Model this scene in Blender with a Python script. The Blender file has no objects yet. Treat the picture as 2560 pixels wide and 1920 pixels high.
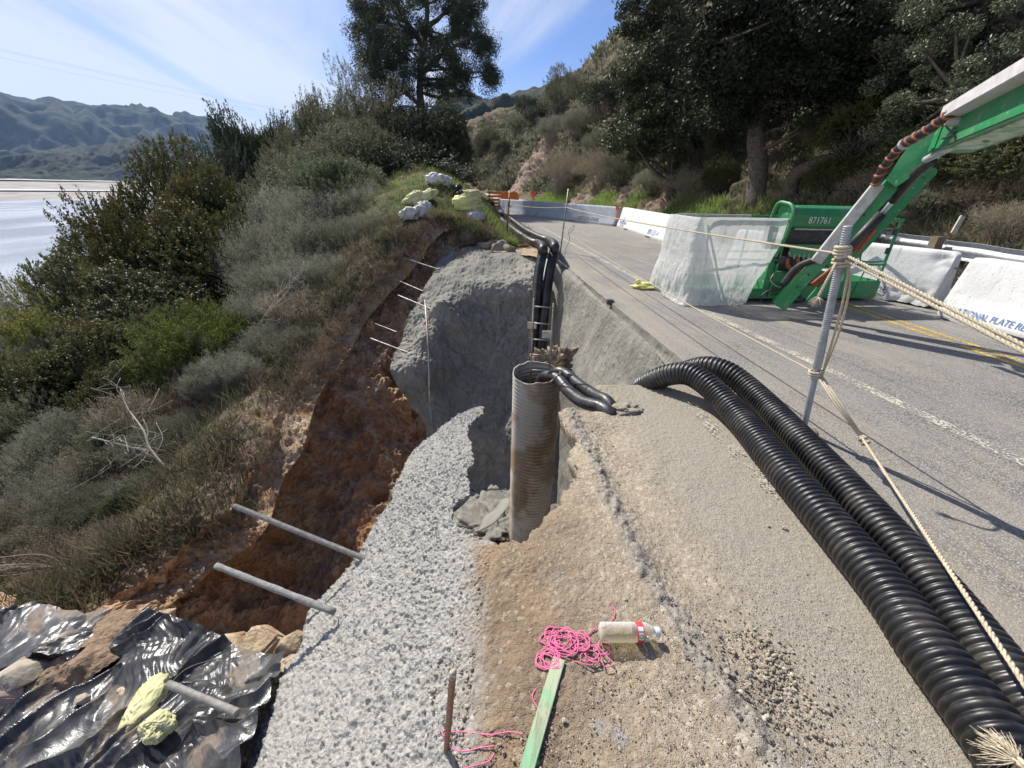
import bpy, bmesh, math, random
import numpy as np
from mathutils import Vector, Matrix, Quaternion
random.seed(7); RNG=np.random.default_rng(7)
S=bpy.context.scene; COL=S.collection
# ------------------------------------------------------------ camera
H=1.52; FPX=415.; PITCH=math.radians(25.4); ROLL=math.radians(1.4)
FW=np.array([0,math.cos(PITCH),-math.sin(PITCH)]); _r=np.array([1.,0,0]); _u=np.array([0,math.sin(PITCH),math.cos(PITCH)])
RT=math.cos(ROLL)*_r+math.sin(ROLL)*_u; UP=-math.sin(ROLL)*_r+math.cos(ROLL)*_u
cam=bpy.data.cameras.new('camera'); camo=bpy.data.objects.new('camera',cam); COL.objects.link(camo)
m=Matrix.Identity(4)
for i in range(3): m[i][0]=RT[i]; m[i][1]=UP[i]; m[i][2]=-FW[i]
m[2][3]=H; camo.matrix_world=m
cam.sensor_width=36; cam.lens=36*FPX/1024; cam.clip_start=0.05; cam.clip_end=20000
S.camera=camo
S.render.resolution_x=1024; S.render.resolution_y=768
# ------------------------------------------------------------ light
SUN_AZ=math.radians(-37); SUN_EL=math.radians(47)
TS=Vector((math.sin(SUN_AZ)*math.cos(SUN_EL),math.cos(SUN_AZ)*math.cos(SUN_EL),math.sin(SUN_EL)))
sl=bpy.data.lights.new('sun','SUN'); sl.energy=5.0; sl.angle=math.radians(.5); sl.color=(1,.95,.86)
so=bpy.data.objects.new('sun',sl); COL.objects.link(so); so.rotation_euler=TS.to_track_quat('Z','Y').to_euler()
W=bpy.data.worlds.new('World'); S.world=W; W.use_nodes=True
nt=W.node_tree; N=nt.nodes; L=nt.links; N.clear()
out=N.new('ShaderNodeOutputWorld'); bg=N.new('ShaderNodeBackground'); sky=N.new('ShaderNodeTexSky')
sky.sky_type='NISHITA'; sky.sun_disc=False; sky.sun_elevation=SUN_EL; sky.sun_rotation=SUN_AZ; sky.altitude=600; sky.air_density=1.0; sky.dust_density=.6; sky.ozone_density=1.5
bg.inputs[1].default_value=.07
# cirrus: streaks laid out on a high flat layer of air
tc=N.new('ShaderNodeTexCoord'); sep=N.new('ShaderNodeSeparateXYZ'); L.new(tc.outputs['Generated'],sep.inputs[0])
def mth(op,a,b=None,c=None):
    n=N.new('ShaderNodeMath'); n.operation=op
    for i,v in enumerate((a,b,c)):
        if v is None: continue
        if isinstance(v,(int,float)): n.inputs[i].default_value=v
        else: L.new(v,n.inputs[i])
    return n.outputs[0]
zz=mth('ADD',mth('MAXIMUM',sep.outputs[2],0.0),.035)
u=mth('DIVIDE',sep.outputs[0],zz); v=mth('DIVIDE',sep.outputs[1],zz)
cb=N.new('ShaderNodeCombineXYZ'); L.new(u,cb.inputs[0]); L.new(v,cb.inputs[1])
mp=N.new('ShaderNodeMapping'); mp.inputs['Rotation'].default_value=(0,0,0); mp.inputs['Scale'].default_value=(.95,.12,1); mp.inputs['Location'].default_value=(1.3,.35,0)
rt_=N.new('ShaderNodeMapping'); rt_.inputs['Rotation'].default_value=(0,0,math.radians(-11)); L.new(cb.outputs[0],rt_.inputs[0]); L.new(rt_.outputs[0],mp.inputs[0])
n1=N.new('ShaderNodeTexNoise'); n1.inputs['Scale'].default_value=.8; n1.inputs['Detail'].default_value=9; n1.inputs['Roughness'].default_value=.56; n1.inputs['Distortion'].default_value=.7
L.new(mp.outputs[0],n1.inputs['Vector'])
mp2=N.new('ShaderNodeMapping'); mp2.inputs['Rotation'].default_value=(0,0,0); mp2.inputs['Scale'].default_value=(.32,.09,1); mp2.inputs['Location'].default_value=(.4,2.2,0)
L.new(rt_.outputs[0],mp2.inputs[0])
n2=N.new('ShaderNodeTexNoise'); n2.inputs['Scale'].default_value=.9; n2.inputs['Detail'].default_value=4; L.new(mp2.outputs[0],n2.inputs['Vector'])
cs=mth('ADD',mth('MULTIPLY',n1.outputs[0],.62),mth('MULTIPLY',n2.outputs[0],.38))
# more veil toward the left of the heading, clearer to the right
lf=mth('MULTIPLY',sep.outputs[0],-.13)
cs=mth('ADD',cs,lf)
mr=N.new('ShaderNodeMapRange'); mr.interpolation_type='SMOOTHSTEP'; L.new(cs,mr.inputs[0]); mr.inputs[1].default_value=.425; mr.inputs[2].default_value=.60; mr.inputs[3].default_value=.0; mr.inputs[4].default_value=.95
hz=N.new('ShaderNodeMapRange'); L.new(sep.outputs[2],hz.inputs[0]); hz.inputs[1].default_value=0; hz.inputs[2].default_value=.22; hz.inputs[3].default_value=.50; hz.inputs[4].default_value=0
cf=mth('MINIMUM',mth('ADD',mr.outputs[0],hz.outputs[0]),.93)
mx=N.new('ShaderNodeMixRGB'); L.new(cf,mx.inputs[0]); 
tint=N.new('ShaderNodeMixRGB'); tint.blend_type='MULTIPLY'; tint.inputs[0].default_value=1; tint.inputs[2].default_value=(.72,.86,1.22,1); L.new(sky.outputs[0],tint.inputs[1])
L.new(tint.outputs[0],mx.inputs[1]); mx.inputs[2].default_value=(8.4,8.8,9.4,1)
L.new(mx.outputs[0],bg.inputs[0]); L.new(bg.outputs[0],out.inputs[0])
S.view_settings.view_transform='Standard'; S.view_settings.look='None'; S.view_settings.exposure=.50; S.view_settings.gamma=1
S.render.engine='CYCLES'
try: S.cycles.max_bounces=8; S.cycles.transparent_max_bounces=12
except Exception: pass
# ------------------------------------------------------------ ray helpers: photo point -> real point in the place
K=.46293
def ray(x,y): return FW+RT*(x*K-512)/FPX-UP*(y*K-384)/FPX
def G(x,y,z=0.):
    d=ray(x,y); return np.array([0,0,H])+d*((z-H)/d[2])
def P(x,y,Z): return np.array([0,0,H])+ray(x,y)*Z
# ------------------------------------------------------------ noise
def _hash(ix,iy,iz,s):
    h=(ix*374761393+iy*668265263+iz*2147483647+s*1274126177)&0xffffffff
    h=((h^(h>>13))*1274126177)&0xffffffff
    h=((h^(h>>15))*2246822519)&0xffffffff
    return ((h^(h>>16))&0xffffff)/float(0xffffff)
def vnoise(p,s=0):
    p=np.asarray(p,float); f=np.floor(p); i=f.astype(np.int64); t=p-f; t=t*t*(3-2*t)
    r=0
    for a in (0,1):
        wx=t[...,0] if a else 1-t[...,0]
        for b in (0,1):
            wy=t[...,1] if b else 1-t[...,1]
            for c in (0,1):
                wz=t[...,2] if c else 1-t[...,2]
                r=r+wx*wy*wz*_hash(i[...,0]+a,i[...,1]+b,i[...,2]+c,s)
    return r*2-1
def fbm(p,sc=1,o=4,g=.5,s=0):
    p=np.asarray(p,float)*sc; r=0; a=1
    for k in range(o): r=r+a*vnoise(p+17.3*k,s+k); p=p*2.03; a*=g
    return r
# ------------------------------------------------------------ objects
def prop(o,label=None,cat=None,group=None,kind=None):
    if label: o['label']=label
    if cat: o['category']=cat
    if group: o['group']=group
    if kind: o['kind']=kind
    return o
def link(name,me,parent=None,loc=None):
    o=bpy.data.objects.new(name,me); COL.objects.link(o)
    if parent: o.parent=parent; o.matrix_parent_inverse=parent.matrix_basis.inverted()
    if loc is not None: o.location=loc
    return o
def mesh(name,V,F,mat,smooth=False,attr=None):
    V=np.asarray(V,np.float32); me=bpy.data.meshes.new(name)
    if isinstance(F,np.ndarray):
        k=F.shape[1]; me.vertices.add(len(V)); me.vertices.foreach_set('co',V.ravel())
        me.loops.add(F.size); me.loops.foreach_set('vertex_index',F.astype(np.int32).ravel())
        me.polygons.add(len(F)); me.polygons.foreach_set('loop_start',np.arange(0,F.size,k,dtype=np.int32)); me.polygons.foreach_set('loop_total',np.full(len(F),k,np.int32))
        me.update(calc_edges=True)
    else:
        me.from_pydata([tuple(map(float,v)) for v in V],[],[tuple(f) for f in F]); me.update()
    if smooth: me.polygons.foreach_set('use_smooth',np.ones(len(me.polygons),bool))
    if attr is not None:
        for k_,val in attr.items():
            a=me.attributes.new(k_,'FLOAT','POINT'); a.data.foreach_set('value',np.asarray(val,np.float32))
    if mat is not None:
        for mm in (mat if isinstance(mat,(list,tuple)) else [mat]): me.materials.append(mm)
    return me
def obj(name,V,F,mat,parent=None,smooth=False,attr=None): return link(name,mesh(name,V,F,mat,smooth,attr),parent)
def empty(name,loc=(0,0,0),rz=0,label=None,cat=None,group=None):
    o=bpy.data.objects.new(name,None); COL.objects.link(o); o.location=[float(c) for c in loc]; o.rotation_euler=(0,0,rz); o.empty_display_size=.1
    return prop(o,label,cat,group)
class MB:
    """collects shapes into one mesh"""
    def __init__(s): s.V=[]; s.F=[]; s.n=0
    def add(s,V,F):
        V=np.asarray(V,float); s.V.append(V); s.F+= [tuple(int(i)+s.n for i in f) for f in F]; s.n+=len(V); return s
    def box(s,c,size,R=None):
        c=np.array(c,float); h=np.array(size,float)/2; b=min(h)*.12
        V=[];
        for sx in(-1,1):
            for sy in(-1,1):
                for sz in(-1,1): V.append((sx*h[0],sy*h[1],sz*h[2]))
        V=np.array(V)
        if R is not None: V=V@np.array(R).T
        return s.add(V+c,[(0,1,3,2),(4,6,7,5),(0,4,5,1),(2,3,7,6),(0,2,6,4),(1,5,7,3)])
    def beam(s,a,b,w,h,up=(0,0,1)):
        a=np.array(a,float); b=np.array(b,float); d=b-a; Ln=np.linalg.norm(d); d/=Ln
        up=np.array(up,float); x=np.cross(d,up); x/=np.linalg.norm(x); z=np.cross(x,d)
        return s.box((a+b)/2,(w,Ln,h),np.stack([x,d,z],1))
    def tube(s,pts,r,n=8,cap=True):
        pts=np.asarray(pts,float); m=len(pts); r=np.broadcast_to(np.asarray(r,float),(m,))
        t=np.gradient(pts,axis=0); t/=np.linalg.norm(t,axis=1)[:,None]+1e-12
        a=np.array([0,0,1.]) if abs(t[0][2])<.9 else np.array([1.,0,0])
        u=np.cross(t[0],a); u/=np.linalg.norm(u); U=[u]
        for i in range(1,m):
            u=U[-1]-t[i]*(U[-1]@t[i]); nn=np.linalg.norm(u); u=u/nn if nn>1e-6 else U[-1]; U.append(u)
        U=np.array(U); Wv=np.cross(t,U); th=np.arange(n)*2*math.pi/n
        V=(pts[:,None]+(U[:,None]*np.cos(th)[None,:,None]+Wv[:,None]*np.sin(th)[None,:,None])*r[:,None,None]).reshape(-1,3)
        F=[(i*n+j,i*n+(j+1)%n,(i+1)*n+(j+1)%n,(i+1)*n+j) for i in range(m-1) for j in range(n)]
        if cap: F+= [tuple(range(n))[::-1],tuple((m-1)*n+j for j in range(n))]
        return s.add(V,F)
    def lathe(s,prof,n=24,axis_o=(0,0,0),axis_d=(0,0,1)):
        d=np.array(axis_d,float); d/=np.linalg.norm(d); a=np.array([0,0,1.]) if abs(d[2])<.9 else np.array([1.,0,0])
        u=np.cross(d,a); u/=np.linalg.norm(u); w=np.cross(d,u); V=[]
        for (r,z) in prof:
            for k in range(n):
                th=2*math.pi*k/n; V.append(np.array(axis_o)+d*z+(u*math.cos(th)+w*math.sin(th))*r)
        m=len(prof); F=[(i*n+j,i*n+(j+1)%n,(i+1)*n+(j+1)%n,(i+1)*n+j) for i in range(m-1) for j in range(n)]
        return s.add(V,F)
    def prism(s,poly,y0,y1,plane='xz'):
        n=len(poly); V=[]
        for y in (y0,y1):
            for (a,b) in poly: V.append((a,y,b) if plane=='xz' else ((a,b,y) if plane=='xy' else (y,a,b)))
        return s.add(V,[tuple(range(n))[::-1],tuple(range(n,2*n))]+[(i,(i+1)%n,n+(i+1)%n,n+i) for i in range(n)])
    def build(s,name,mat,parent=None,smooth=False,bevel=0,loc=None,angle=None):
        V=np.concatenate(s.V); me=mesh(name,V,s.F,mat,smooth)
        bm=bmesh.new(); bm.from_mesh(me); bmesh.ops.recalc_face_normals(bm,faces=bm.faces)
        if bevel:
            es=[e for e in bm.edges if len(e.link_faces)==2 and e.calc_face_angle(0)>.6]
            bmesh.ops.bevel(bm,geom=es,offset=bevel,segments=2,affect='EDGES',clamp_overlap=True)
        bm.to_mesh(me); bm.free()
        if smooth and angle:
            me.set_sharp_from_angle(angle=angle)
        return link(name,me,parent,loc)
def spline(pts,n):
    """Catmull-Rom through points, n samples evenly in parameter"""
    p=np.asarray(pts,float); m=len(p); p=np.concatenate([[2*p[0]-p[1]],p,[2*p[-1]-p[-2]]])
    t=np.linspace(0,m-1-1e-9,n); i=t.astype(int); f=(t-i)[:,None] if p.ndim==2 else (t-i)
    if p.ndim==3: f=(t-i)[:,None,None]
    a,b,c,d=p[i],p[i+1],p[i+2],p[i+3]
    return .5*((2*b)+(c-a)*f+(2*a-5*b+4*c-d)*f*f+(3*b-a-3*c+d)*f**3)
def even(pts,step):
    q=spline(pts,len(pts)*40); s_=np.concatenate([[0],np.cumsum(np.linalg.norm(np.diff(q,axis=0),axis=1))])
    n=max(3,int(s_[-1]/step)); t=np.linspace(0,s_[-1],n)
    return np.stack([np.interp(t,s_,q[:,k]) for k in range(q.shape[1])],1)
def gridfaces(nr,nc):
    i=np.arange(nr-1)[:,None]*nc+np.arange(nc-1)[None]; i=i.ravel()
    return np.stack([i,i+1,i+nc+1,i+nc],1)
def gnormals(g):
    du=np.gradient(g,axis=0); dv=np.gradient(g,axis=1); n=np.cross(dv,du); n/=np.linalg.norm(n,axis=2)[...,None]+1e-9
    return n
def densify(ctrl,nr,nc):
    g=spline(np.asarray(ctrl,float),nr); return np.transpose(spline(np.transpose(g,(1,0,2)),nc),(1,0,2))
# ------------------------------------------------------------ materials
class MT:
    def __init__(s,name):
        s.m=bpy.data.materials.new(name); s.m.use_nodes=True; s.nt=s.m.node_tree; s.N=s.nt.nodes; s.N.clear()
        s.out=s.N.new('ShaderNodeOutputMaterial'); s.b=s.N.new('ShaderNodeBsdfPrincipled'); s.l(s.b.outputs[0],s.out.inputs[0]); s._tc=None
    def l(s,a,b): s.nt.links.new(a,b)
    def obj(s):
        if not s._tc: s._tc=s.N.new('ShaderNodeTexCoord')
        return s._tc.outputs['Object']
    def map(s,scale=(1,1,1),rot=(0,0,0),loc=(0,0,0),src=None):
        r=s.N.new('ShaderNodeMapping'); r.inputs['Rotation'].default_value=rot; s.l(src or s.obj(),r.inputs[0])
        n=s.N.new('ShaderNodeMapping'); n.inputs['Scale'].default_value=scale; n.inputs['Location'].default_value=loc; s.l(r.outputs[0],n.inputs[0]); return n.outputs[0]
    def noise(s,scale,detail=4,rough=.55,dist=0,vec=None,col=False):
        n=s.N.new('ShaderNodeTexNoise'); n.inputs['Scale'].default_value=scale; n.inputs['Detail'].default_value=detail; n.inputs['Roughness'].default_value=rough; n.inputs['Distortion'].default_value=dist
        s.l(vec or s.obj(),n.inputs['Vector']); return n.outputs[1 if col else 0]
    def vor(s,scale,feat='F1',vec=None,o='Distance',rnd=1):
        n=s.N.new('ShaderNodeTexVoronoi'); n.feature=feat; n.inputs['Scale'].default_value=scale; n.inputs['Randomness'].default_value=rnd; s.l(vec or s.obj(),n.inputs['Vector']); return n.outputs[o]
    def wave(s,scale,vec=None,dist=0):
        n=s.N.new('ShaderNodeTexWave'); n.inputs['Scale'].default_value=scale; n.inputs['Distortion'].default_value=dist; s.l(vec or s.obj(),n.inputs['Vector']); return n.outputs[1]
    def rng(s,v,a,b,c=0,d=1,sm=False):
        n=s.N.new('ShaderNodeMapRange'); s.l(v,n.inputs[0]); n.inputs[1].default_value=a; n.inputs[2].default_value=b; n.inputs[3].default_value=c; n.inputs[4].default_value=d
        if sm: n.interpolation_type='SMOOTHSTEP'
        return n.outputs[0]
    def math(s,op,a,b=0.,c=None):
        n=s.N.new('ShaderNodeMath'); n.operation=op
        for i,v in enumerate((a,b,c)):
            if v is None: continue
            if isinstance(v,(int,float)): n.inputs[i].default_value=v
            else: s.l(v,n.inputs[i])
        return n.outputs[0]
    def mix(s,f,a,b,mode='MIX'):
        n=s.N.new('ShaderNodeMixRGB'); n.blend_type=mode
        for i,v in enumerate((f,a,b)):
            if isinstance(v,(int,float)): n.inputs[i].default_value=v
            elif isinstance(v,tuple): n.inputs[i].default_value=(*v[:3],1)
            else: s.l(v,n.inputs[i])
        return n.outputs[0]
    def attr(s,name):
        n=s.N.new('ShaderNodeAttribute'); n.attribute_name=name; return n.outputs['Fac']
    def xyz(s,src=None):
        n=s.N.new('ShaderNodeSeparateXYZ'); s.l(src or s.obj(),n.inputs[0]); return n.outputs
    def rand(s): return s.N.new('ShaderNodeObjectInfo').outputs['Random']
    def set(s,k,v):
        i=s.b.inputs[k]
        if isinstance(v,(int,float)): i.default_value=v
        elif isinstance(v,tuple): i.default_value=(*v[:3],1)
        else: s.l(v,i)
        return s
    def bump(s,h,strength=.5,dist=.02,chain=None):
        n=s.N.new('ShaderNodeBump'); n.inputs['Strength'].default_value=strength; n.inputs['Distance'].default_value=dist; s.l(h,n.inputs['Height'])
        if chain: s.l(chain,n.inputs['Normal'])
        s.l(n.outputs[0],s.b.inputs['Normal']); return n.outputs[0]
def basic(name,c1,c2=None,sc=8,rough=.6,bump=0,bsc=60,bd=.004,metal=0,spec=.5,detail=5,lo=.38,hi=.62,coat=0):
    m=MT(name); c2=c2 or tuple(x*.75 for x in c1)
    n=m.noise(sc,detail,.6); col=m.mix(m.rng(n,lo,hi),c1,c2); m.set('Base Color',col).set('Metallic',metal).set('Specular IOR Level',spec)
    m.set('Roughness',m.rng(m.noise(sc*2.3,3),.3,.7,max(rough-.1,.03),min(rough+.12,1)))
    if bump: m.bump(m.noise(bsc,4,.6),bump,bd)
    return m.m
def textmesh(txt,size,extrude=.001,align='CENTER',bold=0,sx=1):
    c=bpy.data.curves.new('lettering','FONT'); c.body=txt; c.size=size; c.extrude=extrude; c.align_x=align; c.align_y='CENTER'; c.offset=bold
    o=bpy.data.objects.new('lettering',c); COL.objects.link(o); bpy.context.view_layer.update()
    dg=bpy.context.evaluated_depsgraph_get(); me=bpy.data.meshes.new_from_object(o.evaluated_get(dg)); bpy.data.objects.remove(o)
    if sx!=1: me.transform(Matrix.Diagonal((sx,1,1,1)))
    return me
def place_text(name,txt,size,mat,parent,origin,xdir,ydir,bold=0,sx=1):
    me=textmesh(txt,size,.001,bold=bold,sx=sx); me.materials.clear(); me.materials.append(mat)
    x=Vector(xdir).normalized(); y=Vector(ydir); y=(y-x*y.dot(x)).normalized(); z=x.cross(y)
    M=Matrix((x,y,z)).transposed().to_4x4(); M.translation=Vector(origin); me.transform(M)
    return link(name,me,parent)
# ============================================================ ground materials
def ground_mat(kind):
    """road / shoulder: asphalt, dusty asphalt, tan and brown dirt, grey sprayed concrete; masks follow the place itself"""
    m=MT('ground_'+kind); X=m.xyz(); x=X[0]; y=X[1]
    big=m.noise(1.3,5,.6,.4); med=m.noise(5,5,.6); fine=m.noise(60,4,.7); grit=m.noise(230,3,.8)
    # asphalt
    pv=m.vor(120,'F1'); stone=m.vor(120,'F1',o='Color')
    sx=m.xyz(stone)[0]
    asp=m.mix(m.rng(sx,.1,.95),(.085,.082,.078),(.47,.45,.42)); asp=m.mix(m.rng(pv,.3,.6,0,.75),asp,(.09,.087,.083))
    asp=m.mix(m.rng(big,.35,.65,0,.5),asp,(.27,.255,.23))
    # streaks of tyre-borne dust along the road (heads 10 degrees left)
    st=m.noise(1.0,5,.65,0,m.map((5.5,.35,1),(0,0,math.radians(-9.5))))
    s2=m.noise(1.0,4,.6,0,m.map((1.2,.5,1),(0,0,math.radians(-9.5))))
    if kind=='road':
        # distance from fog line: dusty near the pit side
        lat=m.math('ADD',x,m.math('MULTIPLY',y,.155))
        dust=m.math('ADD',m.rng(lat,3.4,1.6,0,.75),m.rng(st,.45,.68,-.15,.55))
        dust=m.math('MULTIPLY',m.math('ADD',dust,m.rng(s2,.4,.65,-.25,.3)),m.rng(fine,.2,.65,.45,1.1))
        dc=m.mix(med,(.40,.335,.245),(.29,.25,.195))
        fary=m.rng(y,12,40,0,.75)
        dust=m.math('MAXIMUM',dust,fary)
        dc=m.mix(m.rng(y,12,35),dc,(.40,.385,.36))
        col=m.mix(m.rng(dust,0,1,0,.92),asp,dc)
        # skid marks, tar lines
        col=m.mix(m.rng(m.noise(1,3,.5,0,m.map((9,.12,1),(0,0,math.radians(-9.5)))),.66,.72,0,.35),col,(.05,.05,.052))
        m.set('Base Color',col).set('Roughness',.86)
        b=m.bump(m.rng(pv,.1,.6,1,0),.45,.004); m.bump(fine,.25,.004,b)
        return m.m
    # shoulder
    xw=m.math('ADD',x,m.math('MULTIPLY',m.math('SUBTRACT',med,.5),.22)); xw=m.math('ADD',xw,m.math('MULTIPLY',m.math('SUBTRACT',big,.5),.35))
    # boundaries lean with the berm
    ln=m.math('ADD',xw,m.math('MULTIPLY',m.math('SUBTRACT',y,1.),.06))
    g1=m.vor(75,'F1'); g2=m.vor(200,'F1'); gcol=m.vor(75,'F1',o='Color'); gr=m.xyz(gcol)
    brown=m.mix(m.rng(med,.35,.65),(.19,.138,.09),(.275,.205,.138))
    brown=m.mix(m.rng(grit,.45,.7),brown,(.17,.125,.085))
    pale=m.mix(m.rng(gr[0],.3,1),brown,(.40,.35,.28)); brown=m.mix(m.rng(gr[1],.72,.86,0,.8),brown,pale)
    orange=m.rng(m.noise(2.6,4,.6),.52,.68,0,.65); brown=m.mix(orange,brown,(.36,.235,.13))
    tan=m.mix(m.rng(med,.3,.7),(.365,.302,.222),(.28,.232,.172)); tan=m.mix(m.rng(grit,.5,.72,0,.7),tan,(.22,.18,.135))
    tan=m.mix(m.rng(st,.5,.66,0,.6),tan,(.47,.395,.29))
    tan=m.mix(m.rng(gr[2],.80,.9,0,.7),tan,(.5,.45,.37))
    dasp=m.mix(.62,asp,(.36,.31,.24))
    grey=m.mix(m.rng(g2,.1,.6),(.46,.448,.42),(.28,.27,.25)); grey=m.mix(m.rng(gr[0],.55,.9,0,.5),grey,(.54,.525,.495)); grey=m.mix(m.rng(fine,.54,.68,0,.85),grey,(.24,.235,.225))
    col=m.mix(m.rng(ln,.12,.55),brown,tan)
    far=m.math('ADD',m.rng(m.math('ADD',ln,m.math('MULTIPLY',fine,.3)),.85,1.25),0)
    col=m.mix(far,col,dasp)
    # grey broken asphalt berm crossing the dirt
    bl=m.math('ABSOLUTE',m.math('ADD',m.math('SUBTRACT',m.math('ADD',x,m.math('MULTIPLY',m.math('SUBTRACT',med,.5),.10)),.66),m.math('MULTIPLY',m.math('SUBTRACT',y,1.3),.0)))
    bl=m.attr('berm')
    bm_=m.math('MULTIPLY',m.rng(bl,.25,.8),m.rng(fine,.3,.6,.35,1))
    col=m.mix(m.math('MULTIPLY',bm_,.55),col,m.mix(m.rng(gr[1],0,1),(.14,.135,.13),(.36,.35,.33)))
    # grey patches
    sp=m.rng(m.noise(4.5,5,.6),.62,.68,0,.8); col=m.mix(m.math('MULTIPLY',sp,m.rng(ln,.9,.3)),col,m.mix(g1,(.42,.42,.41),(.2,.2,.195)))
    shot=m.rng(m.math('ADD',ln,m.math('MULTIPLY',m.math('SUBTRACT',fine,.5),.14)),-.05,-.19)
    col=m.mix(shot,col,grey)
    m.set('Base Color',col).set('Roughness',.9).set('Specular IOR Level',.3)
    b=m.bump(m.rng(g1,0,.6,1,0),m.rng(ln,.3,1.1,.8,.22) if False else .4,.006); b=m.bump(m.rng(g2,0,.6,1,0),.6,.004,b); m.bump(grit,.5,.003,b)
    return m.m
M_ROAD=ground_mat('road'); M_SHO=ground_mat('shoulder')
def earth_mat():
    m=MT('cut_earth'); big=m.noise(.9,6,.62,.5); med=m.noise(4,6,.65,.3); st=m.vor(22); sc=m.vor(22,o='Color'); fine=m.noise(45,4,.7); Z=m.xyz()[2]
    c=m.mix(m.rng(big,.40,.60),(.40,.215,.105),(.34,.225,.14)); c=m.mix(m.rng(med,.5,.66),c,(.50,.37,.25)); c=m.mix(m.rng(med,.44,.3,0,.6),c,(.21,.13,.075))
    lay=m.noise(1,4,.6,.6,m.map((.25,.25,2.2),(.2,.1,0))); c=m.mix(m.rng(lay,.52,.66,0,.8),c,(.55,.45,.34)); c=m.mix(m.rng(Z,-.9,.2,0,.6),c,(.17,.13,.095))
    c=m.mix(m.math('MULTIPLY',m.rng(m.xyz(sc)[0],.80,.86,0,.6),m.rng(m.noise(1.6,3,.6),.5,.6)),c,(.50,.43,.34)); c=m.mix(m.rng(fine,.3,.5,.4,0),c,(.11,.065,.035))
    m.set('Base Color',c).set('Roughness',.95).set('Specular IOR Level',.2)
    b=m.bump(m.rng(st,0,.5,1,0),.7,.03); b=m.bump(med,.8,.06,b); m.bump(fine,.7,.012,b); return m.m
M_EARTH=earth_mat()
def shot_mat():
    m=MT('sprayed_concrete_wall'); big=m.noise(.8,5,.6,.4); med=m.noise(5,5,.6); fine=m.noise(70,4,.7); v=m.vor(60)
    c=m.mix(m.rng(big,.35,.65),(.165,.16,.14),(.26,.247,.215)); c=m.mix(m.rng(med,.5,.7,0,.5),c,(.34,.315,.27)); c=m.mix(m.rng(fine,.55,.75,0,.6),c,(.13,.125,.11))
    dr=m.noise(1,5,.6,0,m.map((3.2,3.2,.25))); c=m.mix(m.rng(dr,.55,.7,0,.45),c,(.35,.33,.29)); c=m.mix(m.rng(m.vor(1.1,'DISTANCE_TO_EDGE',m.map((1,1,1),src=m.noise(1.2,3,.6,col=True))),.0,.015,.6,0),c,(.1,.1,.095))
    m.set('Base Color',c).set('Roughness',.92).set('Specular IOR Level',.3)
    b=m.bump(m.rng(v,0,.5,1,0),.35,.012); b=m.bump(med,.6,.04,b); m.bump(fine,.5,.008,b); return m.m
M_SHOT=shot_mat()
def slope_mat(name,rocky=0.):
    m=MT(name); big=m.noise(.35,6,.62,.4); med=m.noise(2.2,6,.65); fine=m.noise(22,5,.7); cr=m.noise(1,6,.7,1.0,m.map((1.6,1.6,.5),(.3,.5,.2)))
    soil=m.mix(m.rng(med,.35,.65),(.16,.12,.08),(.24,.185,.125)); soil=m.mix(m.rng(fine,.5,.7),soil,(.32,.26,.19))
    grass=m.mix(m.rng(fine,.35,.65),(.08,.085,.04),(.16,.145,.08)); c=m.mix(m.rng(big,.42,.55),grass,soil)
    if rocky: c=m.mix(.35,c,(.07,.065,.04))
    if not rocky:
        og=m.mix(m.rng(med,.4,.62),(.42,.24,.11),(.50,.38,.26)); og=m.mix(m.rng(cr,.42,.34,0,.7),og,(.2,.12,.06)); c=m.mix(m.attr('bare'),c,og)
    if rocky:
        rk=m.mix(m.rng(cr,.38,.58),(.17,.10,.075),(.34,.26,.20)); rk=m.mix(m.rng(fine,.5,.7),rk,(.46,.41,.34)); rk=m.mix(m.rng(cr,.44,.36,0,.9),rk,(.05,.035,.028))
        c=m.mix(m.rng(m.math('ADD',m.math('MULTIPLY',med,.35),m.attr('rock')),.45,.62),c,rk)
    m.set('Base Color',c).set('Roughness',.95).set('Specular IOR Level',.2)
    b=m.bump(med,.8,.15); b=m.bump(cr,.9 if rocky else .3,.25,b); m.bump(fine,.8,.05,b); return m.m
M_SLOPE=slope_mat('brush_slope'); M_HILL=slope_mat('rocky_hillside',1.)
def spread(n,a,b): return np.linspace(a,b,n)
# ============================================================ road
fogA=G(1165,540); fogB=G(1600,1000)
def fogx(y): return fogA[0]+(fogB[0]-fogA[0])*(y-fogA[1])/(fogB[1]-fogA[1])
RA=G(1207,562); RB=G(1486,786)          # top edge of the pit's road-side wall
ydir=np.array([-math.sin(math.radians(9.6)),math.cos(math.radians(9.6)),0]) # along the road
xdir=np.array([ydir[1],-ydir[0],0])
HWR=G(1165,549); HWL=G(958,526)
ys=np.concatenate([np.linspace(-4,2.9,12),np.linspace(RB[1],RA[1],14),np.linspace(HWR[1]+.05,20,8),np.linspace(24,60,10),np.linspace(66,130,9)])
def curve(y): return -0.0022*max(0,y-45)**2     # the road bends left far off
def left_edge(y):
    if y<RB[1]: return 1.80 if y<2 else 1.80+(RB[0]-1.80)*(y-2)/(RB[1]-2)
    if y<=RA[1]+1e-6: return RB[0]+(RA[0]-RB[0])*(y-RB[1])/(RA[1]-RB[1])
    return fogx(y)-.12+curve(y)
def right_edge(y): return 9.3-.02*max(0,y)-.155*max(y,0)+curve(y)+.35
def road_z(y): return max(0,y-20)*.010
rows=[]
for y in ys:
    a,b=left_edge(y),right_edge(y); rows.append([(a+(b-a)*t,y,road_z(y)) for t in (0,.25,.5,.75,1)])
rg=np.array(rows); o=obj('road',rg.reshape(-1,3),gridfaces(*rg.shape[:2]),M_ROAD); prop(o,kind='structure')
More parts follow.
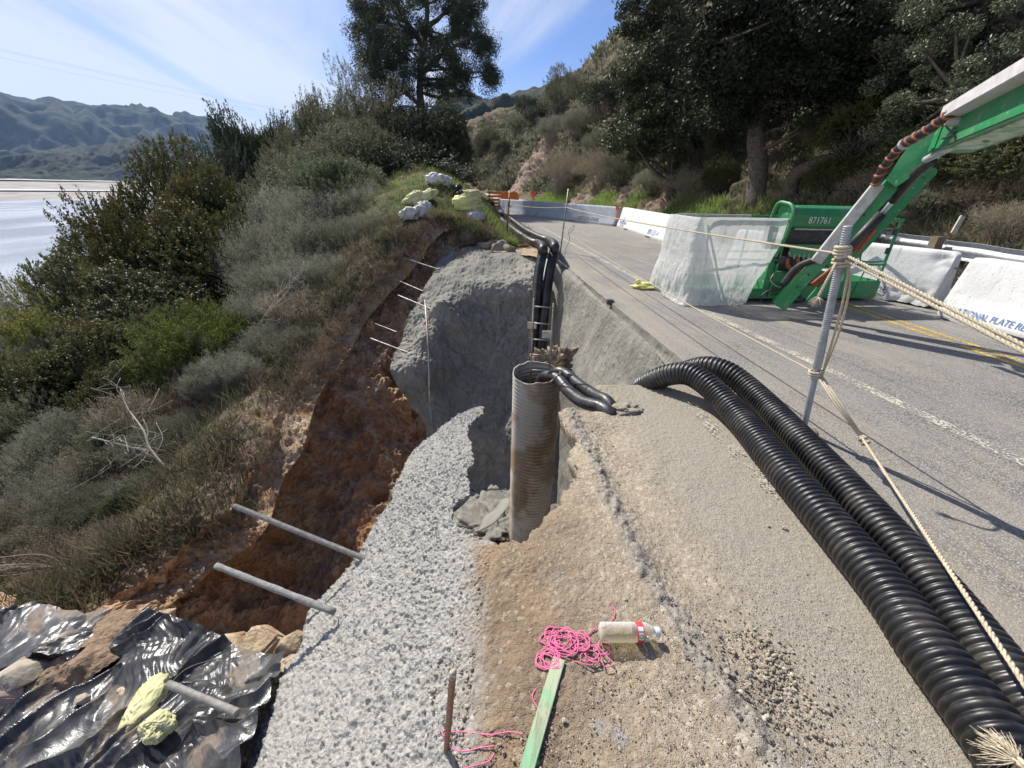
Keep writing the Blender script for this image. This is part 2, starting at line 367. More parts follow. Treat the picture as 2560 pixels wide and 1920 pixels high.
# painted lines as thin sheets
def paint_mat(name,c,th):
    m=MT(name); n=m.noise(55,5,.75); n2=m.noise(5,4,.6); k=m.math('ADD',n,m.math('MULTIPLY',n2,.45))
    tr=m.N.new('ShaderNodeBsdfTransparent'); mx_=m.N.new('ShaderNodeMixShader'); m.l(m.rng(k,th,th+.05),mx_.inputs[0]); m.l(tr.outputs[0],mx_.inputs[1]); m.l(m.b.outputs[0],mx_.inputs[2]); m.l(mx_.outputs[0],m.out.inputs[0])
    m.set('Base Color',m.mix(m.rng(n2,.3,.7),c,tuple(v*.75 for v in c))).set('Roughness',.7); return m.m
M_WH=paint_mat('worn_white_paint',(.66,.62,.52),.72); M_WH2=paint_mat('faded_white_paint',(.56,.52,.44),.78); M_YE=paint_mat('worn_yellow_paint',(.78,.50,.07),.70)
def stripe(name,fx,y0,y1,w,mat,z=.004):
    yy=np.linspace(y0,y1,60); V=[]
    for y in yy: V+= [(fx(y)-w/2,y,road_z(y)+z),(fx(y)+w/2,y,road_z(y)+z)]
    o=obj(name,V,gridfaces(60,2),mat); return prop(o,kind='structure')
w1,w2,w3=G(1140,475),G(1560,690),G(2212,1000)
def lane(y):
    pts=sorted([tuple(w1[:2]),tuple(G(1350,588)[:2]),tuple(w2[:2]),tuple(w3[:2])],key=lambda p:p[1]); X=[p[0] for p in pts]; Y=[p[1] for p in pts]
    if y<Y[0]: return X[0]-(Y[0]-y)*(X[1]-X[0])/(Y[1]-Y[0])*1.0
    if y>Y[-1]: return X[-1]-(y-Y[-1])*.16
    return float(np.interp(y,Y,X))
stripe('white_lane_line',lane,-1,19,.12,M_WH)
stripe('fog_line',lambda y:fogx(y)+curve(y),RA[1]+.7,100,.10,M_WH); stripe('worn_fog_line',lambda y:fogx(y)+.02,1.75,2.95,.10,M_WH2,.022)
yA,yB=G(1850,668),G(2212,790); sl_=(yA[0]-yB[0])/(yA[1]-yB[1])
for k in (-.09,.09): stripe('yellow_centre_line',lambda y,k=k:yB[0]+sl_*(y-yB[1])+k+.03,-1,14,.085,M_YE)
# ============================================================ dirt shoulder with the ragged hole, and the sprayed-concrete slab running down to the left
XC=-.20
def berm_c(y): return np.interp(y,[-.5,.3,.6,1.0,1.5,2.0,2.6,3],[1.08,.95,.86,.72,.6,.55,.5,.45])
def zsurf(x,y):
    x=np.asarray(x,float); y=np.asarray(y,float); k=7.
    z=-np.log1p(np.exp(np.clip(-(x-XC)*k,-40,40)))/k*1.0
    b=np.exp(-((x-berm_c(y)+.05)/.06)**2)*.022*(1+.8*np.sin(y*7.3)*np.sin(y*3.1+1)); step=.018/(1+np.exp((x-berm_c(y))/.03))
    dip=-.02*np.exp(-((x-berm_c(y)-.14)/.07)**2)
    fade=1/(1+np.exp(-(2.9-y)/.1))
    return z+(b+step+dip)*fade
def relief(p,amp=1.):
    xs=p[...,0]; sh=1/(1+np.exp((xs+.19+.05*vnoise(p*6,4))/.05))
    a=fbm(p,2.2,3,.5,1)*.016+fbm(p,9,3,.5,3)*.006
    g=fbm(p,46,3,.6,9); g2=fbm(p,95,2,.6,5)
    road=1/(1+np.exp(-(xs-.95)/.08))
    return amp*(a*(1-.8*road)+ (np.maximum(g,-.3)*.0135+np.maximum(g2,-.35)*.0065)*sh + (g*.0032+g2*.002)*(1-sh)*(1-.6*road))
def on_surf(x,y,zf=zsurf):
    d=ray(x,y); c=np.array([0,0,H]); t=.5
    lo,hi=.2,8
    for _ in range(40):
        t=(lo+hi)/2; q=c+d*t
        if q[2]>zf(q[0],q[1]): lo=t
        else: hi=t
    return c+d*t
# --- slab: rows from the tip of the fin to behind the camera
LR=[((1041,877),(1047,880)),((985,898),(1032,905)),((930,940),(1010,935)),((887,985),(1015,975)),((866,1030),(1022,1000)),((850,1062),(1008,1030)),((845,1085),(1010,1060)),((815,1120),(978,1092)),((790,1163),(975,1125)),((765,1200),(1020,1150)),((725,1240),(1075,1180)),((690,1280),(1085,1230)),((660,1315),(1085,1290)),((645,1380),(1080,1360)),((612,1430),(1075,1450)),((560,1550),(1065,1560)),((510,1659),(1050,1680)),((440,1800),(1040,1850))]
NI=9
ctrl=[]
for i,(l,r) in enumerate(LR):
    row=[]
    for t in np.linspace(0,1,NI): row.append(on_surf(l[0]+(r[0]-l[0])*t,l[1]+(r[1]-l[1])*t))
    ctrl.append(row)
g=densify(ctrl,900,330); 
# ragged right edge of the fin, then displacement
n_=np.array([-.5,0,.86]); side=g[:,-1]-g[:,0]; side/=np.linalg.norm(side,axis=1)[:,None]+1e-9
fin=np.clip((560-np.arange(900))/60.,0,1)          # rows belonging to the free fin
rag=(fbm(g[:,-1],7,3,.6,11)*.045+fbm(g[:,-1],28,3,.6,12)*.02)*fin
tt=np.linspace(0,1,330)[None,:,None]**6
g=g+side[:,None]*rag[:,None,None]*tt
ragL=(fbm(g[:,0],5,3,.5,15)*.02)*np.clip(np.arange(900)/60.,0,1)
g=g+side[:,None]*ragL[:,None,None]*(1-np.linspace(0,1,330)[None,:,None])**6
g=g+n_*relief(g)[...,None]*1.0
ci=np.interp(np.arange(900),[0,420,520,640,760,900],[-10,-5,26,52,70,84])[:,None]+fbm(g,2,3,.5,19)*10; cj=np.arange(330)[None]
g=g-n_*((.045/(1+np.exp(np.clip((cj-ci)/3.,-40,40))))*np.clip((np.arange(900)-430)/80.,0,1)[:,None]+.02*np.exp(-((cj-ci-26)/2.5)**2)*np.clip((np.arange(900)-640)/60.,0,1)[:,None])[...,None]
# the lip dips under the dirt shoulder past the fin
lo_=np.clip((np.arange(900)-540)/40.,0,1)[:,None]*np.clip((np.arange(330)[None]-285)/40.,0,1)*.03
g[...,2]-=lo_
def skirt(edge,steps,rough=.03):
    out_=[]
    for (dx,dy,dz) in steps:
        e=edge+np.array([dx,dy,dz]); e=e+np.stack([fbm(e,9,3,.6,21),fbm(e,9,3,.6,22),fbm(e,9,3,.6,23)],1)*rough*min(1,abs(dz)*4); out_.append(e)
    return out_
_f=np.clip((np.arange(900)-330)/240.,.035,1)[:,None]
Ls=[g[:,0]+(q_-g[:,0])*_f for q_ in skirt(g[:,0],[(-.01,0,-.04),(.0,0,-.12),(.04,0,-.35),(.06,0,-.8),(.1,0,-1.6),(.1,0,-3.2)])]
Rs=skirt(g[:,-1],[(0,0,-.03),(-.03,0,-.07),(-.08,0,-.13),(-.14,.0,-.2),(-.24,0,-.32),(-.35,0,-.5)],.05)
cols=[Ls[k][:,None] for k in range(5,-1,-1)]+[g]+[r[:,None] for r in Rs]
g=np.concatenate(cols,1)
sb=obj('concrete_slab',g.reshape(-1,3),gridfaces(*g.shape[:2])[:,::-1],M_SHO,smooth=True,attr={'berm':np.zeros(g.shape[0]*g.shape[1])}); prop(sb,'sloping slab of rough grey sprayed concrete ending in a jagged fin over the pit','concrete slab')
# --- dirt shoulder
rim=[(1506,826),(1440,829),(1370,829),(1292,827),(1300,845),(1327,872),(1322,884),(1275,884),(1228,886),(1214,905),(1222,930),(1242,952),(1232,995),(1244,1030),(1222,1065),(1205,1098),(1170,1125),(1132,1162),(1095,1163),(1062,1180)]
R0=[G(*q) for q in rim]
outer=[(2.05,2.93),(2.1,2.75),(2.1,2.55),(2.1,2.3),(2.1,2.1),(2.1,1.9),(2.1,1.75),(2.1,1.6),(2.1,1.4),(2.1,1.2),(2.1,1.0),(2.1,.75),(2.1,.5),(2.1,.2),(2.1,-.1),(2.1,-.5),(1.6,-.9),(1.0,-.9),(.4,-.9),(-.22,-.9)]
nu,nv=760,420
ri=spline(R0,nu); oi=spline(np.array([(a,b,0) for a,b in outer]),nu)
# ragged rim
d_=oi-ri; d_/=np.linalg.norm(d_,axis=1)[:,None]
w_=np.clip(np.arange(nu)/40.-3,0,1)
ri=ri+d_*((fbm(ri,6,3,.6,31)*.03+fbm(ri,26,3,.65,32)*.016)*w_)[:,None]
tv=np.linspace(0,1,nv)**1.45
g=ri[:,None]+(oi-ri)[:,None]*tv[None,:,None]
be=np.exp(-((g[...,0]-berm_c(g[...,1])+.03+fbm(g,4,3,.5,8)*.03)/.06)**2)*np.clip((2.95-g[...,1])/.3,0,1)
g[...,2]=zsurf(g[...,0],g[...,1])
lip=np.clip(np.linalg.norm(g-ri[:,None],axis=2)/.08,0,1)
g[...,2]+=relief(g)-.02*(1-lip)**2+.004+be*fbm(g,30,2,.6,40)*.012
edge_dn=np.clip((g[...,0]-1.72)/.3,0,1)**2; g[...,2]=g[...,2]*(1-edge_dn)-.02*edge_dn
sk=[]
for q in [(.01,-.04),(.03,-.09),(.12,-.15),(.26,-.3),(.38,-.8),(.45,-1.8),(.5,-3.9)]:
    e=g[:,0]+d_*q[0]; e=e+np.array([0,0,q[1]]); e=e+np.stack([fbm(e,8,3,.6,21),fbm(e,8,3,.6,22),fbm(e,8,3,.6,23)],1)*.06*min(1,abs(q[1])*3); sk.append(e[:,None])
g=np.concatenate([s_ for s_ in sk[::-1]]+[g],1)
be=np.concatenate([np.zeros((nu,7)),be],1)
o=obj('dirt_shoulder',g.reshape(-1,3),gridfaces(*g.shape[:2]),M_SHO,smooth=True,attr={'berm':be.ravel()}); prop(o,kind='structure')
# ============================================================ pit: headwall, road-side wall
hw=[[G(955,524,.02),G(1000,531,.03),G(1060,540,.0),G(1110,547,.02),G(1170,549,0)],
 [P(935,590,9.9),P(985,600,9.5),P(1045,600,9.3),P(1105,600,9.1),P(1175,600,9.0)],
 [P(893,660,9.0),P(950,675,8.7),P(1020,680,9.0),P(1090,680,9.0),P(1180,680,8.9)],
 [P(862,730,8.4),P(915,745,8.1),P(1000,745,8.8),P(1080,745,8.9),P(1185,745,8.8)],
 [P(843,797,7.9),P(915,800,7.9),P(990,810,8.5),P(1070,810,8.7),P(1190,810,8.7)],
 [P(880,868,7.9),P(930,880,7.9),P(1000,890,8.3),P(1070,890,8.4),P(1200,890,8.5)],
 [P(918,933,7.8),P(950,950,7.7),P(1010,960,8.0),P(1080,960,8.1),P(1215,960,8.2)],
 [P(925,1080,7.4),P(970,1080,7.5),P(1030,1080,7.6),P(1090,1080,7.7),P(1230,1080,7.7)],
 [P(915,1180,6.5),P(970,1180,6.5),P(1040,1180,6.5),P(1100,1180,6.5),P(1250,1180,6.5)],
 [P(890,1320,5.5),P(970,1320,5.5),P(1040,1320,5.5),P(1100,1320,5.5),P(1260,1320,5.5)]]
g=densify(hw,420,300); n=gnormals(g); fl=np.clip((np.arange(420)-330)/40.,0,1)[:,None]
ed=np.clip(np.arange(420)/14.,0,1)[:,None]
g=g+n*((fbm(g,.9,3,.5,51)*.12+fbm(g,3.5,3,.5,52)*.04+np.abs(fbm(g,7,3,.6,55))*.032+fbm(g,18,3,.6,53)*.014+fl*fbm(g,5,4,.6,54)*.10)*(.25+.75*ed))[...,None]
# spur of concrete sprayed round an anchor
c0=P(948,665,8.6); dd=np.linalg.norm((g-c0)*np.array([1,1,1.4]),axis=2); g=g+n*(-.0+.22*np.exp(-(dd/.28)**2)*(1+.3*fbm(g,6,3,.6,56)))[...,None]*(1 if n[100,150,1]<0 else -1)
top=g[0]+np.array([.05,.25,.0]); top2=g[0]+np.array([.1,1.2,-.05])
g=np.concatenate([top2[None],top[None],g],0)
o=obj('pit_headwall',g.reshape(-1,3),gridfaces(*g.shape[:2])[:,::-1],M_SHOT,smooth=True); prop(o,'tall shaded grey sprayed concrete headwall closing the far end of the pit','retaining wall')
# road-side wall
a=RB+(RB-RA)*.14; b=RA+(RA-RB)*.05; nn=np.cross(b-a,[0,0,1.]); nn/=np.linalg.norm(nn); nn=nn if nn[0]<0 else -nn
rw=[]
for (dz,off) in [(0,0),(-.10,.0),(-.13,.05),(-.5,.12),(-1.1,.25),(-1.8,.36),(-2.6,.42),(-3.9,.5)]:
    rw.append([a+(b-a)*t+nn*(off+ (.10*math.sin(t*7)+.05)*min(1,-dz))+np.array([0,0,dz-.005]) for t in np.linspace(0,1,7)])
g=densify(rw,300,520); n=gnormals(g); ed=np.clip((np.arange(300)-44)/20.,0,1)[:,None]
g=g+n*((fbm(g,.8,2,.5,61)*.08+fbm(g*np.array([1,1,.6]),4,3,.5,62)*.016+np.abs(fbm(g,16,3,.6,63))*.009)*ed+(1-ed)*fbm(g,9,3,.5,64)*.006)[...,None]
o=obj('pit_side_wall',g.reshape(-1,3),gridfaces(*g.shape[:2])[:,::-1],M_SHOT,smooth=True); prop(o,'sunlit sprayed concrete wall under the cut edge of the road','retaining wall')
# small square stub set in the road edge
q=G(1318,652); MB().box(q+np.array([0,0,.0]),(.10,.10,.07)).build('edge_bracket',basic('dark_steel',(.06,.06,.065),rough=.6,bump=.3),None,bevel=.008)
prop(bpy.data.objects['edge_bracket'],'small dark square steel block on the cut edge of the road','bracket')
# ledge between shoulder and side wall (end of the side wall, below the hoses)
lw=[[G(1506,826)+np.array([x_,y_,z_]) for x_ in (-1.0,-.6,-.2,.15,.4)] for (y_,z_) in ((.0,-.06),(.02,-.5),(.1,-1.5),(.2,-3.9))]
g=densify(lw,60,80); g[...,1]+=fbm(g,4,3,.5,66)*.05
# ============================================================ eroded scarp
sc=[[(40,1400,3.7),(60,1420,3.7),(80,1450,3.7),(120,1500,3.6)],
 [(200,1320,3.95),(240,1335,4.0),(280,1350,4.1),(320,1430,4.0)],
 [(300,1250,4.3),(335,1285,4.6),(380,1340,4.6),(430,1430,4.3)],
 [(380,1190,4.6),(430,1250,5.0),(480,1320,5.1),(540,1430,4.6)],
 [(450,1148,4.8),(500,1210,5.5),(565,1290,5.6),(645,1430,4.8)],
 [(500,1095,5.0),(560,1140,6.0),(640,1240,6.1),(720,1380,5.2)],
 [(540,1005,5.6),(610,1040,6.6),(700,1130,6.9),(800,1300,6.0)],
 [(588,940,6.0),(655,960,7.1),(760,1040,7.5),(880,1200,6.6)],
 [(625,845,6.9),(690,880,7.7),(800,960,8.0),(930,1100,7.5)],
 [(657,790,7.4),(730,825,8.0),(835,895,8.2),(960,1020,8.2)],
 [(692,752,7.8),(755,785,8.3),(850,840,8.3),(965,930,8.5)],
 [(716,720,8.1),(770,730,8.8),(850,790,8.7),(955,870,8.7)],
 [(760,650,8.8),(805,680,9.4),(865,725,9.2),(955,800,9.2)],
 [(820,590,9.4),(855,620,10.0),(903,655,9.8),(965,720,9.7)],
 [(878,532,10.1),(898,560,10.7),(937,595,10.4),(985,650,10.1)],
 [(896,500,10.3),(930,528,10.9),(957,552,10.7),(1010,600,10.5)],
 [(945,468,10.9),(972,500,11.5),(985,522,11.3),(1040,560,11.0)],
 [(1008,474,11.3),(1022,500,11.6),(1037,515,11.3),(1072,550,10.9)],
 [(1066,508,11.2),(1078,520,11.3),(1092,530,11.0),(1122,560,10.6)]]
ctrl=[[P(*q) for q in r] for r in sc]; ridge=[r[0] for r in ctrl]
g=densify(ctrl,620,300); n=gnormals(g); wv=np.linspace(0,1,300)[None]; wi=np.clip(wv*6,0.55,1)
rill=fbm(g*np.array([1,1,.35]),2.2,4,.55,71)
g=g+n*((rill*.17+fbm(g,5,4,.6,72)*.085+np.abs(fbm(g,13,3,.6,73))*.04)*wi)[...,None]
o=obj('eroded_bank',g.reshape(-1,3),gridfaces(*g.shape[:2]),M_EARTH,smooth=True); prop(o,kind='structure')
# ============================================================ slope down to the lake (left)
outl=-xdir
offs=[-.35,.35,.8,1.6,3,5,8,13,22,40,70,120]; drops=[-.30,-.02,-.12,-.5,-1.25,-2.3,-3.7,-6.2,-10.5,-18,-29,-45]
rowsL=[]
for k,yb in enumerate((-9,-4)):
    r=[]
    for o_,d in zip(offs,drops): r.append(np.array([-3.2-k*.3,yb+2,-1.9])+outl*o_+np.array([0,0,d]))
    rowsL.append(r)
for rp in ridge: rowsL.append([rp+outl*o_+np.array([0,0,d*(1 if o_>2 else 1)+(-.0)]) for o_,d in zip(offs,drops)])
mb_=[(12.3,.10,[0,.03,.06,.2,.1,-.5,-2,-5,-9.5]),(14,0,[0,.04,.15,.85,1.35,.8,-1.8,-4.6,-9]),(17,0,[0,.04,.15,.9,1.6,1.4,-1.1,-4,-8.6]),(21,0,[0,.05,.18,.9,1.7,1.7,-.3,-3,-8]),(27,0,[0,.1,.4,.9,1.5,1.5,.8,-1.5,-7]),(36,0,[0,.1,.4,.9,1.5,1.8,1.4,-.5,-5]),(50,0,[0,.1,.4,.9,1.5,1.8,1.6,0,-4]),(75,0,[0,.1,.4,.9,1.5,2,2,1,-2]),(120,0,[0,.1,.4,.9,1.5,2,3,3,2])]
for (yy,dx,pr) in mb_:
    x0=left_edge(yy)+dx; r=[]
    for i,o_ in enumerate(offs):
        d=pr[i] if i<len(pr) else drops[i]+2
        r.append(np.array([x0,yy,road_z(yy)-.01])+outl*o_+np.array([0,0,d]))
    rowsL.append(r)
g=densify(rowsL,700,420); n=gnormals(g); wv=np.clip(np.linspace(0,11,420)[None]/1.5,0,1)
dist=np.linalg.norm(g[:,:1]-g,axis=2)
g=g+n*((fbm(g,.5,3,.5,81)*.25*np.clip(dist/4,0,1)+fbm(g,3,4,.55,82)*.05*np.clip(dist/.6,0,1)+fbm(g,14,3,.6,83)*.015*np.clip(dist/.2,0,1)+np.clip(1.3-dist/1.,0,1)*(fbm(g,3.5,3,.6,84)*.07+np.abs(fbm(g,11,4,.6,85))*.055)))[...,None]
SLOPE_G=g.copy()
_ri=np.arange(700)[:,None]/700.; _ci=np.arange(420)[None]
BARE=np.clip(1.25-dist/ (.55+.35*fbm(g[:,:1],1.2,3,.5,86)),0,1)*(dist>=-1)*np.clip((.50-_ri)/.08,0,1)+np.clip(1-dist/.5,0,1)*np.clip((_ri-.42)/.08,0,1)*np.clip((.75-_ri)/.05,0,1)
BARE=np.clip(BARE,0,1)
o=obj('brush_slope',g.reshape(-1,3),gridfaces(*g.shape[:2]),M_SLOPE,smooth=True,attr={'bare':BARE.ravel()}); prop(o,kind='structure')
def slope_z(x,y):
    d=(SLOPE_G[...,0]-x)**2+(SLOPE_G[...,1]-y)**2; i=np.argmin(d); return SLOPE_G.reshape(-1,3)[i,2]
# shelf of dirt behind the headwall
pp=[HWL+np.array([-.5,.3,0]),HWL,G(1060,540),HWR,RA+np.array([0,0,0]),RA+np.array([.05,.5,0]),np.array([left_edge(11.5)+.3,11.5,0]),np.array([left_edge(13)+.3,13,0]),np.array([-1.2,13,0.])]
cen=np.array([-.35,11.0,0]); ring=spline(np.array(pp+[pp[0]]),200); tv=np.linspace(1,0,60)
g=cen+(ring-cen)[:,None]*tv[None,:,None]; g[...,2]=.012+fbm(g,3,4,.5,90)*.03*np.clip((1-tv)[None]*6,.15,1)+fbm(g,20,3,.5,91)*.006
o=obj('dirt_shelf',g.reshape(-1,3),gridfaces(200,60)[:,::-1],basic('tan_dirt',(.44,.33,.22),(.30,.23,.16),sc=3,rough=.95,bump=.6,bsc=40,bd=.01,spec=.2),smooth=True); prop(o,kind='structure')
# ============================================================ right hillside
def base_x(y): return right_edge(y)-.3
hr=[]; ho=[0,1.2,3,6,10,16,24,34,46,60,90]; hh=[0,.5,2.2,5.0,8.5,14.5,22,29.5,33,33,25]
for y in (-10,-3,3,9,15,22,30,42,56,72,92,115,150,210):
    k=.72 if y<5 else (1.0 if y<22 else 1.12 if y<60 else 1.05 if y<80 else .92 if y<100 else .72)
    r=[]
    for a_,b_ in zip(ho,hh):
        yy=min(y,110); x0=base_x(yy)+(-.55*(y-yy))
        r.append(np.array([x0,y,road_z(yy)])+xdir*a_+np.array([0,0,b_*k*1]))
    hr.append(r)
g=densify(hr,620,360); n=gnormals(g); n=n*np.sign(n[...,2:3]+1e-9); d0=np.linalg.norm(g[:,:1]-g,axis=2)
gul=fbm(g*np.array([.5,1,.2]),.22,4,.55,95)
g=g+n*((gul*1.4+fbm(g,.7,4,.6,96)*.45)*np.clip(d0/5,0,1)+np.abs(fbm(g*np.array([1,1,.6]),2.1,4,.6,97))*.30*np.clip(d0/1.5,0,1))[...,None]
HILL_G=g.copy()
_H=HILL_G.reshape(-1,3); _v=_H-np.array([0,0,H]); _Z=_v@FW; ok=_Z>2; _H=_H[ok]; _v=_v[ok]; _Z=_Z[ok]; _X=((_v@RT)/_Z*FPX+512)/K; _Y=(-(_v@UP)/_Z*FPX+384)/K
def hill_hit(x,y):
    d=(_X-x)**2+(_Y-y)**2; c=np.where(d<max(d.min()*1.01,60))[0]; return _H[c[np.argmin(_Z[c])]],_Z[c].min()
rock=np.zeros(g.shape[:2])
for x_,y_,r_ in ((1120,385,40),(1150,345,45),(1185,300,40),(1215,268,25),(1100,400,30),(1240,420,40),(1290,415,30),(1430,425,45),(1480,400,50),(1530,430,45),(1400,380,30),(1045,290,25),(1660,420,50),(1340,420,30)):
    c_,z_=hill_hit(x_,y_); rock=np.maximum(rock,np.exp(-(np.linalg.norm(g-c_,axis=2)/(r_*K/FPX*z_))**2))
ROCKA=rock
o=obj('hillside',g.reshape(-1,3),gridfaces(*g.shape[:2])[:,::-1],M_HILL,smooth=True,attr={'rock':rock.ravel()}); prop(o,kind='structure')
def hill_pt(y,off):
    r=np.argmin(np.abs(HILL_G[:,0,1]-y)); row=HILL_G[r]; d=np.linalg.norm(row[:,:2]-row[0,:2],axis=1); return row[np.argmin(np.abs(d-off))]
# ============================================================ far land and water
M_FAR=MT('far_mountain'); _m=M_FAR; b_=_m.noise(.012,7,.65,.3); f_=_m.noise(.07,5,.7)
_c=_m.mix(_m.rng(b_,.4,.6),(.022,.034,.024),(.085,.09,.058)); _c=_m.mix(_m.rng(f_,.5,.62,0,.8),_c,(.03,.04,.022)); _m.set('Base Color',_c).set('Roughness',1).set('Specular IOR Level',.1); _m.bump(f_,.6,6)
def range_(name,az0,az1,d0,d1,prof,base=-30,amp=60,seed=0,n1=420,n2=150,mat=None):
    az=np.radians(np.linspace(az0,az1,n1))[:,None]; t=np.linspace(0,1,n2)[None]; dd=d0+(d1-d0)*t
    hgt=np.interp(np.linspace(az0,az1,n1),[p[0] for p in prof],[p[1] for p in prof])[:,None]
    x=np.sin(az)*dd; y=np.cos(az)*dd; s_=np.sin(t*math.pi/2)**.9
    z=base+(hgt-base)*s_; p=np.stack([x,y,z],2); q=p*np.array([1,1,0]); sc_=3.2/(d1-d0)
    rid=1-np.abs(fbm(q,sc_,5,.5,seed)); rid2=1-np.abs(fbm(q,sc_*3,4,.5,seed+9))
    p[...,2]+=((rid-.75)*amp+(rid2-.7)*amp*.35)*np.sin(np.clip(t*1.15,0,1)*math.pi)**.8+fbm(q,sc_*9,3,.6,seed+3)*amp*.07
    o=obj(name,p.reshape(-1,3),gridfaces(n1,n2),mat or M_FAR.m,smooth=True); return prop(o,kind='structure')
def el(y,x=100):   # world elevation angle tangent of a photo point
    d=ray(x,y); return d[2]/math.hypot(d[0],d[1])
def azd(x,y): d=ray(x,y); return math.degrees(math.atan2(d[0],d[1]))
D=3600; pr=[(azd(x,y),H+D*el(y,x)) for x,y in [(-250,170),(-120,190),(0,207),(60,222),(130,228),(200,240),(300,246),(380,258),(440,272),(500,300),(620,330),(800,340)]]
pr=sorted(pr); range_('mountains',pr[0][0],pr[-1][0],1900,D,pr,amp=150,seed=3)
D=1750; pr=sorted([(azd(x,y),H+D*el(y,x)) for x,y in [(-250,370),(-100,358),(0,346),(80,332),(160,322),(240,312),(330,300),(420,300),(520,310),(700,330)]])
range_('near_shore_hill',pr[0][0],pr[-1][0],1300,D,pr,base=-7,amp=40,seed=13)
D=620; pr=sorted([(azd(x,y),H+D*el(y,x)) for x,y in [(930,260),(970,232),(1010,226),(1060,228),(1110,215),(1250,180)]])
range_('far_ridge',pr[0][0],pr[-1][0],240,D,pr,base=0,amp=30,seed=23,n1=200)
# lake
m=MT('lake_water'); w=m.noise(1,6,.65,.5,m.map((.5,.16,1),(0,0,math.radians(15)))); w2=m.noise(1,3,.6,0,m.map((.02,.006,1))); m.set('Base Color',(.36,.40,.46)).set('Roughness',m.rng(w2,.4,.6,.16,.3)).set('Specular IOR Level',.6).set('IOR',1.33); m.bump(w,.5,.35)
LZ=-30
o=obj('lake',[(-2600,20,LZ),(-60,20,LZ),(200,2400,LZ),(-2600,2400,LZ)],[(0,1,2,3)],m.m); prop(o,kind='structure')
m=MT('mud_flat'); n=m.noise(1,5,.6,.2,m.map((.004,.03,1),(0,0,math.radians(35)))); m.set('Base Color',m.mix(m.rng(n,.4,.6),(.22,.19,.16),(.36,.33,.29))).set('Roughness',.9)
M_MUD=m.m
def arc(name,d0,d1,z0,z1,mat,a0=-78,a1=-20):
    V=[]
    for a_ in np.radians(np.linspace(a0,a1,60)):
        for (dd,zz_) in ((d0+25*math.sin(a_*9),z0),(d1,z1)): V.append((math.sin(a_)*dd,math.cos(a_)*dd,zz_))
    o=obj(name,V,gridfaces(60,2)[:,::-1],mat); return prop(o,kind='structure')
arc('mud_flat',950,1330,LZ-.5,-5.5,M_MUD)
M_SPIT=basic('pale_sand',(.6,.58,.55),(.5,.48,.45),sc=.02,rough=.9)
arc('sand_bar',1080,1093,-20.5,-19.4,M_SPIT); arc('dam_road',1290,1310,-7.0,-5.4,M_SPIT)

# ============================================================ object materials
M_HOSE=MT('black_plastic_pipe'); _d=M_HOSE.noise(5,5,.6); _d2=M_HOSE.noise(40,4,.7)
M_HOSE.set('Base Color',M_HOSE.mix(M_HOSE.rng(_d,.47,.70,0,.6),(.012,.012,.014),(.11,.098,.08))).set('Roughness',M_HOSE.rng(_d2,.3,.7,.32,.5)).set('Specular IOR Level',.55); M_HOSE.bump(_d2,.12,.002); M_HOSE=M_HOSE.m
M_HOSE2=basic('taped_black_hose',(.018,.018,.02),(.05,.05,.05),sc=12,rough=.38,bump=.5,bsc=40,bd=.006)
def galv(name,c=(.42,.44,.46),thread=0,axis=2,rust=0):
    m=MT(name); n=m.noise(14,5,.6); f=m.noise(90,3,.6); col=m.mix(m.rng(n,.35,.65),c,tuple(v*.72 for v in c))
    if rust: col=m.mix(m.rng(m.noise(9,5,.65),.5-.3*rust,.7-.3*rust),col,(.20,.10,.05))
    m.set('Base Color',col).set('Metallic',.55).set('Roughness',m.rng(f,.3,.7,.38,.6)); m.bump(f,.25,.002); return m.m
M_GALV=galv('galvanised_steel'); M_RUSTY=galv('rusty_rod',(.30,.24,.2),rust=.8); M_ROD=galv('grey_rod',(.34,.33,.31),rust=.12)
M_CRUST=basic('concrete_crusted_bar',(.29,.285,.27),(.19,.185,.175),sc=30,rough=.9,bump=.9,bsc=120,bd=.006)
M_ROPE=MT('tan_rope'); _t=M_ROPE.wave(38,M_ROPE.map((1,1,1),(.5,.7,.3)),1.5); _n=M_ROPE.noise(160,3,.7)
M_ROPE.set('Base Color',M_ROPE.mix(M_ROPE.rng(_n,.35,.65),(.62,.54,.40),(.36,.30,.21))).set('Roughness',.9); M_ROPE.bump(_n,.6,.003); M_ROPE=M_ROPE.m
M_CORD=basic('dark_cord',(.20,.17,.14),(.12,.10,.08),sc=40,rough=.9)
M_PINK=basic('pink_string',(.80,.16,.33),(.62,.15,.28),sc=60,rough=.7)
M_YBAG=basic('yellow_woven_plastic',(.72,.70,.20),(.60,.60,.28),sc=10,rough=.55,bump=.5,bsc=150,bd=.002)
M_PBAG=basic('pale_yellow_fabric',(.60,.58,.33),(.48,.46,.22),sc=7,rough=.7,bump=.6,bsc=70,bd=.004)
M_WBAG=basic('dirty_white_fabric',(.62,.61,.58),(.42,.40,.37),sc=6,rough=.7,bump=.5,bsc=50,bd=.005)
M_ROCK=MT('stone'); _n=M_ROCK.noise(9,6,.65,.4); _r=M_ROCK.rand(); M_ROCK.set('Base Color',M_ROCK.mix(M_ROCK.rng(_n,.35,.65),(.50,.45,.37),(.27,.22,.16))).set('Roughness',.9).set('Specular IOR Level',.25); M_ROCK.bump(M_ROCK.noise(40,5,.7),.7,.012); M_ROCK=M_ROCK.m
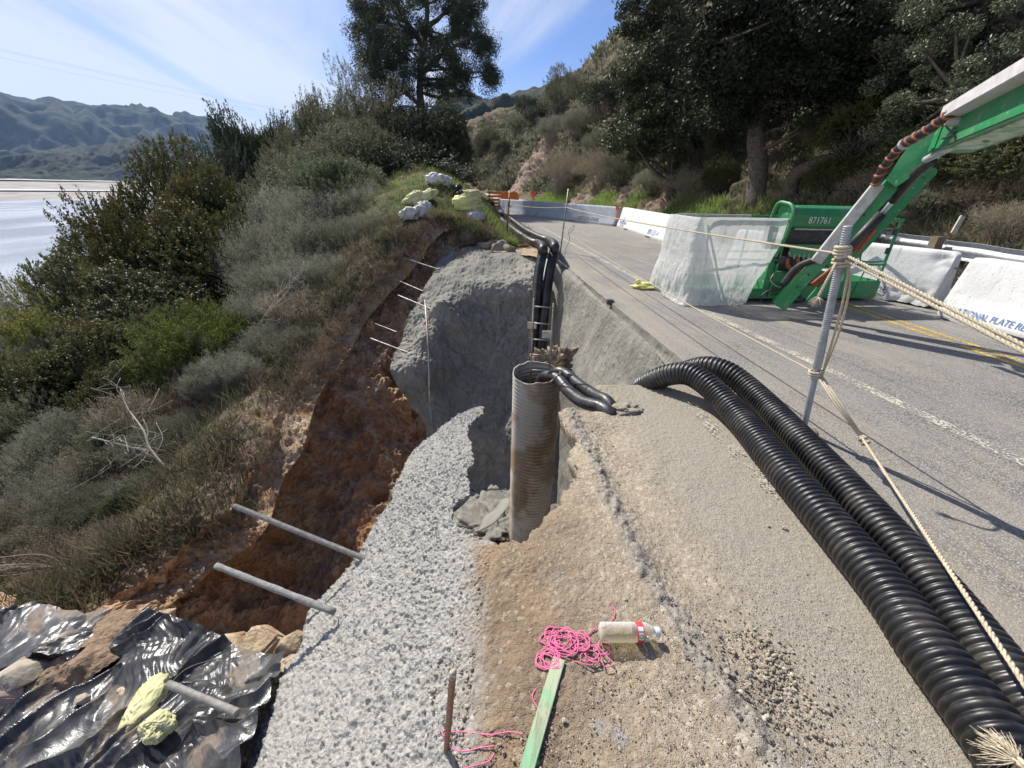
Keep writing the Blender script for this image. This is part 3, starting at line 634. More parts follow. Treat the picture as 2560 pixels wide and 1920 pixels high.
def green_paint(name='green_paint',c=(.012,.20,.065)):
    m=MT(name); n=m.noise(3,5,.6); s=m.noise(18,6,.75); sc=m.noise(1,5,.7,0,m.map((60,6,20)))
    col=m.mix(m.rng(n,.35,.7),c,(c[0]+.02,c[1]*1.25,c[2]*1.4)); col=m.mix(m.rng(s,.60,.68,0,.8),col,(.46,.52,.44)); col=m.mix(m.rng(sc,.68,.72,0,.7),col,(.04,.045,.04)); col=m.mix(m.rng(m.noise(2,5,.7),.45,.75,0,.4),col,(.20,.24,.17)); col=m.mix(m.rng(m.noise(7,5,.7),.62,.68,0,.8),col,(.07,.05,.035))
    m.set('Base Color',col).set('Roughness',m.rng(s,.3,.7,.34,.6)).set('Specular IOR Level',.5); m.bump(s,.12,.003); return m.m
M_GRN=green_paint(); M_BLK=basic('black_rubber',(.018,.018,.02),(.04,.038,.035),sc=20,rough=.5,bump=.3)
M_DKS=basic('dark_metal',(.035,.038,.045),(.07,.07,.07),sc=15,rough=.55,metal=.3,bump=.2)
M_LGY=basic('light_grey_paint',(.50,.49,.46),(.36,.35,.33),sc=12,rough=.55,bump=.25)
M_ORH=basic('orange_sleeve',(.42,.12,.055),(.25,.08,.045),sc=30,rough=.75,bump=.5,bsc=90)
M_ORG=basic('orange_plastic',(.85,.27,.02),(.75,.2,.015),sc=5,rough=.45)
M_WTXT=basic('white_lettering',(.75,.76,.72),(.5,.55,.5),sc=60,rough=.6,lo=.5,hi=.75)
def blob(c,r,seed=0,R=None,rough=.12,fold=0,n=(26,40),flat=None,p=2.0,freq=1.6):
    th=np.linspace(0,math.pi,n[0])[:,None]; ph=np.linspace(0,2*math.pi,n[1],endpoint=False)[None]
    d=np.stack([np.sin(th)*np.cos(ph),np.sin(th)*np.sin(ph),np.cos(th)*np.ones_like(ph)],2)
    q=np.sign(d)*np.abs(d)**(2/p) if p!=2 else d
    k=1+fbm(d+seed*7.1,freq,4,.5,seed)*rough
    if fold: k=k-np.abs(fbm(d+seed*3.3,4.5,3,.6,seed+5))*fold
    v=q*k[...,None]*np.array(r)
    if flat is not None: v[...,2]=np.maximum(v[...,2],flat*r[2])
    if R is not None: v=v@np.array(R).T
    v=v+np.array(c); m_,k_=n; F=[(i*k_+j,i*k_+(j+1)%k_,(i+1)*k_+(j+1)%k_,(i+1)*k_+j) for i in range(m_-1) for j in range(k_)]
    return v.reshape(-1,3),np.array(F)[:,::-1]
def rotz(a): c,s_=math.cos(a),math.sin(a); return np.array([[c,-s_,0],[s_,c,0],[0,0,1]])
def roty(a): c,s_=math.cos(a),math.sin(a); return np.array([[c,0,s_],[0,1,0],[-s_,0,c]])
def rock(name,c,r,seed,label,cat='rock',group=None,mat=None,facet=True,rz=0):
    rs=np.random.default_rng(seed); pts=rs.normal(size=(16,3)); pts/=np.linalg.norm(pts,axis=1)[:,None]; pts=pts*np.array(r)*rs.uniform(.8,1.05,(16,1))
    bm=bmesh.new(); [bm.verts.new(p) for p in pts]; bmesh.ops.convex_hull(bm,input=bm.verts); bmesh.ops.delete(bm,geom=[v for v in bm.verts if not v.link_faces],context='VERTS')
    bmesh.ops.bevel(bm,geom=bm.edges[:],offset=min(r)*.16,segments=2,affect='EDGES',clamp_overlap=True); bmesh.ops.triangulate(bm,faces=bm.faces[:]); bmesh.ops.subdivide_edges(bm,edges=bm.edges[:],cuts=1)
    for v in bm.verts:
        p=np.array(v.co); v.co=Vector(p*(1+float(fbm(p[None]/max(r),3,3,.6,seed)[0])*.07))
    me=bpy.data.meshes.new(name); bm.to_mesh(me); bm.free(); me.materials.append(mat or M_ROCK); me.polygons.foreach_set('use_smooth',np.ones(len(me.polygons),bool)); me.set_sharp_from_angle(angle=.6)
    o=link(name,me,None,c); o.rotation_euler=(0,0,rz); return prop(o,label,cat,group)
# ============================================================ corrugated pipes
def corr(name,path,R,pitch,depth,mat,label,cat,n=40,per=8,group=None,sharp=2.2,parent=None):
    pts=even(path,pitch/per); k=np.arange(len(pts))*2*math.pi/per
    r=R-depth*(.5-.5*np.cos(k))**sharp
    mb=MB(); mb.tube(pts,r,n,cap=False); o=mb.build(name,mat,parent,smooth=True); return prop(o,label,cat,group)
RH=.092
h1=[G(1362,905,-.75),G(1368,868,-.35),G(1383,842,-.10),G(1410,823,.05),G(1448,809,.15),G(1487,808,.20),G(1524,828,.185),G(1560,862,.14)]+[G(x,y,.10) for x,y in [(1605,912),(1678,1000),(1748,1080),(1895,1250),(1985,1375),(2090,1510),(2225,1690),(2400,1900)]]
h2=[G(1432,870,-.7),G(1440,836,-.28),G(1462,812,-.02),G(1497,797,.12),G(1533,793,.19),G(1574,806,.19),G(1614,836,.14),G(1653,872,.105)]+[G(x,y,.097) for x,y in [(1705,925),(1777,1000),(1850,1078),(2003,1250),(2102,1375),(2212,1515),(2340,1660),(2500,1850)]]
corr('corrugated_pipe',h1,RH,.0305,.0115,M_HOSE,'black corrugated drain pipe lying nearest the dirt, left of its twin','drain pipe',n=44,group='two black corrugated pipes across the shoulder')
corr('corrugated_pipe',h2,RH,.0305,.0115,M_HOSE,'black corrugated drain pipe lying on the asphalt side of its twin','drain pipe',n=44,group='two black corrugated pipes across the shoulder')
fa=[G(1040,444,.3),G(1058,455,.13),G(1078,470,.11),G(1091,482,.11),G(1114,500,.11),G(1145,521,.11),G(1163,526,.14),P(1172,535,9.05),P(1171,552,8.95),P(1163,596,8.9),P(1154,690,8.75),P(1145,790,8.5),P(1136,900,8.2),P(1132,1000,7.8)]
fb=[G(1050,438,.3),G(1070,450,.13),G(1092,466,.11),G(1112,480,.11),G(1136,498,.11),G(1168,514,.11),G(1186,520,.14),P(1197,530,9.2),P(1196,548,9.05),P(1186,596,8.95),P(1174,690,8.8),P(1163,790,8.55),P(1152,900,8.25),P(1148,1000,7.85)]
corr('drain_hose',fa,.108,.05,.006,M_HOSE,'black drain hose bending over the headwall, left one of the pair','drain hose',n=18,per=4,group='two black hoses hanging down the headwall',sharp=1)
corr('drain_hose',fb,.108,.05,.006,M_HOSE,'black drain hose bending over the headwall, right one of the pair','drain hose',n=18,per=4,group='two black hoses hanging down the headwall',sharp=1)
# upright steel riser
PB=P(1160,803,3.95); px_,py_=PB[0],PB[1]; PR=.232
zt=PB[2]
m=MT('rusty_corrugated_steel'); n=m.noise(3.5,6,.65,.4); st=m.noise(1,5,.6,0,m.map((14,14,.9))); Z=m.xyz()[2]
c=m.mix(m.rng(n,.4,.6),(.27,.225,.175),(.20,.14,.09)); c=m.mix(m.rng(st,.52,.7,0,.6),c,(.36,.22,.11)); c=m.mix(m.rng(m.noise(2.1,4,.6),.46,.56,0,.85),c,(.40,.385,.35))
m.set('Base Color',c).set('Roughness',.72).set('Metallic',.15); m.bump(m.noise(60,4,.7),.3,.003); M_CMP=m.m
t=empty('steel_riser_pipe',(px_,py_,-3.8),0,'upright rusty corrugated steel pipe standing open in the pit','pipe')
nz=int((zt+3.9)/.0055); zz_=np.linspace(-3.9,zt,nz); th=np.linspace(0,2*math.pi,73)[:-1]
pit=.040; ph=zz_[:,None]/pit*2*math.pi+th[None]     # helical ribs
rr=PR-.011*(.5-.5*np.cos(ph)); rr=rr*(1+.01*np.sin(th*2+zz_[:,None]*1.3)); topz=np.zeros_like(rr); topz[-6:]+= (fbm(np.stack([np.cos(th),np.sin(th),0*th],1),3,3,.6,4)*.018-.02*np.clip(np.cos(th+2.0),0,1)*1.2)[None]
V=np.stack([px_+rr*np.cos(th),py_+rr*np.sin(th),zz_[:,None]+topz],2)
Vi=V.copy(); Vi[...,0]=px_+(rr-.008)*np.cos(th); Vi[...,1]=py_+(rr-.008)*np.sin(th)
def ringfaces(nr,nc,off=0,flip=False):
    i=np.arange(nr-1)[:,None]*nc; j=np.arange(nc)[None]; a=(i+j).ravel(); b=(i+(j+1)%nc).ravel(); f=np.stack([a,b,b+nc,a+nc],1)+off
    return f[:,::-1] if flip else f
F=np.concatenate([ringfaces(nz,72),ringfaces(nz,72,nz*72,True),np.array([((nz-1)*72+j,(nz-1)*72+(j+1)%72,nz*72+(nz-1)*72+(j+1)%72,nz*72+(nz-1)*72+j) for j in range(72)])])
obj('pipe_wall',np.concatenate([V.reshape(-1,3),Vi.reshape(-1,3)]),F,M_CMP,t,smooth=True)
def solve_z(x,y,yd):
    lo,hi=-8,16
    for _ in range(40):
        z=(lo+hi)/2; v=np.array([x,y,z])-[0,0,H]; yy=(-(v@UP)/(v@FW)*FPX+384)/K
        if yy>yd: lo=z
        else: hi=z
    return z
t=empty('rod_ladder',P(1148,815,3.95),0,'thin welded rod ladder rising out of the steel riser pipe','ladder')
la=P(1146,812,3.98); lb=P(1186,806,3.98)
za=solve_z(la[0],la[1],645); zb=solve_z(lb[0],lb[1],655)
for q,zt_ in ((la,za),(lb,zb)): MB().tube([q+[0,0,-.35],[q[0],q[1],zt_]],.0075,8).build('rail',M_ROD,t,smooth=True)
for yd in (662,698,733,766,799):
    z1=solve_z(la[0],la[1],yd); MB().tube([[la[0],la[1],z1],[lb[0],lb[1],z1+(zb-za)*.3]],.006,8).build('rung',M_ROD,t,smooth=True)
M_PLY=basic('plywood_tab',(.55,.47,.37),(.4,.33,.25),sc=20,rough=.8)
for (xd,yd,w) in ((1149,702,.085),(1182,722,.10)):
    q=P(xd,yd,3.95); MB().box(q+np.array([0,-.012,0]),(w,.012,w*.75)).build('plate',M_PLY,t,bevel=.002)
sa=[P(1160,880,4.1),P(1164,850,4.02),P(1168,822,4.0),P(1182,812,3.93),P(1204,818,3.82),P(1228,845,3.62),P(1258,868,3.4),P(1298,880,3.22),P(1322,884,3.12)+np.array([0,0,-.06]),P(1335,890,3.1)+np.array([0,0,-.2])]
sb2=[P(1188,840,4.1),P(1192,812,4.1),P(1208,803,4.03),P(1228,812,3.95),P(1252,832,3.75),P(1285,854,3.5),P(1312,868,3.34),P(1335,878,3.2)+np.array([0,0,-.1])]
for q,l_ in ((sa,'black taped hose looping into the steel riser, nearer of two'),(sb2,'black taped hose looping into the steel riser, farther of two')):
    o=MB().tube(even(q,.02),.052,20).build('short_hose',M_HOSE2,None,smooth=True); prop(o,l_,'hose','two short hoses feeding the riser')
# root wad / rubble behind the riser, debris at the pit floor
V,F=blob(P(1195,775,5.2)+np.array([0,0,-.1]),(.26,.2,.24),3,None,.5,.5,n=(40,60),freq=2.5); o=obj('root_stump',V,F,basic('splintered_roots',(.42,.33,.23),(.2,.14,.09),sc=25,rough=.9,bump=.9,bsc=60,bd=.02),None,True); prop(o,'splintered pale root stump jutting from the wall behind the riser','stump')
V,F=blob(G(1060,1150,-3.6),(1.1,.9,.22),5,None,.45,.12,n=(70,110),freq=6); o=obj('rubble_heap',V,F,M_SHOT,None,True); prop(o,'grey rubble heap on the pit floor below the riser','rubble')
d0,d1=P(1025,1158,4.6),P(1100,1078,5.2); sd=(d1-d0); nrm=np.cross(sd,[0,0,1]); nrm/=np.linalg.norm(nrm); gg=[]
for t_ in np.linspace(0,1,20): gg.append([d0+sd*t_+nrm*w*(.02+.09*math.sin(t_*2.2))*1.0+np.array([0,0,.03*math.sin(t_*9+w*2)+w*.05]) for w in (-1,-.3,.4,1)])
gg=np.array(gg); o=obj('fabric_strip',gg.reshape(-1,3),gridfaces(20,4),M_SHOT,None,True); md=o.modifiers.new('thick','SOLIDIFY'); md.thickness=.008; prop(o,'grey strip of fabric slanting up beside the riser in the pit','fabric strip')
# ============================================================ anchors and rods
def bar(name,a,b,R,mat,label,cat,group,thread=.0,ptch=.012,hollow=True,n=16):
    a=np.array(a);b=np.array(b); pts=[a+(b-a)*t for t in np.linspace(0,1,max(8,int(np.linalg.norm(b-a)/(ptch/6)) if thread else 30))]
    pts=np.array(pts); s_=np.linalg.norm(pts-a,axis=1); r=np.full(len(pts),R)
    if thread: r=R-thread*(.5-.5*np.cos(s_/ptch*2*math.pi))
    else: r=R*(1+fbm(pts,30,3,.6,3)*.12)
    mb=MB(); mb.tube(pts,r,n); o=mb.build(name,mat,None,smooth=True); return prop(o,label,cat,group)
bar('anchor_bar',P(800,1212,2.75),P(507,1093,3.05),.0195,M_CRUST,'long crusted grey anchor bar sticking out of the slab, upper of two','anchor bar','anchor bars in the near slab',.004,.014)
bar('anchor_bar',P(722,1322,2.45),P(467,1222,2.7),.020,M_CRUST,'long crusted grey anchor bar sticking out of the slab, lower of two','anchor bar','anchor bars in the near slab')
bar('anchor_bar',P(512,1540,2.16),P(364,1478,2.32),.021,basic('grey_bar',(.33,.32,.29),(.22,.2,.18),sc=30,rough=.7,bump=.5),'short grey threaded bar poking through the black plastic by the yellow bag','anchor bar','anchor bars in the near slab',.002,.009)
nl=[((950,583),(868,556),9.7,10.0,'topmost'),((915,630),(857,605),9.3,9.6,'second from the top'),((960,680),(860,638),8.55,9.1,'middle'),((858,718),(796,694),8.7,9.0,'second from the bottom'),((908,772),(800,731),8.05,8.5,'lowest')]
for (a,b,z1,z2,w) in nl: bar('soil_nail',P(*a,z1),P(*b,z2),.017,M_ROD,'thin grey soil nail sticking out left of the headwall, '+w+' of five','soil nail','soil nails in the headwall',n=10)
o=MB().tube([P(918,648,8.3),P(926,760,8.0),P(928,850,7.75),P(934,945,7.5)],.017,10).build('vertical_rod',M_ROD,None,smooth=True); prop(o,'long pale rod standing against the left part of the headwall','rod')
o=MB().tube([G(1021,529,-.1),G(1021,529,-.1)+[0,0,.6]],.012,8).build('marker_rod',M_ROD,None,smooth=True); prop(o,'short thin rod standing on the headwall beside the sand tube','rod')
# stakes holding the rope
SA0=G(1094,516); SA1=P(1101,413,SA0[1]/.903+.0)
def stake(base,xd,yd,dz): # top on the ray, with the given distance shift
    Zb=(base-np.array([0,0,H]))@FW; return P(xd,yd,Zb+dz)
SA1=stake(SA0,1101,413,-.45); SB0=G(1210,545); SB1=stake(SB0,1228,408,-.5)
o=MB().tube([SA0+[0,0,-.1],SA1],.022,10).build('rope_stake',M_RUSTY,None,smooth=True); prop(o,'brown steel stake wound with cord beside the far hoses','stake','stakes carrying the rope')
o=MB().tube([SB0+[0,0,-.1],SB1],.017,10).build('rope_stake',M_ROD,None,smooth=True); prop(o,'thin grey steel stake on the pavement edge right of the hose bend','stake','stakes carrying the rope')
# main post: threaded hollow bar with a coupler
B0=G(1735,930); TZ=2.33; T0=P(1832,488,TZ); ax=(T0-B0)/np.linalg.norm(T0-B0); PL=np.linalg.norm(T0-B0)
t=empty('threaded_post',B0,0,'leaning galvanised threaded steel post wrapped in rope on the asphalt','post')
def seg(name,s0,s1,R,dp,ptch,mat=M_GALV):
    k=int((s1-s0)/(ptch/7)); s_=np.linspace(s0,s1,k); r=R-dp*(.5-.5*np.cos(s_/ptch*2*math.pi))
    return MB().tube(B0+ax*s_[:,None],r,20).build(name,mat,t,smooth=True)
seg('lower_bar',-.05,PL*.50,.0205,.002,.010); seg('coupler',PL*.36,PL*.50,.0245,.0,.01); seg('upper_bar',PL*.5,PL,.0235,.0032,.013)
o=MB().lathe([(0,.0),(.09,.002),(.08,.012),(.03,.02),(0,.021)],20,B0+[0,0,.004]).build('grout_patch',basic('brown_grout',(.33,.25,.17),(.22,.17,.12),sc=20,rough=.9,bump=.6),t,smooth=True)
def on_post(yd):
    lo,hi=0,PL
    for _ in range(40):
        s_=(lo+hi)/2; v=B0+ax*s_-[0,0,H]; yy=(-(v@UP)/(v@FW)*FPX+384)/K
        if yy>yd: lo=s_
        else: hi=s_
    return s_
KU=on_post(548); KL=on_post(806); Pu=B0+ax*KU; Pl=B0+ax*KL
side=np.cross(ax,FW); side/=np.linalg.norm(side); toward=np.cross(ax,side); toward=toward if toward@FW<0 else -toward
def sag(a,b,d,n=24):
    t=np.linspace(0,1,n)[:,None]; return np.array(a)+(np.array(b)-np.array(a))*t-np.array([0,0,1.])*d*4*t*(1-t)
def twisted(mb,pts,R,strands=3,pitch=.06,n=6,step=.006):
    q=even(pts,step) if len(pts)>2 else even([pts[0],(np.array(pts[0])+np.array(pts[1]))/2,pts[1]],step)
    tg=np.gradient(q,axis=0); tg/=np.linalg.norm(tg,axis=1)[:,None]; a=np.cross(tg,[.1,.2,1.]); a/=np.linalg.norm(a,axis=1)[:,None]; b=np.cross(tg,a); s_=np.arange(len(q))*step
    for k in range(strands):
        ph=s_/pitch*2*math.pi+k*2*math.pi/strands; mb.tube(q+(a*np.cos(ph)[:,None]+b*np.sin(ph)[:,None])*R*.52,R*.55,n)
def wraps(mb,c,R,turns,h,r=.0075):
    k=np.linspace(0,turns*2*math.pi,int(turns*22)); pts=c+side*np.cos(k)[:,None]*R+toward*np.sin(k)[:,None]*R+ax*(k/(turns*2*math.pi)-.5)[:,None]*h; mb.tube(pts,r,8)
def rope(name,pts,R,label,mat=M_ROPE,cat='rope',tw=True,group=None,extra=None):
    mb=MB()
    if tw: twisted(mb,pts,R,3,R*7,5,max(R*.9,.006))
    else: mb.tube(even(pts,.03) if len(pts)>2 else pts,R,6)
    if extra: extra(mb)
    return prop(mb.build(name,mat,None,smooth=True),label,cat,group)
SBu=SB0+(SB1-SB0)*.72; SBm=SB0+(SB1-SB0)*.36; SAu=SA0+(SA1-SA0)*.74
rope('rope',list(sag(SBu,Pu+toward*.03,.04)),.0075,'taut tan rope from the thin grey stake to the top knot of the post',extra=lambda mb:[wraps(mb,Pu+ax*.015,.037,3.3,.06,.009),wraps(mb,Pu-ax*.05,.036,2,.035,.008)])
rope('rope',list(sag(SBm,Pl+toward*.03,.05)),.0065,'lower tan rope running close to the road up to the post',extra=lambda mb:[wraps(mb,Pl,.037,2.6,.045,.008)])
rope('rope',list(sag(SAu,SBu,.05)),.008,'tan rope between the brown stake and the thin grey stake')
rope('cord',list(spline(np.array([SA0+(SA1-SA0)*.22,G(1100,497,.25),G(1130,508,.2),G(1165,520,.35),SB0+(SB1-SB0)*.16]),30)),.006,'thin loose cord sagging between the two stakes',M_CORD,'cord',tw=False)
# tangle of cord on the brown stake
mb=MB(); rs=np.random.default_rng(5)
for k in range(7):
    c=SA0+(SA1-SA0)*(.72-.05*k); mb.tube(even([c+rs.normal(size=3)*.05,c+np.array([.07,0,-.05])+rs.normal(size=3)*.05,c+np.array([-.05,0,-.16])+rs.normal(size=3)*.05,c+np.array([.02,-.02,-.3])+rs.normal(size=3)*.04],.03),.008,5)
k=np.linspace(0,12*math.pi,120); mb.tube((SA0+(SA1-SA0)*.74)+np.stack([np.cos(k)*.035,np.sin(k)*.035,k*.004-.08],1),.009,5)
prop(mb.build('cord_tangle',basic('dull_cord',(.33,.27,.2),(.15,.12,.09),sc=40,rough=.9),None,smooth=True),'tangled cord wound round the brown stake','cord')
# loop hanging near the thin stake
c=SBm+(Pl-SBm)*.085; k=np.linspace(0,2*math.pi,20)
mb=MB(); mb.tube(even([c,c+[.02,-.05,-.15],c+[-.06,-.1,-.35],np.append((c+[-.1,-.3,0])[:2],.01)],.03),.006,6); mb.tube(np.stack([c[0]+.05+np.cos(k)*.035+np.sin(k)*.06,c[1]+0*k,c[2]+.09+np.sin(k)*.1],1),.006,6,cap=False)
prop(mb.build('cord_loop',M_CORD,None,smooth=True),'short cord with an open loop hanging off the lower rope by the thin stake','cord')
# heavy doubled rope to the right
E1=P(2330,806,1.42); E2=P(2330,822,1.40)
rope('thick_rope',list(sag(Pu+toward*.035+side*.01,E1,.0)),.0088,'upper strand of the thick doubled rope running from the post to the right',group='doubled rope off the post')
rope('thick_rope',list(sag(Pu-ax*.03+toward*.035,E2,.0)),.0088,'lower strand of the thick doubled rope running from the post to the right',group='doubled rope off the post')
# slack bights between the two knots
for dx,l_ in ((.035,'slack rope hanging along the post between its knots, left length'),(.06,'slack rope hanging along the post between its knots, right length')):
    sgn=1 if (side@RT)>0 else -1
    rope('slack_rope',[Pu-ax*.02+side*sgn*.03+toward*.02,B0+ax*(KU*.7+KL*.3)+side*sgn*(dx+.01)+toward*.03,B0+ax*(KU*.35+KL*.65)+side*sgn*(dx+.005)+toward*.03,Pl+side*sgn*.03+toward*.02],.007,l_,M_ROPE,group='slack rope on the post')
def tassel(mb,c,d,L=.09,n=46,sp=.5,r=.0016,seed=1):
    rs=np.random.default_rng(seed); d=np.array(d)/np.linalg.norm(d)
    for i in range(n):
        v=d+rs.normal(size=3)*sp; v/=np.linalg.norm(v); l_=L*rs.uniform(.6,1.1); mb.tube([c,c+v*l_*.5+rs.normal(size=3)*.004,c+v*l_+np.array([0,0,-.012])+rs.normal(size=3)*.006],[r*1.6,r*1.2,r*.5],4)
fe=P(1768,640,2.42)
rope('rope_tail',[Pu-ax*.04-side*sgn*.02,P(1795,590,2.38),fe],.008,'frayed rope tail hanging from the top knot of the post',extra=lambda mb:tassel(mb,fe,(-.1,0,-1),.055,40,.45))
kn=P(1862,945,2.48)
def kn_extra(mb):
    for o_ in (-.014,0,.014): mb.tube([Pl+side*o_+toward*.03,(Pl+kn)/2+side*o_*1.2,kn+side*o_*.6],.0055,7)
    for j in range(5): c=kn+(kn-Pl)*.02*j; k=np.linspace(0,2*math.pi,14); u_=np.cross((kn-Pl),[0,0,1.]); u_/=np.linalg.norm(u_); w_=np.cross(u_,(kn-Pl)); w_/=np.linalg.norm(w_); mb.tube(c+(u_*np.cos(k)[:,None]+w_*np.sin(k)[:,None])*(.016+.004*math.sin(j*2)),.0075,7,cap=False)
rope('guy_rope',[kn,P(2030,1200,1.50),P(2212,1476,1.09),P(2330,1660,.92)],.0078,'tan guy rope tripled down to a knot then running to the lower right corner',extra=kn_extra)
fr=P(2152,1606,1.13)
rope('rope_end',[P(2300,1700,1.02),P(2215,1655,1.06),fr],.012,'frayed end of tan rope lying on the black pipe in the lower right corner',extra=lambda mb:tassel(mb,P(2200,1645,1.07),(P(2135,1600,1.15)-P(2200,1645,1.07)),.085,170,.42,.0013,3))
# ============================================================ concrete barriers
def conc_mat(name,c1,c2,stain):
    m=MT(name); n=m.noise(2.5,5,.6); f=m.noise(30,5,.7); s_=m.noise(1,5,.65,0,m.map((9,9,1.3)))
    c=m.mix(m.rng(n,.35,.65),c1,c2); c=m.mix(m.rng(s_,.58,.70,0,stain),c,(.22,.21,.19)); c=m.mix(m.rng(f,.62,.68,0,.75),c,(.15,.145,.14))
    c=m.mix(m.rng(m.vor(3.5,'F1'),.06,.03,0,.6),c,(.2,.2,.2)); Z=m.xyz()[2]; c=m.mix(m.rng(m.math('ADD',Z,m.math('MULTIPLY',n,.1)),.16,.05,0,.7),c,(.28,.26,.23))
    m.set('Base Color',c).set('Roughness',.85); m.bump(f,.5,.012); return m.m
M_BW=conc_mat('whitewashed_concrete',(.72,.72,.72),(.62,.62,.62),.5); M_BG=conc_mat('blue_grey_concrete',(.45,.49,.55),(.36,.40,.46),.6)
M_BLUE=basic('faded_blue_paint',(.10,.19,.42),(.22,.30,.5),sc=40,rough=.8,lo=.4,hi=.7); M_CHAR=basic('faded_black_paint',(.10,.10,.11),(.28,.28,.29),sc=40,rough=.8,lo=.4,hi=.7); M_LT=basic('faded_white_letter',(.66,.66,.64),(.5,.5,.5),sc=30,rough=.8)
PROF=[(-.30,0),(-.30,.08),(-.205,.33),(-.115,.78),(-.085,.81),(.085,.81),(.115,.78),(.205,.33),(.30,.08),(.30,0)]
def barrier(a,b,mat,label,chips=(),sh=1.):
    a=np.array(a,float); b=np.array(b,float); d=b-a; L_=np.linalg.norm(d[:2]); ang=math.atan2(d[1],d[0])
    dd=d/np.linalg.norm(d); nrm_=np.array([-dd[1],dd[0],0]); nrm_= nrm_ if nrm_@FW>0 else -nrm_   # away from the camera
    c=(a+b)/2+nrm_*.30; t=empty('concrete_barrier',(c[0],c[1],c[2]),0,label,'barrier','concrete barriers along the lane')
    nx=130; sub=np.array([PROF[i] for i in range(len(PROF))]); 
    # finer profile
    pf=[]; 
    for i in range(len(PROF)-1):
        k=max(2,int(math.dist(PROF[i],PROF[i+1])/.035)); 
        for j in range(k): u_=j/k; pf.append((PROF[i][0]*(1-u_)+PROF[i+1][0]*u_,PROF[i][1]*(1-u_)+PROF[i+1][1]*u_))
    pf.append(PROF[-1]); pf=np.array(pf); xs=np.linspace(0,1,nx)
    g=a+d*xs[:,None,None]+nrm_*(.30+pf[None,:,0:1])+np.array([0,0,1.])*pf[None,:,1:2]
    # worn rounded ends
    en=np.minimum(xs,1-xs)*L_; pull=np.clip(1-en/.05,0,1)[:,None]**2
    mid=np.array([0,0,.4]); cen_=(a+d*xs[:,None,None]+nrm_*.30)+mid; g=g+(cen_-g)*(pull[...,None]*.06)
    g=g+fbm(g,3,4,.5,int(L_*10))[...,None]*.003*nrm_+fbm(g,14,3,.6,3)[...,None]*.0012*nrm_
    for (pos,zc,r_,dp) in chips:   # broken spots
        q=a+d*pos+nrm_*.1+np.array([0,0,zc]); w_=np.exp(-(np.linalg.norm((g-q),axis=2)/r_)**2); g=g+((cen_-g)*np.array([1,1,.35])*(w_*dp*np.clip(1+.6*fbm(g,10,3,.55,9),.3,1.5))[...,None])
    nr,nc=g.shape[:2]; V=g.reshape(-1,3); F=[tuple(f) for f in gridfaces(nr,nc)]+[tuple(range(nc)),tuple((nr-1)*nc+j for j in range(nc))[::-1]]
    o=link('body',mesh('body',V,F,mat,True),t); bm=bmesh.new(); bm.from_mesh(o.data); bmesh.ops.recalc_face_normals(bm,faces=bm.faces); bm.to_mesh(o.data); bm.free(); o.data.set_sharp_from_angle(angle=.7)
    # drainage scuppers (dark slots)
    for f_ in (.25,.72):
        q=a+d*f_-nrm_*.0015+np.array([0,0,.022]); MB().box(q,(.5,.02,.045),rotz(ang)).build('scupper',M_DKS,t)
    return t,a,dd,nrm_
def btext(info,txt,s,u,z,size,mat,low=True,sx=1):
    t,a,dd,nn_=info
    p0,p1=((-.30,.08),(-.205,.33)) if low else ((-.205,.33),(-.115,.78))
    k=(z-p0[1])/(p1[1]-p0[1]); off=.30+p0[0]+(p1[0]-p0[0])*k-.008
    up_=nn_*(p1[0]-p0[0])+np.array([0,0,1.])*(p1[1]-p0[1])
    xd=dd if (dd@RT)>0 else -dd
    place_text('lettering',txt,size,mat,t,a+dd*s+nn_*off+np.array([0,0,z])-np.array([0,0,0]),xd,up_,bold=.0,sx=sx)
A=G(1072,459); Bq=G(1324,489)
i1=barrier(A,Bq,M_BG,'blue-grey concrete barrier at the far left, next to the orange barricades',[(.13,.7,.12,.2),(.42,.05,.15,.25),(.62,.03,.12,.3)])
L1=np.linalg.norm(Bq-A)
btext(i1,'CALIFORNIA',L1*.17,0,.19,.30,M_LT); btext(i1,'1-832-200-0968',L1*.82,0,.20,.27,M_CHAR)
A2=Bq+np.array([.12,-.15,0]); Bd=G(1497,547)-A2; Bd/=np.linalg.norm(Bd); B2=A2+Bd*6.1
i2=barrier(A2,B2,M_BW,'white concrete barrier second from the far end, running behind the wrapped basket',[(.1,.1,.12,.2)])
btext(i2,'NATIONAL',.85,0,.23,.22,M_BLUE); btext(i2,'PLATE RENTAL',.85,0,.12,.09,M_BLUE); btext(i2,'800-321-4',4.75,0,.19,.26,M_BLUE)
R3=G(1998,668); D3=(G(1893,648)-R3); D3/=np.linalg.norm(D3); D3=D3*.6+np.array([-.33,.94,0])*.4; D3/=np.linalg.norm(D3); A3=R3+D3*3.6
i3=barrier(A3,R3,M_BW,'battered white concrete barrier with a broken end and wire loop, behind the lift',[(.985,.74,.16,.38),(.9,.06,.26,.22),(.97,.12,.15,.22)])
btext(i3,'BARRICADE',3.6-.95,0,.16,.15,M_CHAR)
A4=G(2012,683); D4=G(2212,740)-A4; D4/=np.linalg.norm(D4); i4=barrier(A4,A4+D4*4.2,M_BW,'white concrete barrier nearest the camera at the right edge, with blue lettering',[(.0,.05,.2,.2),(.45,.02,.12,.25)])
btext(i4,'NATIONAL PLATE RENTAL',.72,0,.15,.115,M_BLUE,sx=.78)
# wire loops at the ends
for q,l_ in ((R3+i3[3]*.3+np.array([0,0,.60]),1),(A4+i4[3]*.3+np.array([0,0,.55]),-1)):
    k=np.linspace(-math.pi/2,math.pi/2,14); dd=i3[2]*l_; o=MB().tube(np.stack([q+dd*(.11*math.cos(a_))+np.array([.02*math.sin(a_),.05*math.sin(a_),-.04*math.cos(a_)]) for a_ in k]),.009,8).build('wire_loop',M_ROD,i3[0] if l_==1 else i4[0],smooth=True)
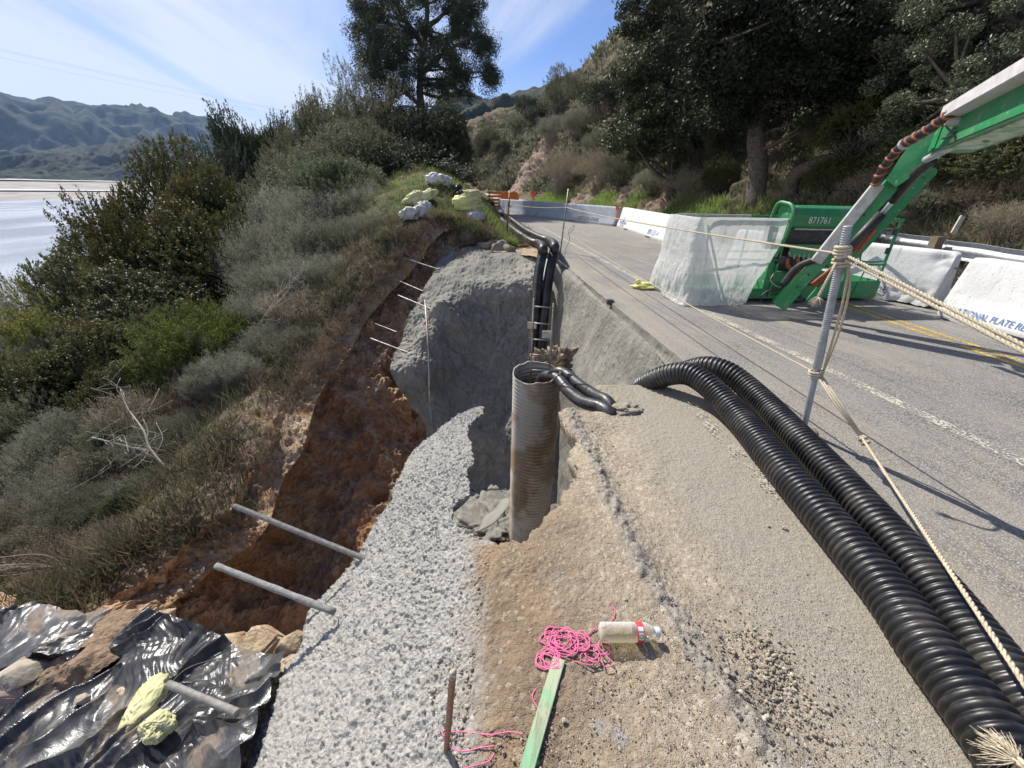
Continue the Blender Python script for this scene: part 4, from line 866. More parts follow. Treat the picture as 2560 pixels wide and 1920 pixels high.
# ============================================================ guardrail
GA=G(1893,497,.78); GB=G(2212,541,.78); gd=(GB-GA)/np.linalg.norm(GB-GA); gn=np.cross(gd,[0,0,1.]); gn=gn if gn@FW>0 else -gn
t=empty('guardrail',(GA[0],GA[1],0),0,'galvanised steel guardrail on wooden posts behind the barriers at the right','guardrail')
pf=[(0,.155),(.018,.15),(.07,.115),(.075,.09),(.01,.03),(.0,.0),(.01,-.03),(.075,-.09),(.07,-.115),(.018,-.15),(0,-.155)]
gg=[]; ga_,gb_=GA-gd*1.2,GB+gd*3
for u_ in np.linspace(0,1,60): gg.append([ga_+(gb_-ga_)*u_-gn*(a_)+np.array([0,0,b_-.155+.006*math.sin(u_*40)]) for a_,b_ in pf])
gg=np.array(gg); o=obj('rail',gg.reshape(-1,3),gridfaces(*gg.shape[:2]),galv('guardrail_steel',(.52,.54,.57)),t,smooth=True); md=o.modifiers.new('t','SOLIDIFY'); md.thickness=.004
for u_ in (.12,.42,.72):
    q=ga_+(gb_-ga_)*u_; MB().box([q[0]+gn[0]*.16,q[1]+gn[1]*.16,q[2]-.42],(.15,.18,.95)).build('post',basic('weathered_wood',(.2,.15,.11),rough=.9,bump=.5),t,bevel=.01)
    for z_ in (-.08,-.22): MB().tube([q-gn*.005+[0,0,z_],q-gn*.02+[0,0,z_]],.016,8).build('bolt',M_DKS,t)
q=G(2062,495,.7); o=MB().beam(P(2058,505,7.2),P(2080,467,7.15),.09,.03,(0,1,0)).build('marker_stake',basic('pale_wood',(.5,.47,.4),(.38,.34,.28),sc=12,rough=.85),None,bevel=.003); prop(o,'pale leaning wooden marker stake behind the guardrail','stake')
# ============================================================ green boom lift
LO=G(1480,646,.05); LE=G(1888,644,.05); LW=np.linalg.norm(LE-LO); lx=(LE-LO)/LW; lz=np.array([0,0,1.]); ly=np.cross(lz,lx)
def LB(x,y,z): return LO+lx*(x*LW/2.95)+ly*y+lz*z
LR_=np.stack([lx,ly,lz],1)
lift=empty('boom_lift',LB(1.5,.4,0),0,'green boom lift work basket on its folding jib, left part wrapped in clear plastic','boom lift')
def lbox(name,x0,x1,y0,y1,z0,z1,mat,par=lift,bev=.006):
    c=LB((x0+x1)/2,(y0+y1)/2,(z0+z1)/2); return MB().box(c,((x1-x0)*LW/2.95,y1-y0,z1-z0),LR_).build(name,mat,par,bevel=bev)
def ltube(name,pts,R,mat,par=lift,n=10,smooth_path=False,step=.02):
    q=[LB(*p) for p in pts]; q=even(q,step) if smooth_path else np.array(q); return MB().tube(q,R,n).build(name,mat,par,smooth=True,angle=.8)
lbox('platform_floor',0,2.95,0,.9,0,.05,M_GRN); lbox('toe_board',1.75,2.95,-.012,.012,.03,.27,M_GRN); lbox('toe_board',2.93,2.955,0,.9,.03,.27,M_GRN); lbox('toe_board',.0,1.2,-.012,.012,.03,.16,M_GRN); lbox('toe_board',0,2.95,.89,.91,.03,.2,M_GRN)
R_=.019
# wrapped end: rails
ltube('basket_rail',[(1.25,0,1.13),(.12,0,1.13),(.03,.03,1.12),(.02,.45,1.12),(.03,.87,1.12),(.12,.9,1.13),(1.25,.9,1.13)],R_,M_LGY)
ltube('basket_rail',[(1.25,0,.58),(.03,0,.58),(.02,.9,.58),(1.25,.9,.58)],.014,M_GRN)
for x_,y_ in ((.04,0),(.04,.9),(1.25,0),(1.25,.9),(2.42,.9)): ltube('basket_post',[(x_,y_,.03),(x_,y_,1.13)],.016,M_LGY if x_<.1 else M_GRN)
ltube('basket_rail',[(1.25,.9,1.13),(2.9,.9,1.13)],R_,M_GRN); ltube('basket_rail',[(1.25,.9,.58),(2.9,.9,.58)],.014,M_GRN)
lbox('bracket',.93,1.06,.0,.012,.80,1.1,M_GRN); lbox('bracket',1.062,1.22,.0,.012,.80,.88,M_GRN)
# right end frame with gate
for x_,y_ in ((2.9,0),(2.35,.0),(2.9,.9)): ltube('gate_post',[(x_,y_,.03),(x_,y_,1.14)],.017,M_GRN)
ltube('top_rail',[(2.45,0,1.15),(2.93,0,1.15)],.022,M_GRN); ltube('top_rail',[(2.9,0,1.15),(2.9,.9,1.15)],.019,M_GRN)
ltube('mid_rail',[(2.1,-.02,.52),(2.9,-.02,.52)],.016,M_GRN)
ltube('gate_hoop',[(2.45,-.03,1.02),(2.45,-.03,.64),(2.52,-.03,.57),(2.78,-.03,.57),(2.85,-.03,.64),(2.85,-.03,1.05)],.012,M_GRN,smooth_path=True); ltube('gate_bar',[(2.5,0,1.03),(2.9,0,1.03)],.01,M_GRN)
for z_ in (.95,.68): lbox('hinge',2.80,2.86,-.05,-.02,z_,z_+.09,M_DKS)
ltube('gate_rod',[(2.62,-.02,.52),(2.55,-.02,.05)],.01,M_GRN); lbox('red_label',2.02,2.16,-.016,-.012,.20,.235,basic('red_white_sticker',(.6,.05,.04),(.7,.65,.6),sc=30))
# control console
t=MB(); prof=[(.0,1.03),(-.02,1.06),(-.02,1.20),(.04,1.29),(.12,1.32),(.34,1.32),(.34,1.0)]
V=[];n=len(prof)
for x_ in (1.28,2.40): V+= [LB(x_,a,b) for a,b in prof]
t.add(V,[tuple(range(n)),tuple(range(n,2*n))[::-1]]+[(i,n+i,n+(i+1)%n,(i+1)%n) for i in range(n)])
con=t.build('console_cover',M_GRN,lift,bevel=.006)
o_=LB(1.66,-.028,1.13); place_text('lettering','871761',.125,M_WTXT,con,o_+lz*.0,lx,lz,sx=.95)
lbox('scratch_plate',1.36,2.3,-.0,.02,1.0,1.02,M_LGY,bev=0)
for x_ in (1.25,2.43): ltube('console_hoop',[(x_-(.07 if x_<2 else -.0),.0,.62),(x_,-.01,.95),(x_,-.03,1.2),(x_,.04,1.31),(x_,.16,1.345),(x_,.34,1.33),(x_,.40,1.1),(x_,.4,.7)],.026,M_GRN,smooth_path=True)
lbox('dark_recess',1.29,2.40,.10,.14,.80,1.02,M_DKS); lbox('console_shelf',1.27,2.42,.0,.35,.775,.80,M_GRN)
# green face plate with scalloped lower edge
out_=[(1.34,.80),(2.42,.80),(2.44,.72),(2.3,.68),(2.22,.60),(2.16,.50),(2.05,.46),(1.95,.46),(1.86,.50),(1.74,.56),(1.62,.62),(1.50,.63),(1.40,.66),(1.35,.72)]
t=MB(); V=[LB(a,-.035,b) for a,b in out_]+[LB(a,-.02,b) for a,b in out_]; n=len(out_); t.add(V,[tuple(range(n))[::-1],tuple(range(n,2*n))]+[(i,(i+1)%n,n+(i+1)%n,n+i) for i in range(n)]); t.build('face_plate',M_GRN,lift)
# body under the console
lbox('side_plate',1.14,1.26,.02,.06,.05,.74,M_GRN); lbox('lower_body',1.14,1.62,.04,.3,.02,.40,M_GRN); lbox('lower_body',1.62,2.1,.10,.4,.02,.40,M_GRN)
lbox('mechanism_box',1.36,2.05,.12,.4,.38,.78,M_DKS); lbox('valve_block',1.22,1.40,-.02,.08,.52,.62,M_DKS,bev=.01); lbox('valve_block',1.42,1.62,-.0,.1,.62,.72,M_LGY,bev=.02)
for k in range(5): ltube('fitting',[(1.44+k*.07,-.02,.70),(1.45+k*.07,-.03,.60)],.013,M_LGY)
for pts in ([(1.50,-.03,.62),(1.56,-.05,.45),(1.70,-.06,.32),(1.85,-.06,.22)],[(1.60,-.03,.60),(1.66,-.06,.42),(1.78,-.06,.33),(1.9,-.06,.25)],[(1.55,-.03,.38),(1.50,-.06,.25),(1.44,-.05,.1),(1.5,-.06,.0)],[(1.36,-.02,.6),(1.38,-.04,.5),(1.46,-.04,.44),(1.5,-.04,.36)]):
    ltube('hydraulic_hose',pts,.026,M_ORH,smooth_path=True)
ltube('hydraulic_hose',[(1.44,-.05,.24),(1.42,-.07,.12),(1.5,-.08,.02),(1.62,-.08,-.0),(1.72,-.05,.0)],.045,M_BLK,smooth_path=True)
ltube('cable',[(1.2,-.05,.4),(1.16,-.07,.3),(1.25,-.07,.22),(1.36,-.05,.18)],.007,M_LGY,smooth_path=True); ltube('cable',[(1.40,-.06,.14),(1.2,-.09,.16),(1.08,-.09,.06),(1.12,-.09,-.03),(1.3,-.08,-.02),(1.44,-.06,.02)],.012,M_BLK,smooth_path=True)
# jib: two parallel box arms, cover, cylinder
J0=P(1706,634,5.5); J1=P(1960,362,4.55); K0=P(1762,640,5.55); K1=P(2000,380,4.75)
jd=(J1-J0)/np.linalg.norm(J1-J0); jn=np.cross(jd,lz); jn/=np.linalg.norm(jn); jup=np.cross(jn,jd); jup=jup if jup[2]>0 else -jup
MB().beam(J0-jd*.06,J1+jd*.1,.13,.155,jup).build('jib_arm',M_GRN,lift,bevel=.006)
MB().beam(K0-jd*.1,K1+jd*.02,.09,.12,jup).build('lower_link',M_GRN,lift,bevel=.006)
o=MB().tube([K1+jd*.03-jn*.08,K1+jd*.03+jn*.08],.055,16).build('link_pivot',M_GRN,lift,smooth=True,angle=.6)
C0=P(1762,566,5.15); C1=P(1898,398,4.65); cd=(C1-C0)/np.linalg.norm(C1-C0)
MB().beam(C0,C1,.13,.115,jup).build('hose_tray',M_LGY,lift,bevel=.006)
MB().tube(even([J0+jd*.05-jn*.02+jup*.14,J0+jd*.3+jup*.15,C0+cd*.05+jup*.0],.02),.042,14).build('boot',M_BLK,lift,smooth=True)
MB().tube([K0+jd*.45+jup*.12,K0+jd*1.1+jup*.12],.055,14).build('cylinder_body',M_BLK,lift,smooth=True); MB().tube([K0+jd*1.1+jup*.12,K1-jd*.1+jup*.1],.026,12).build('cylinder_rod',galv('chrome_rod',(.6,.6,.62)),lift,smooth=True)
for o_ in (0,.04,.08): MB().tube(even([K0+jd*.1+jup*(.06+o_),K0+jd*.5+jup*(.0+o_)-jn*.04,K0+jd*.95+jup*(.05+o_)],.03),.022,8).build('hydraulic_hose',M_ORH,lift,smooth=True)
MB().box(J0-jd*.06-jup*.02+jn*.0,(.12,.1,.12)).build('pivot_block',M_DKS,lift,bevel=.02)
# foot forks at the bottom of the arms
for s_ in (-.06,.06): MB().beam(J0+jn*s_-jd*.2,J0+jn*s_+jd*.1,.02,.2,jup).build('fork_plate',M_GRN,lift,bevel=.01)
# elbow plates
def plate(name,px,Z0,Z1,mat,off=(0,0,0)):
    V=[]; n=len(px)
    for Zz in (0,1): V+= [P(x,y,Z0+(Z1-Z0)*(x-1900)/300+Zz*.16)+np.array(off) for x,y in px]
    return MB().add(V,[tuple(range(n))[::-1],tuple(range(n,2*n))]+[(i,(i+1)%n,n+(i+1)%n,n+i) for i in range(n)]).build(name,mat,lift,bevel=.004)
plate('elbow_plate',[(1912,388),(1925,372),(1944,340),(1972,305),(1990,290),(2022,262),(2060,252),(2084,262),(2090,318),(2060,326),(2028,318),(2020,340),(1995,362),(1955,392),(1935,405)],4.5,3.8,M_GRN)
plate('elbow_box',[(1985,333),(2018,300),(2048,305),(2042,330),(2020,352),(1990,352)],4.35,3.75,M_GRN)
# main boom
BA=P(2068,283,3.85); BB=P(2420,122,2.2); bd=(BB-BA)/np.linalg.norm(BB-BA); bn=np.cross(bd,lz); bn/=np.linalg.norm(bn); bu=np.cross(bn,bd); bu=bu if bu[2]>0 else -bu
MB().beam(BA,BB,.32,.36,bu).build('main_boom',M_GRN,lift,bevel=.008)
bt=BA+bu*.20
tr=P(2052,243,3.55); MB().beam(tr+bd*.0,tr+(bd*3),.12,.10,bu).build('boom_hose_tray',basic('white_grey_tray',(.62,.6,.6),(.5,.48,.48),sc=8,rough=.5,bump=.2),lift,bevel=.006)
MB().beam(BA+bd*.25-bu*.175,BB-bu*.175,.2,.03,bu).build('boom_wear_strip',basic('dusty_white',(.55,.6,.52),(.2,.35,.2),sc=9,rough=.8),lift)
MB().box(BA+bd*.14-bn*.0,(.34,.12,.34),np.stack([bn,bd,bu],1)).build('boom_collar',M_GRN,lift,bevel=.01)
MB().tube([P(2115,285,3.35),P(2140,300,3.3)],.035,16).build('pin',M_GRN,lift,smooth=True,angle=.6); MB().tube([P(2062,262,3.5)-bn*.05,P(2062,262,3.5)+bn*.05],.04,16).build('pin',M_LGY,lift,smooth=True,angle=.6)
# wrapped hose bundle over the elbow
hb=[P(1892,397,4.55),P(1900,378,4.45),P(1912,358,4.35),P(1945,318,4.1),P(1980,295,3.85),P(2010,277,3.7),P(2040,255,3.55),P(2058,240,3.45)]
q=even(hb,.008); s_=np.arange(len(q))*.008; MB().tube(q,.040*(1+.05*np.sign(np.sin(s_/.05*2*math.pi))),16).build('hose_bundle',M_BLK,lift,smooth=True)
k=s_/.11*2*math.pi; tg=np.gradient(q,axis=0); tg/=np.linalg.norm(tg,axis=1)[:,None]; a_=np.cross(tg,[0,0,1.]); a_/=np.linalg.norm(a_,axis=1)[:,None]; b_=np.cross(tg,a_)
MB().tube(q+(a_*np.cos(k)[:,None]+b_*np.sin(k)[:,None])*.036,.014,7).build('hose_wrap',M_ORH,lift,smooth=True)
MB().tube([q[len(q)//2-4],q[len(q)//2+2]],.052,18).build('hose_clamp',M_LGY,lift,smooth=True,angle=.6)
MB().tube(even([P(2035,300,3.6),P(2055,292,3.5),P(2080,275,3.45)],.02),.008,6).build('cable',M_BLK,lift,smooth=True); MB().tube(even([P(2040,268,3.5),P(2065,300,3.45),P(2050,312,3.5)],.02),.008,6).build('cable',M_BLK,lift,smooth=True)
MB().tube(even([P(2000,345,4.1),P(2040,325,3.8),P(2068,312,3.7)],.03),.032,12).build('cylinder_rod',bpy.data.materials['chrome_rod'],lift,smooth=True)
MB().tube(even([P(1930,432,4.8),P(1975,380,4.35),P(2012,348,4.1)],.03),.05,12).build('cylinder_body',M_BLK,lift,smooth=True)
# water bottle lying on the console shelf
def bottle_mat(name,c=(.86,.9,.93)):
    m=MT(name); m.set('Base Color',c).set('Roughness',.08).set('Transmission Weight',.95).set('IOR',1.2); return m.m
M_PET=bottle_mat('clear_bottle')
# clear plastic sheet wrapped round the left end
m=MT('clear_sheeting'); n=m.noise(3,5,.6); n2=m.noise(14,5,.65,.5)
tr=m.N.new('ShaderNodeBsdfTransparent'); tl=m.N.new('ShaderNodeBsdfTranslucent'); mx1=m.N.new('ShaderNodeMixShader'); mx2=m.N.new('ShaderNodeMixShader'); tl.inputs[0].default_value=(.84,.84,.82,1); tr.inputs[0].default_value=(.97,.97,.97,1)
m.set('Base Color',(.78,.78,.76)).set('Roughness',.28); m.l(m.b.outputs[0],mx1.inputs[1]); m.l(tl.outputs[0],mx1.inputs[2]); mx1.inputs[0].default_value=.35
m.l(m.rng(n,.35,.65,.70,.95),mx2.inputs[0]); m.l(tr.outputs[0],mx2.inputs[1]); m.l(mx1.outputs[0],mx2.inputs[2]); m.l(mx2.outputs[0],m.out.inputs[0]); m.bump(n2,.6,.03); M_CLEAR=m.m
rows=[[(.10,.93,1.13),(-.02,.9,1.14),(-.03,.45,1.14),(-.02,-.02,1.15),(.3,-.03,1.155),(.7,-.03,1.155),(1.2,-.03,1.155)],
 [(.10,.95,.95),(-.05,.93,.95),(-.08,.45,.95),(-.06,-.05,.95),(.3,-.06,.93),(.7,-.05,.93),(1.19,-.05,.93)],
 [(.10,1.0,.6),(-.06,.97,.6),(-.10,.45,.6),(-.08,-.12,.6),(.25,-.1,.58),(.65,-.07,.58),(1.12,-.05,.6)],
 [(.10,1.0,.3),(-.09,1.0,.3),(-.14,.45,.3),(-.11,-.16,.3),(.2,-.13,.25),(.6,-.1,.25),(.98,-.08,.3)],
 [(.10,1.0,.1),(-.10,1.0,.1),(-.15,.4,.1),(-.11,-.2,.08),(.15,-.2,.06),(.55,-.18,.05),(.88,-.14,.1)],
 [(.10,.9,-.04),(-.08,.9,-.04),(-.18,.3,-.03),(-.17,-.22,-.04),(.15,-.26,-.045),(.6,-.25,-.05),(.82,-.2,-.0)]]
g=densify([[LB(*p) for p in r] for r in rows],150,260); n=gnormals(g); hh_=np.linspace(0,1,150)[:,None]
q=g*np.array([3,3,.8]); g=g+n*((fbm(q,1.4,4,.55,101)*.045*hh_+np.abs(fbm(g*np.array([1.6,1.6,.5]),6,3,.5,102))*.03*(hh_+.15))[...,None])
g[-12:,:,2]=np.maximum(g[-12:,:,2],.01)
g[:,:,2]=np.maximum(g[:,:,2],.008+fbm(g,8,2,.5,4)*.004)
obj('plastic_wrap',g.reshape(-1,3),gridfaces(150,260),M_CLEAR,lift,smooth=True)
q=LB(1.98,.06,.84); o=MB().lathe([(0,0),(.03,.003),(.033,.02),(.03,.06),(.033,.1),(.033,.14),(.02,.17),(.012,.18),(.012,.2),(0,.2)],20,q,lx).build('water_bottle',M_PET,None,smooth=True); prop(o,'small clear water bottle lying on the green console shelf','bottle')

def bolt(p,d,r=.014): d=np.array(d)/np.linalg.norm(d); MB().tube([p,np.array(p)+d*.014],r,6).build('bolt',M_DKS,lift)
for x_,z_ in ((1.42,.76),(1.85,.76),(2.34,.76),(1.98,.50)): bolt(LB(x_,-.036,z_),-ly)
for k_ in (.12,.3,.8,1.1): bolt(J0+jd*k_-jn*.0+(-jn if (jn@FW)>0 else jn)*.066,(-jn if (jn@FW)>0 else jn))
for s_ in (.35,.5): 
    for u_ in (-.1,.1): f_=(-bn if (bn@FW)>0 else bn); bolt(BA+bd*s_+bu*u_+f_*.151,f_,.016)
for x_ in (1.18,1.22):
    for z_ in (.1,.3,.6): bolt(LB(x_,.018,z_),-ly,.009)
# ============================================================ spoil heap and black plastic at the lower left
gr=[[(-260,1180,4.6),(-100,1230,4.5),(60,1290,4.3),(220,1330,4.2),(340,1345,4.1),(430,1380,3.7),(520,1385,3.35),(590,1372,3.25),(660,1372,3.15),(760,1380,2.9)],
 [(-260,1290,3.9),(-100,1300,3.9),(40,1325,3.7),(200,1336,3.5),(340,1335,3.35),(430,1365,3.15),(520,1402,2.98),(590,1400,2.92),(660,1400,2.8),(740,1420,2.6)],
 [(-260,1420,3.4),(-100,1420,3.3),(40,1420,3.2),(200,1420,3.1),(340,1430,2.95),(440,1440,2.85),(540,1450,2.75),(620,1460,2.62),(700,1470,2.4),(760,1490,2.2)],
 [(-260,1560,2.9),(-100,1560,2.8),(40,1560,2.7),(200,1560,2.6),(340,1560,2.45),(440,1560,2.35),(540,1560,2.25),(620,1570,2.15),(700,1580,2.0),(760,1600,1.9)],
 [(-300,1720,2.5),(-100,1720,2.4),(40,1720,2.35),(200,1720,2.25),(340,1720,2.1),(440,1720,2.05),(540,1720,1.98),(620,1720,1.9),(700,1720,1.8),(760,1720,1.7)],
 [(-300,2000,2.1),(-100,2000,2.1),(40,2000,2.0),(200,2000,1.95),(340,2000,1.85),(440,2000,1.8),(540,2000,1.75),(620,2000,1.7),(700,2000,1.6),(760,2000,1.5)]]
gb=[[P(*q) for q in r] for r in gr]
low=[q+np.array([-.1,.6,-1.6]) for q in gb[0]]; gbb=[low]+gb
g=densify(gbb,220,260); g[...,2]-=.06; n=gnormals(g); g=g+n*(fbm(g,2.5,4,.55,111)*.07+np.abs(fbm(g,9,3,.6,112))*.02)[...,None]
o=obj('spoil_heap',g.reshape(-1,3),gridfaces(220,260),M_EARTH,smooth=True); prop(o,kind='structure')
m=MT('black_plastic_sheet'); a=m.noise(1.7,5,.62,.4); b2=m.noise(6,5,.65,.6); ds=m.noise(1,5,.7,0,m.map((1.4,3.0,2),(0,0,.8))); f=m.noise(55,4,.7)
dust=m.math('MULTIPLY',m.rng(ds,.53,.66),m.rng(f,.25,.6,.5,1)); soil=m.mix(m.rng(f,.35,.65),(.30,.22,.15),(.20,.145,.10))
c=m.mix(m.rng(b2,.35,.65),(.022,.022,.024),(.065,.064,.062)); c=m.mix(m.math('MULTIPLY',dust,.9),c,soil)
m.set('Base Color',c).set('Roughness',m.math('ADD',m.rng(dust,0,.6,0,.5),m.rng(m.noise(9,4,.6),.35,.65,.27,.42))).set('Specular IOR Level',.75); m.bump(b2,.35,.03); M_PLAST=m.m
def sheet(name,ctrl,nr,nc,label,amp=1.,seed=120):
    g=densify(ctrl,nr,nc); n=gnormals(g); n=n*np.sign(n[...,2:3]+1e-9)
    q=g.copy(); w=fbm(g,1.6,3,.5,seed); q=q+np.stack([w,fbm(g,1.6,3,.5,seed+1),w*0],2)*.22
    ang=math.radians(38); ca,sa=math.cos(ang),math.sin(ang); u_=q[...,0]*ca+q[...,1]*sa; v_=-q[...,0]*sa+q[...,1]*ca
    st=np.stack([u_*1.1,v_*4.2,q[...,2]*.5],2)
    r1=1-np.abs(fbm(st,1.15,2,.5,seed+2)); msk=np.clip(fbm(g,1.1,2,.5,seed+5)*1.7+.55,0,1)
    hsum=0; rr_=np.random.default_rng(seed)
    for k_ in range(16):
        f_=1.1*1.24**k_; a_=rr_.uniform(0,math.pi) if k_%3 else ang+rr_.normal()*.25; wv_=vnoise(g*(1.1+f_*.35)+k_*5.,seed+20+k_)*.42
        t_=q[...,0]*math.cos(a_)*f_+q[...,1]*math.sin(a_)*f_+wv_+rr_.random(); tri=np.abs((t_%1.)*2-1); gate=np.clip(vnoise(g*(.8+f_*.22)+k_*9.,seed+50+k_)*2.2+.3,0,1)
        hsum=hsum+(tri-.5)*gate*(.075/f_**.85)*(1 if k_<4 else msk*.8+.2)
    g=g+n*(((np.clip(r1,0,1)**4-.35)*.07+hsum)*amp+.035)[...,None]
    o=obj(name,g.reshape(-1,3),gridfaces(nr,nc),M_PLAST,smooth=True); return prop(o,label,'plastic sheet'),g
top=gr[1]; pl=[[P(x,y+6,Z) for x,y,Z in [(-260,1290,3.85),(-100,1296,3.8),(0,1312,3.65),(110,1308,3.5),(215,1330,3.38),(262,1338,3.33)]],
 [P(x,y,Z) for x,y,Z in [(-260,1380,3.4),(-100,1380,3.4),(0,1390,3.25),(90,1385,3.15),(180,1380,3.1),(215,1385,3.07)]],
 [P(x,y,Z) for x,y,Z in [(-260,1480,3.1),(-120,1470,3.1),(-30,1470,3.0),(40,1450,2.95),(110,1430,2.9),(150,1432,2.87)]]]
sheet('plastic_sheet',pl,220,240,'black plastic sheet at the left frame edge above the rocks',.9,130)
p2=[[P(x,y,Z) for x,y,Z in [(330,1322,3.25),(380,1335,3.12),(430,1352,3.03),(480,1378,2.95),(515,1400,2.86),(570,1410,2.78),(625,1412,2.66)]],
 [P(x,y,Z) for x,y,Z in [(250,1400,3.05),(330,1410,2.95),(400,1420,2.87),(460,1430,2.8),(520,1440,2.72),(570,1450,2.62),(610,1455,2.50)]],
 [P(x,y,Z) for x,y,Z in [(130,1480,2.9),(230,1490,2.78),(330,1500,2.66),(420,1505,2.56),(490,1510,2.46),(545,1515,2.38),(590,1520,2.30)]],
 [P(x,y,Z) for x,y,Z in [(-60,1560,2.75),(90,1570,2.6),(240,1580,2.46),(350,1585,2.36),(440,1590,2.26),(510,1590,2.2),(565,1590,2.13)]],
 [P(x,y,Z) for x,y,Z in [(-200,1680,2.5),(0,1690,2.35),(180,1690,2.25),(300,1690,2.15),(400,1690,2.07),(470,1690,2.02),(525,1690,1.95)]],
 [P(x,y,Z) for x,y,Z in [(-250,1900,2.1),(0,1900,2.0),(160,1900,1.95),(280,1900,1.9),(360,1900,1.85),(430,1900,1.8),(490,1900,1.75)]]]
_,PG=sheet('plastic_sheet',p2,560,560,'large crumpled shiny black plastic sheet covering the heap beside the slab',1.,140)
def on_plast(xd,yd,lift_=0.):
    v=PG-np.array([0,0,H]); Zq=v@FW; X=((v@RT)/Zq*FPX+512)/K; Y=(-(v@UP)/Zq*FPX+384)/K; i=np.argmin((X-xd)**2+(Y-yd)**2); return PG.reshape(-1,3)[i]+np.array([0,0,lift_])
# dirt streak between the sheets
cs_=[[P(x,y,Z) for x,y,Z in [(215,1332,3.42),(260,1330,3.38),(300,1330,3.33),(335,1335,3.28)]],[P(x,y,Z) for x,y,Z in [(170,1372,3.2),(215,1380,3.13),(260,1385,3.1),(300,1380,3.08)]],[P(x,y,Z) for x,y,Z in [(110,1420,3.0),(150,1430,2.95),(190,1440,2.9),(225,1440,2.87)]],[P(x,y,Z) for x,y,Z in [(-60,1470,2.98),(20,1490,2.92),(70,1510,2.82),(110,1530,2.74)]]]
g=densify(cs_,120,90); n=gnormals(g); n=n*np.sign(n[...,2:3]); v_=np.linspace(0,1,90)[None]; g=g+n*((np.sin(v_*math.pi)*.09-.01)+fbm(g,14,3,.6,7)*.018)[...,None]
o=obj('dirt_spill',g.reshape(-1,3),gridfaces(120,90),basic('brown_clods',(.32,.23,.16),(.21,.15,.10),sc=20,rough=.95,bump=1,bsc=70,bd=.015,spec=.2),smooth=True); prop(o,kind='stuff',label='spill of brown clods over the black plastic',cat='dirt')
M_RED=basic('pink_stone',(.46,.33,.28),(.34,.25,.2),sc=10,rough=.9,bump=.7,bsc=50,bd=.01)
rock('rock',P(45,1460,2.85),(.19,.13,.10),3,'big angular tan rock on the black plastic at the left edge',rz=.5)
rock('rock',P(10,1500,2.75),(.13,.09,.08),5,'pinkish rock cut by the left frame edge below the big tan one',mat=M_RED)
rock('rock',P(103,1402,3.02),(.10,.085,.08),7,'rounded tan rock, lower of the touching pair near the dirt spill'); rock('rock',P(142,1380,3.06),(.075,.07,.065),9,'small rounded tan rock, upper of the touching pair near the dirt spill')
rock('rock',on_plast(185,1518,.035),(.065,.04,.045),11,'small pale flat-sided rock alone on the plastic left of the yellow bag'); rock('rock',P(330,1335,3.2),(.10,.035,.04),13,'thin slab-shaped rock at the top edge of the plastic',rz=.6)
rock('rock',on_plast(146,1488,.02),(.035,.02,.018),15,'tiny pale stone on the plastic above the lone pale rock')
M_BOU=basic('tan_earth_boulder',(.50,.40,.27),(.30,.20,.12),sc=7,rough=.95,bump=1,bsc=28,bd=.02,spec=.2)
rock('boulder',P(575,1397,3.0),(.26,.20,.17),17,'crumbly tan earth boulder beside the slab above the plastic','boulder',mat=M_BOU); rock('boulder',P(640,1392,2.92),(.16,.14,.12),19,'smaller tan earth boulder tucked against the slab','boulder',mat=M_BOU,rz=1)
rock('boulder',P(500,1402,3.12),(.17,.14,.10),23,'low brown earth clod left of the tan boulder','boulder',mat=M_BOU,rz=2)
# yellow bag tied in two lobes
c1=on_plast(325,1532,.05); c2=on_plast(345,1585,.05)
ang=math.atan2(*(on_plast(360,1500)-on_plast(285,1575))[1::-1])
t=empty('tied_bag',c1,0,'pale yellow cloth sandbag tied in the middle, lying on the black plastic','sandbag')
def lobe(c,r,seed,R,taper=.5):
    th=np.linspace(0,math.pi,40)[:,None]; ph=np.linspace(0,2*math.pi,56,endpoint=False)[None]; z=np.cos(th)*np.ones_like(ph)
    k=np.sin(th)**.8*(1-taper*.5*(1-z)*.8); v=np.stack([z*r[0],np.cos(ph)*k*r[1],np.sin(ph)*k*r[2]],2)
    pl=(np.abs(np.sin(ph*4+z*2+seed+fbm(np.stack([z,z*0+ph,z],2),1.5,2,.5,2)))*.055*np.clip(1-z,0,2)+np.abs(fbm(v/np.array(r),3,3,.6,seed))*.07); d=v/np.array(r); v=v*(1-pl[...,None]*np.array([0,1,1]))*(1+fbm(d+seed,1.8,4,.55,seed)[...,None]*.10)
    v=v@np.array(R).T+c; return v.reshape(-1,3),ringfaces(40,56)
V,F=blob(c1+np.array([0,0,.02]),(.150,.088,.06),3,rotz(ang),.20,.10,n=(60,90),p=2.1,freq=1.0); obj('bag_body',V,F,M_PBAG,t,smooth=True)
V,F=blob(c2+np.array([0,0,.02]),(.085,.078,.055),8,rotz(ang-2.1),.25,.16,n=(60,90),p=2.2,freq=1.2); obj('bag_neck',V,F,M_PBAG,t,smooth=True)
for a_ in (0,.02): 
    k=np.linspace(0,2*math.pi,16); q=(c1*.45+c2*.55)+np.array([0,0,.02]); dd=(c2-c1)/np.linalg.norm(c2-c1); u_=np.cross(dd,[0,0,1.]); MB().tube(q+dd*a_+u_*np.cos(k)[:,None]*.05+np.array([0,0,1.])*np.sin(k)[:,None]*.045,.003,5,cap=False).build('tie_cord',M_CORD,t,smooth=True)
rope('cord',[c1+np.array([.0,0,.06]),on_plast(365,1512,.10),on_plast(420,1470,.13),on_plast(498,1428,.05)],.0035,'thin dark cord running from the tied yellow bag up over the plastic',M_CORD,'cord',tw=False)
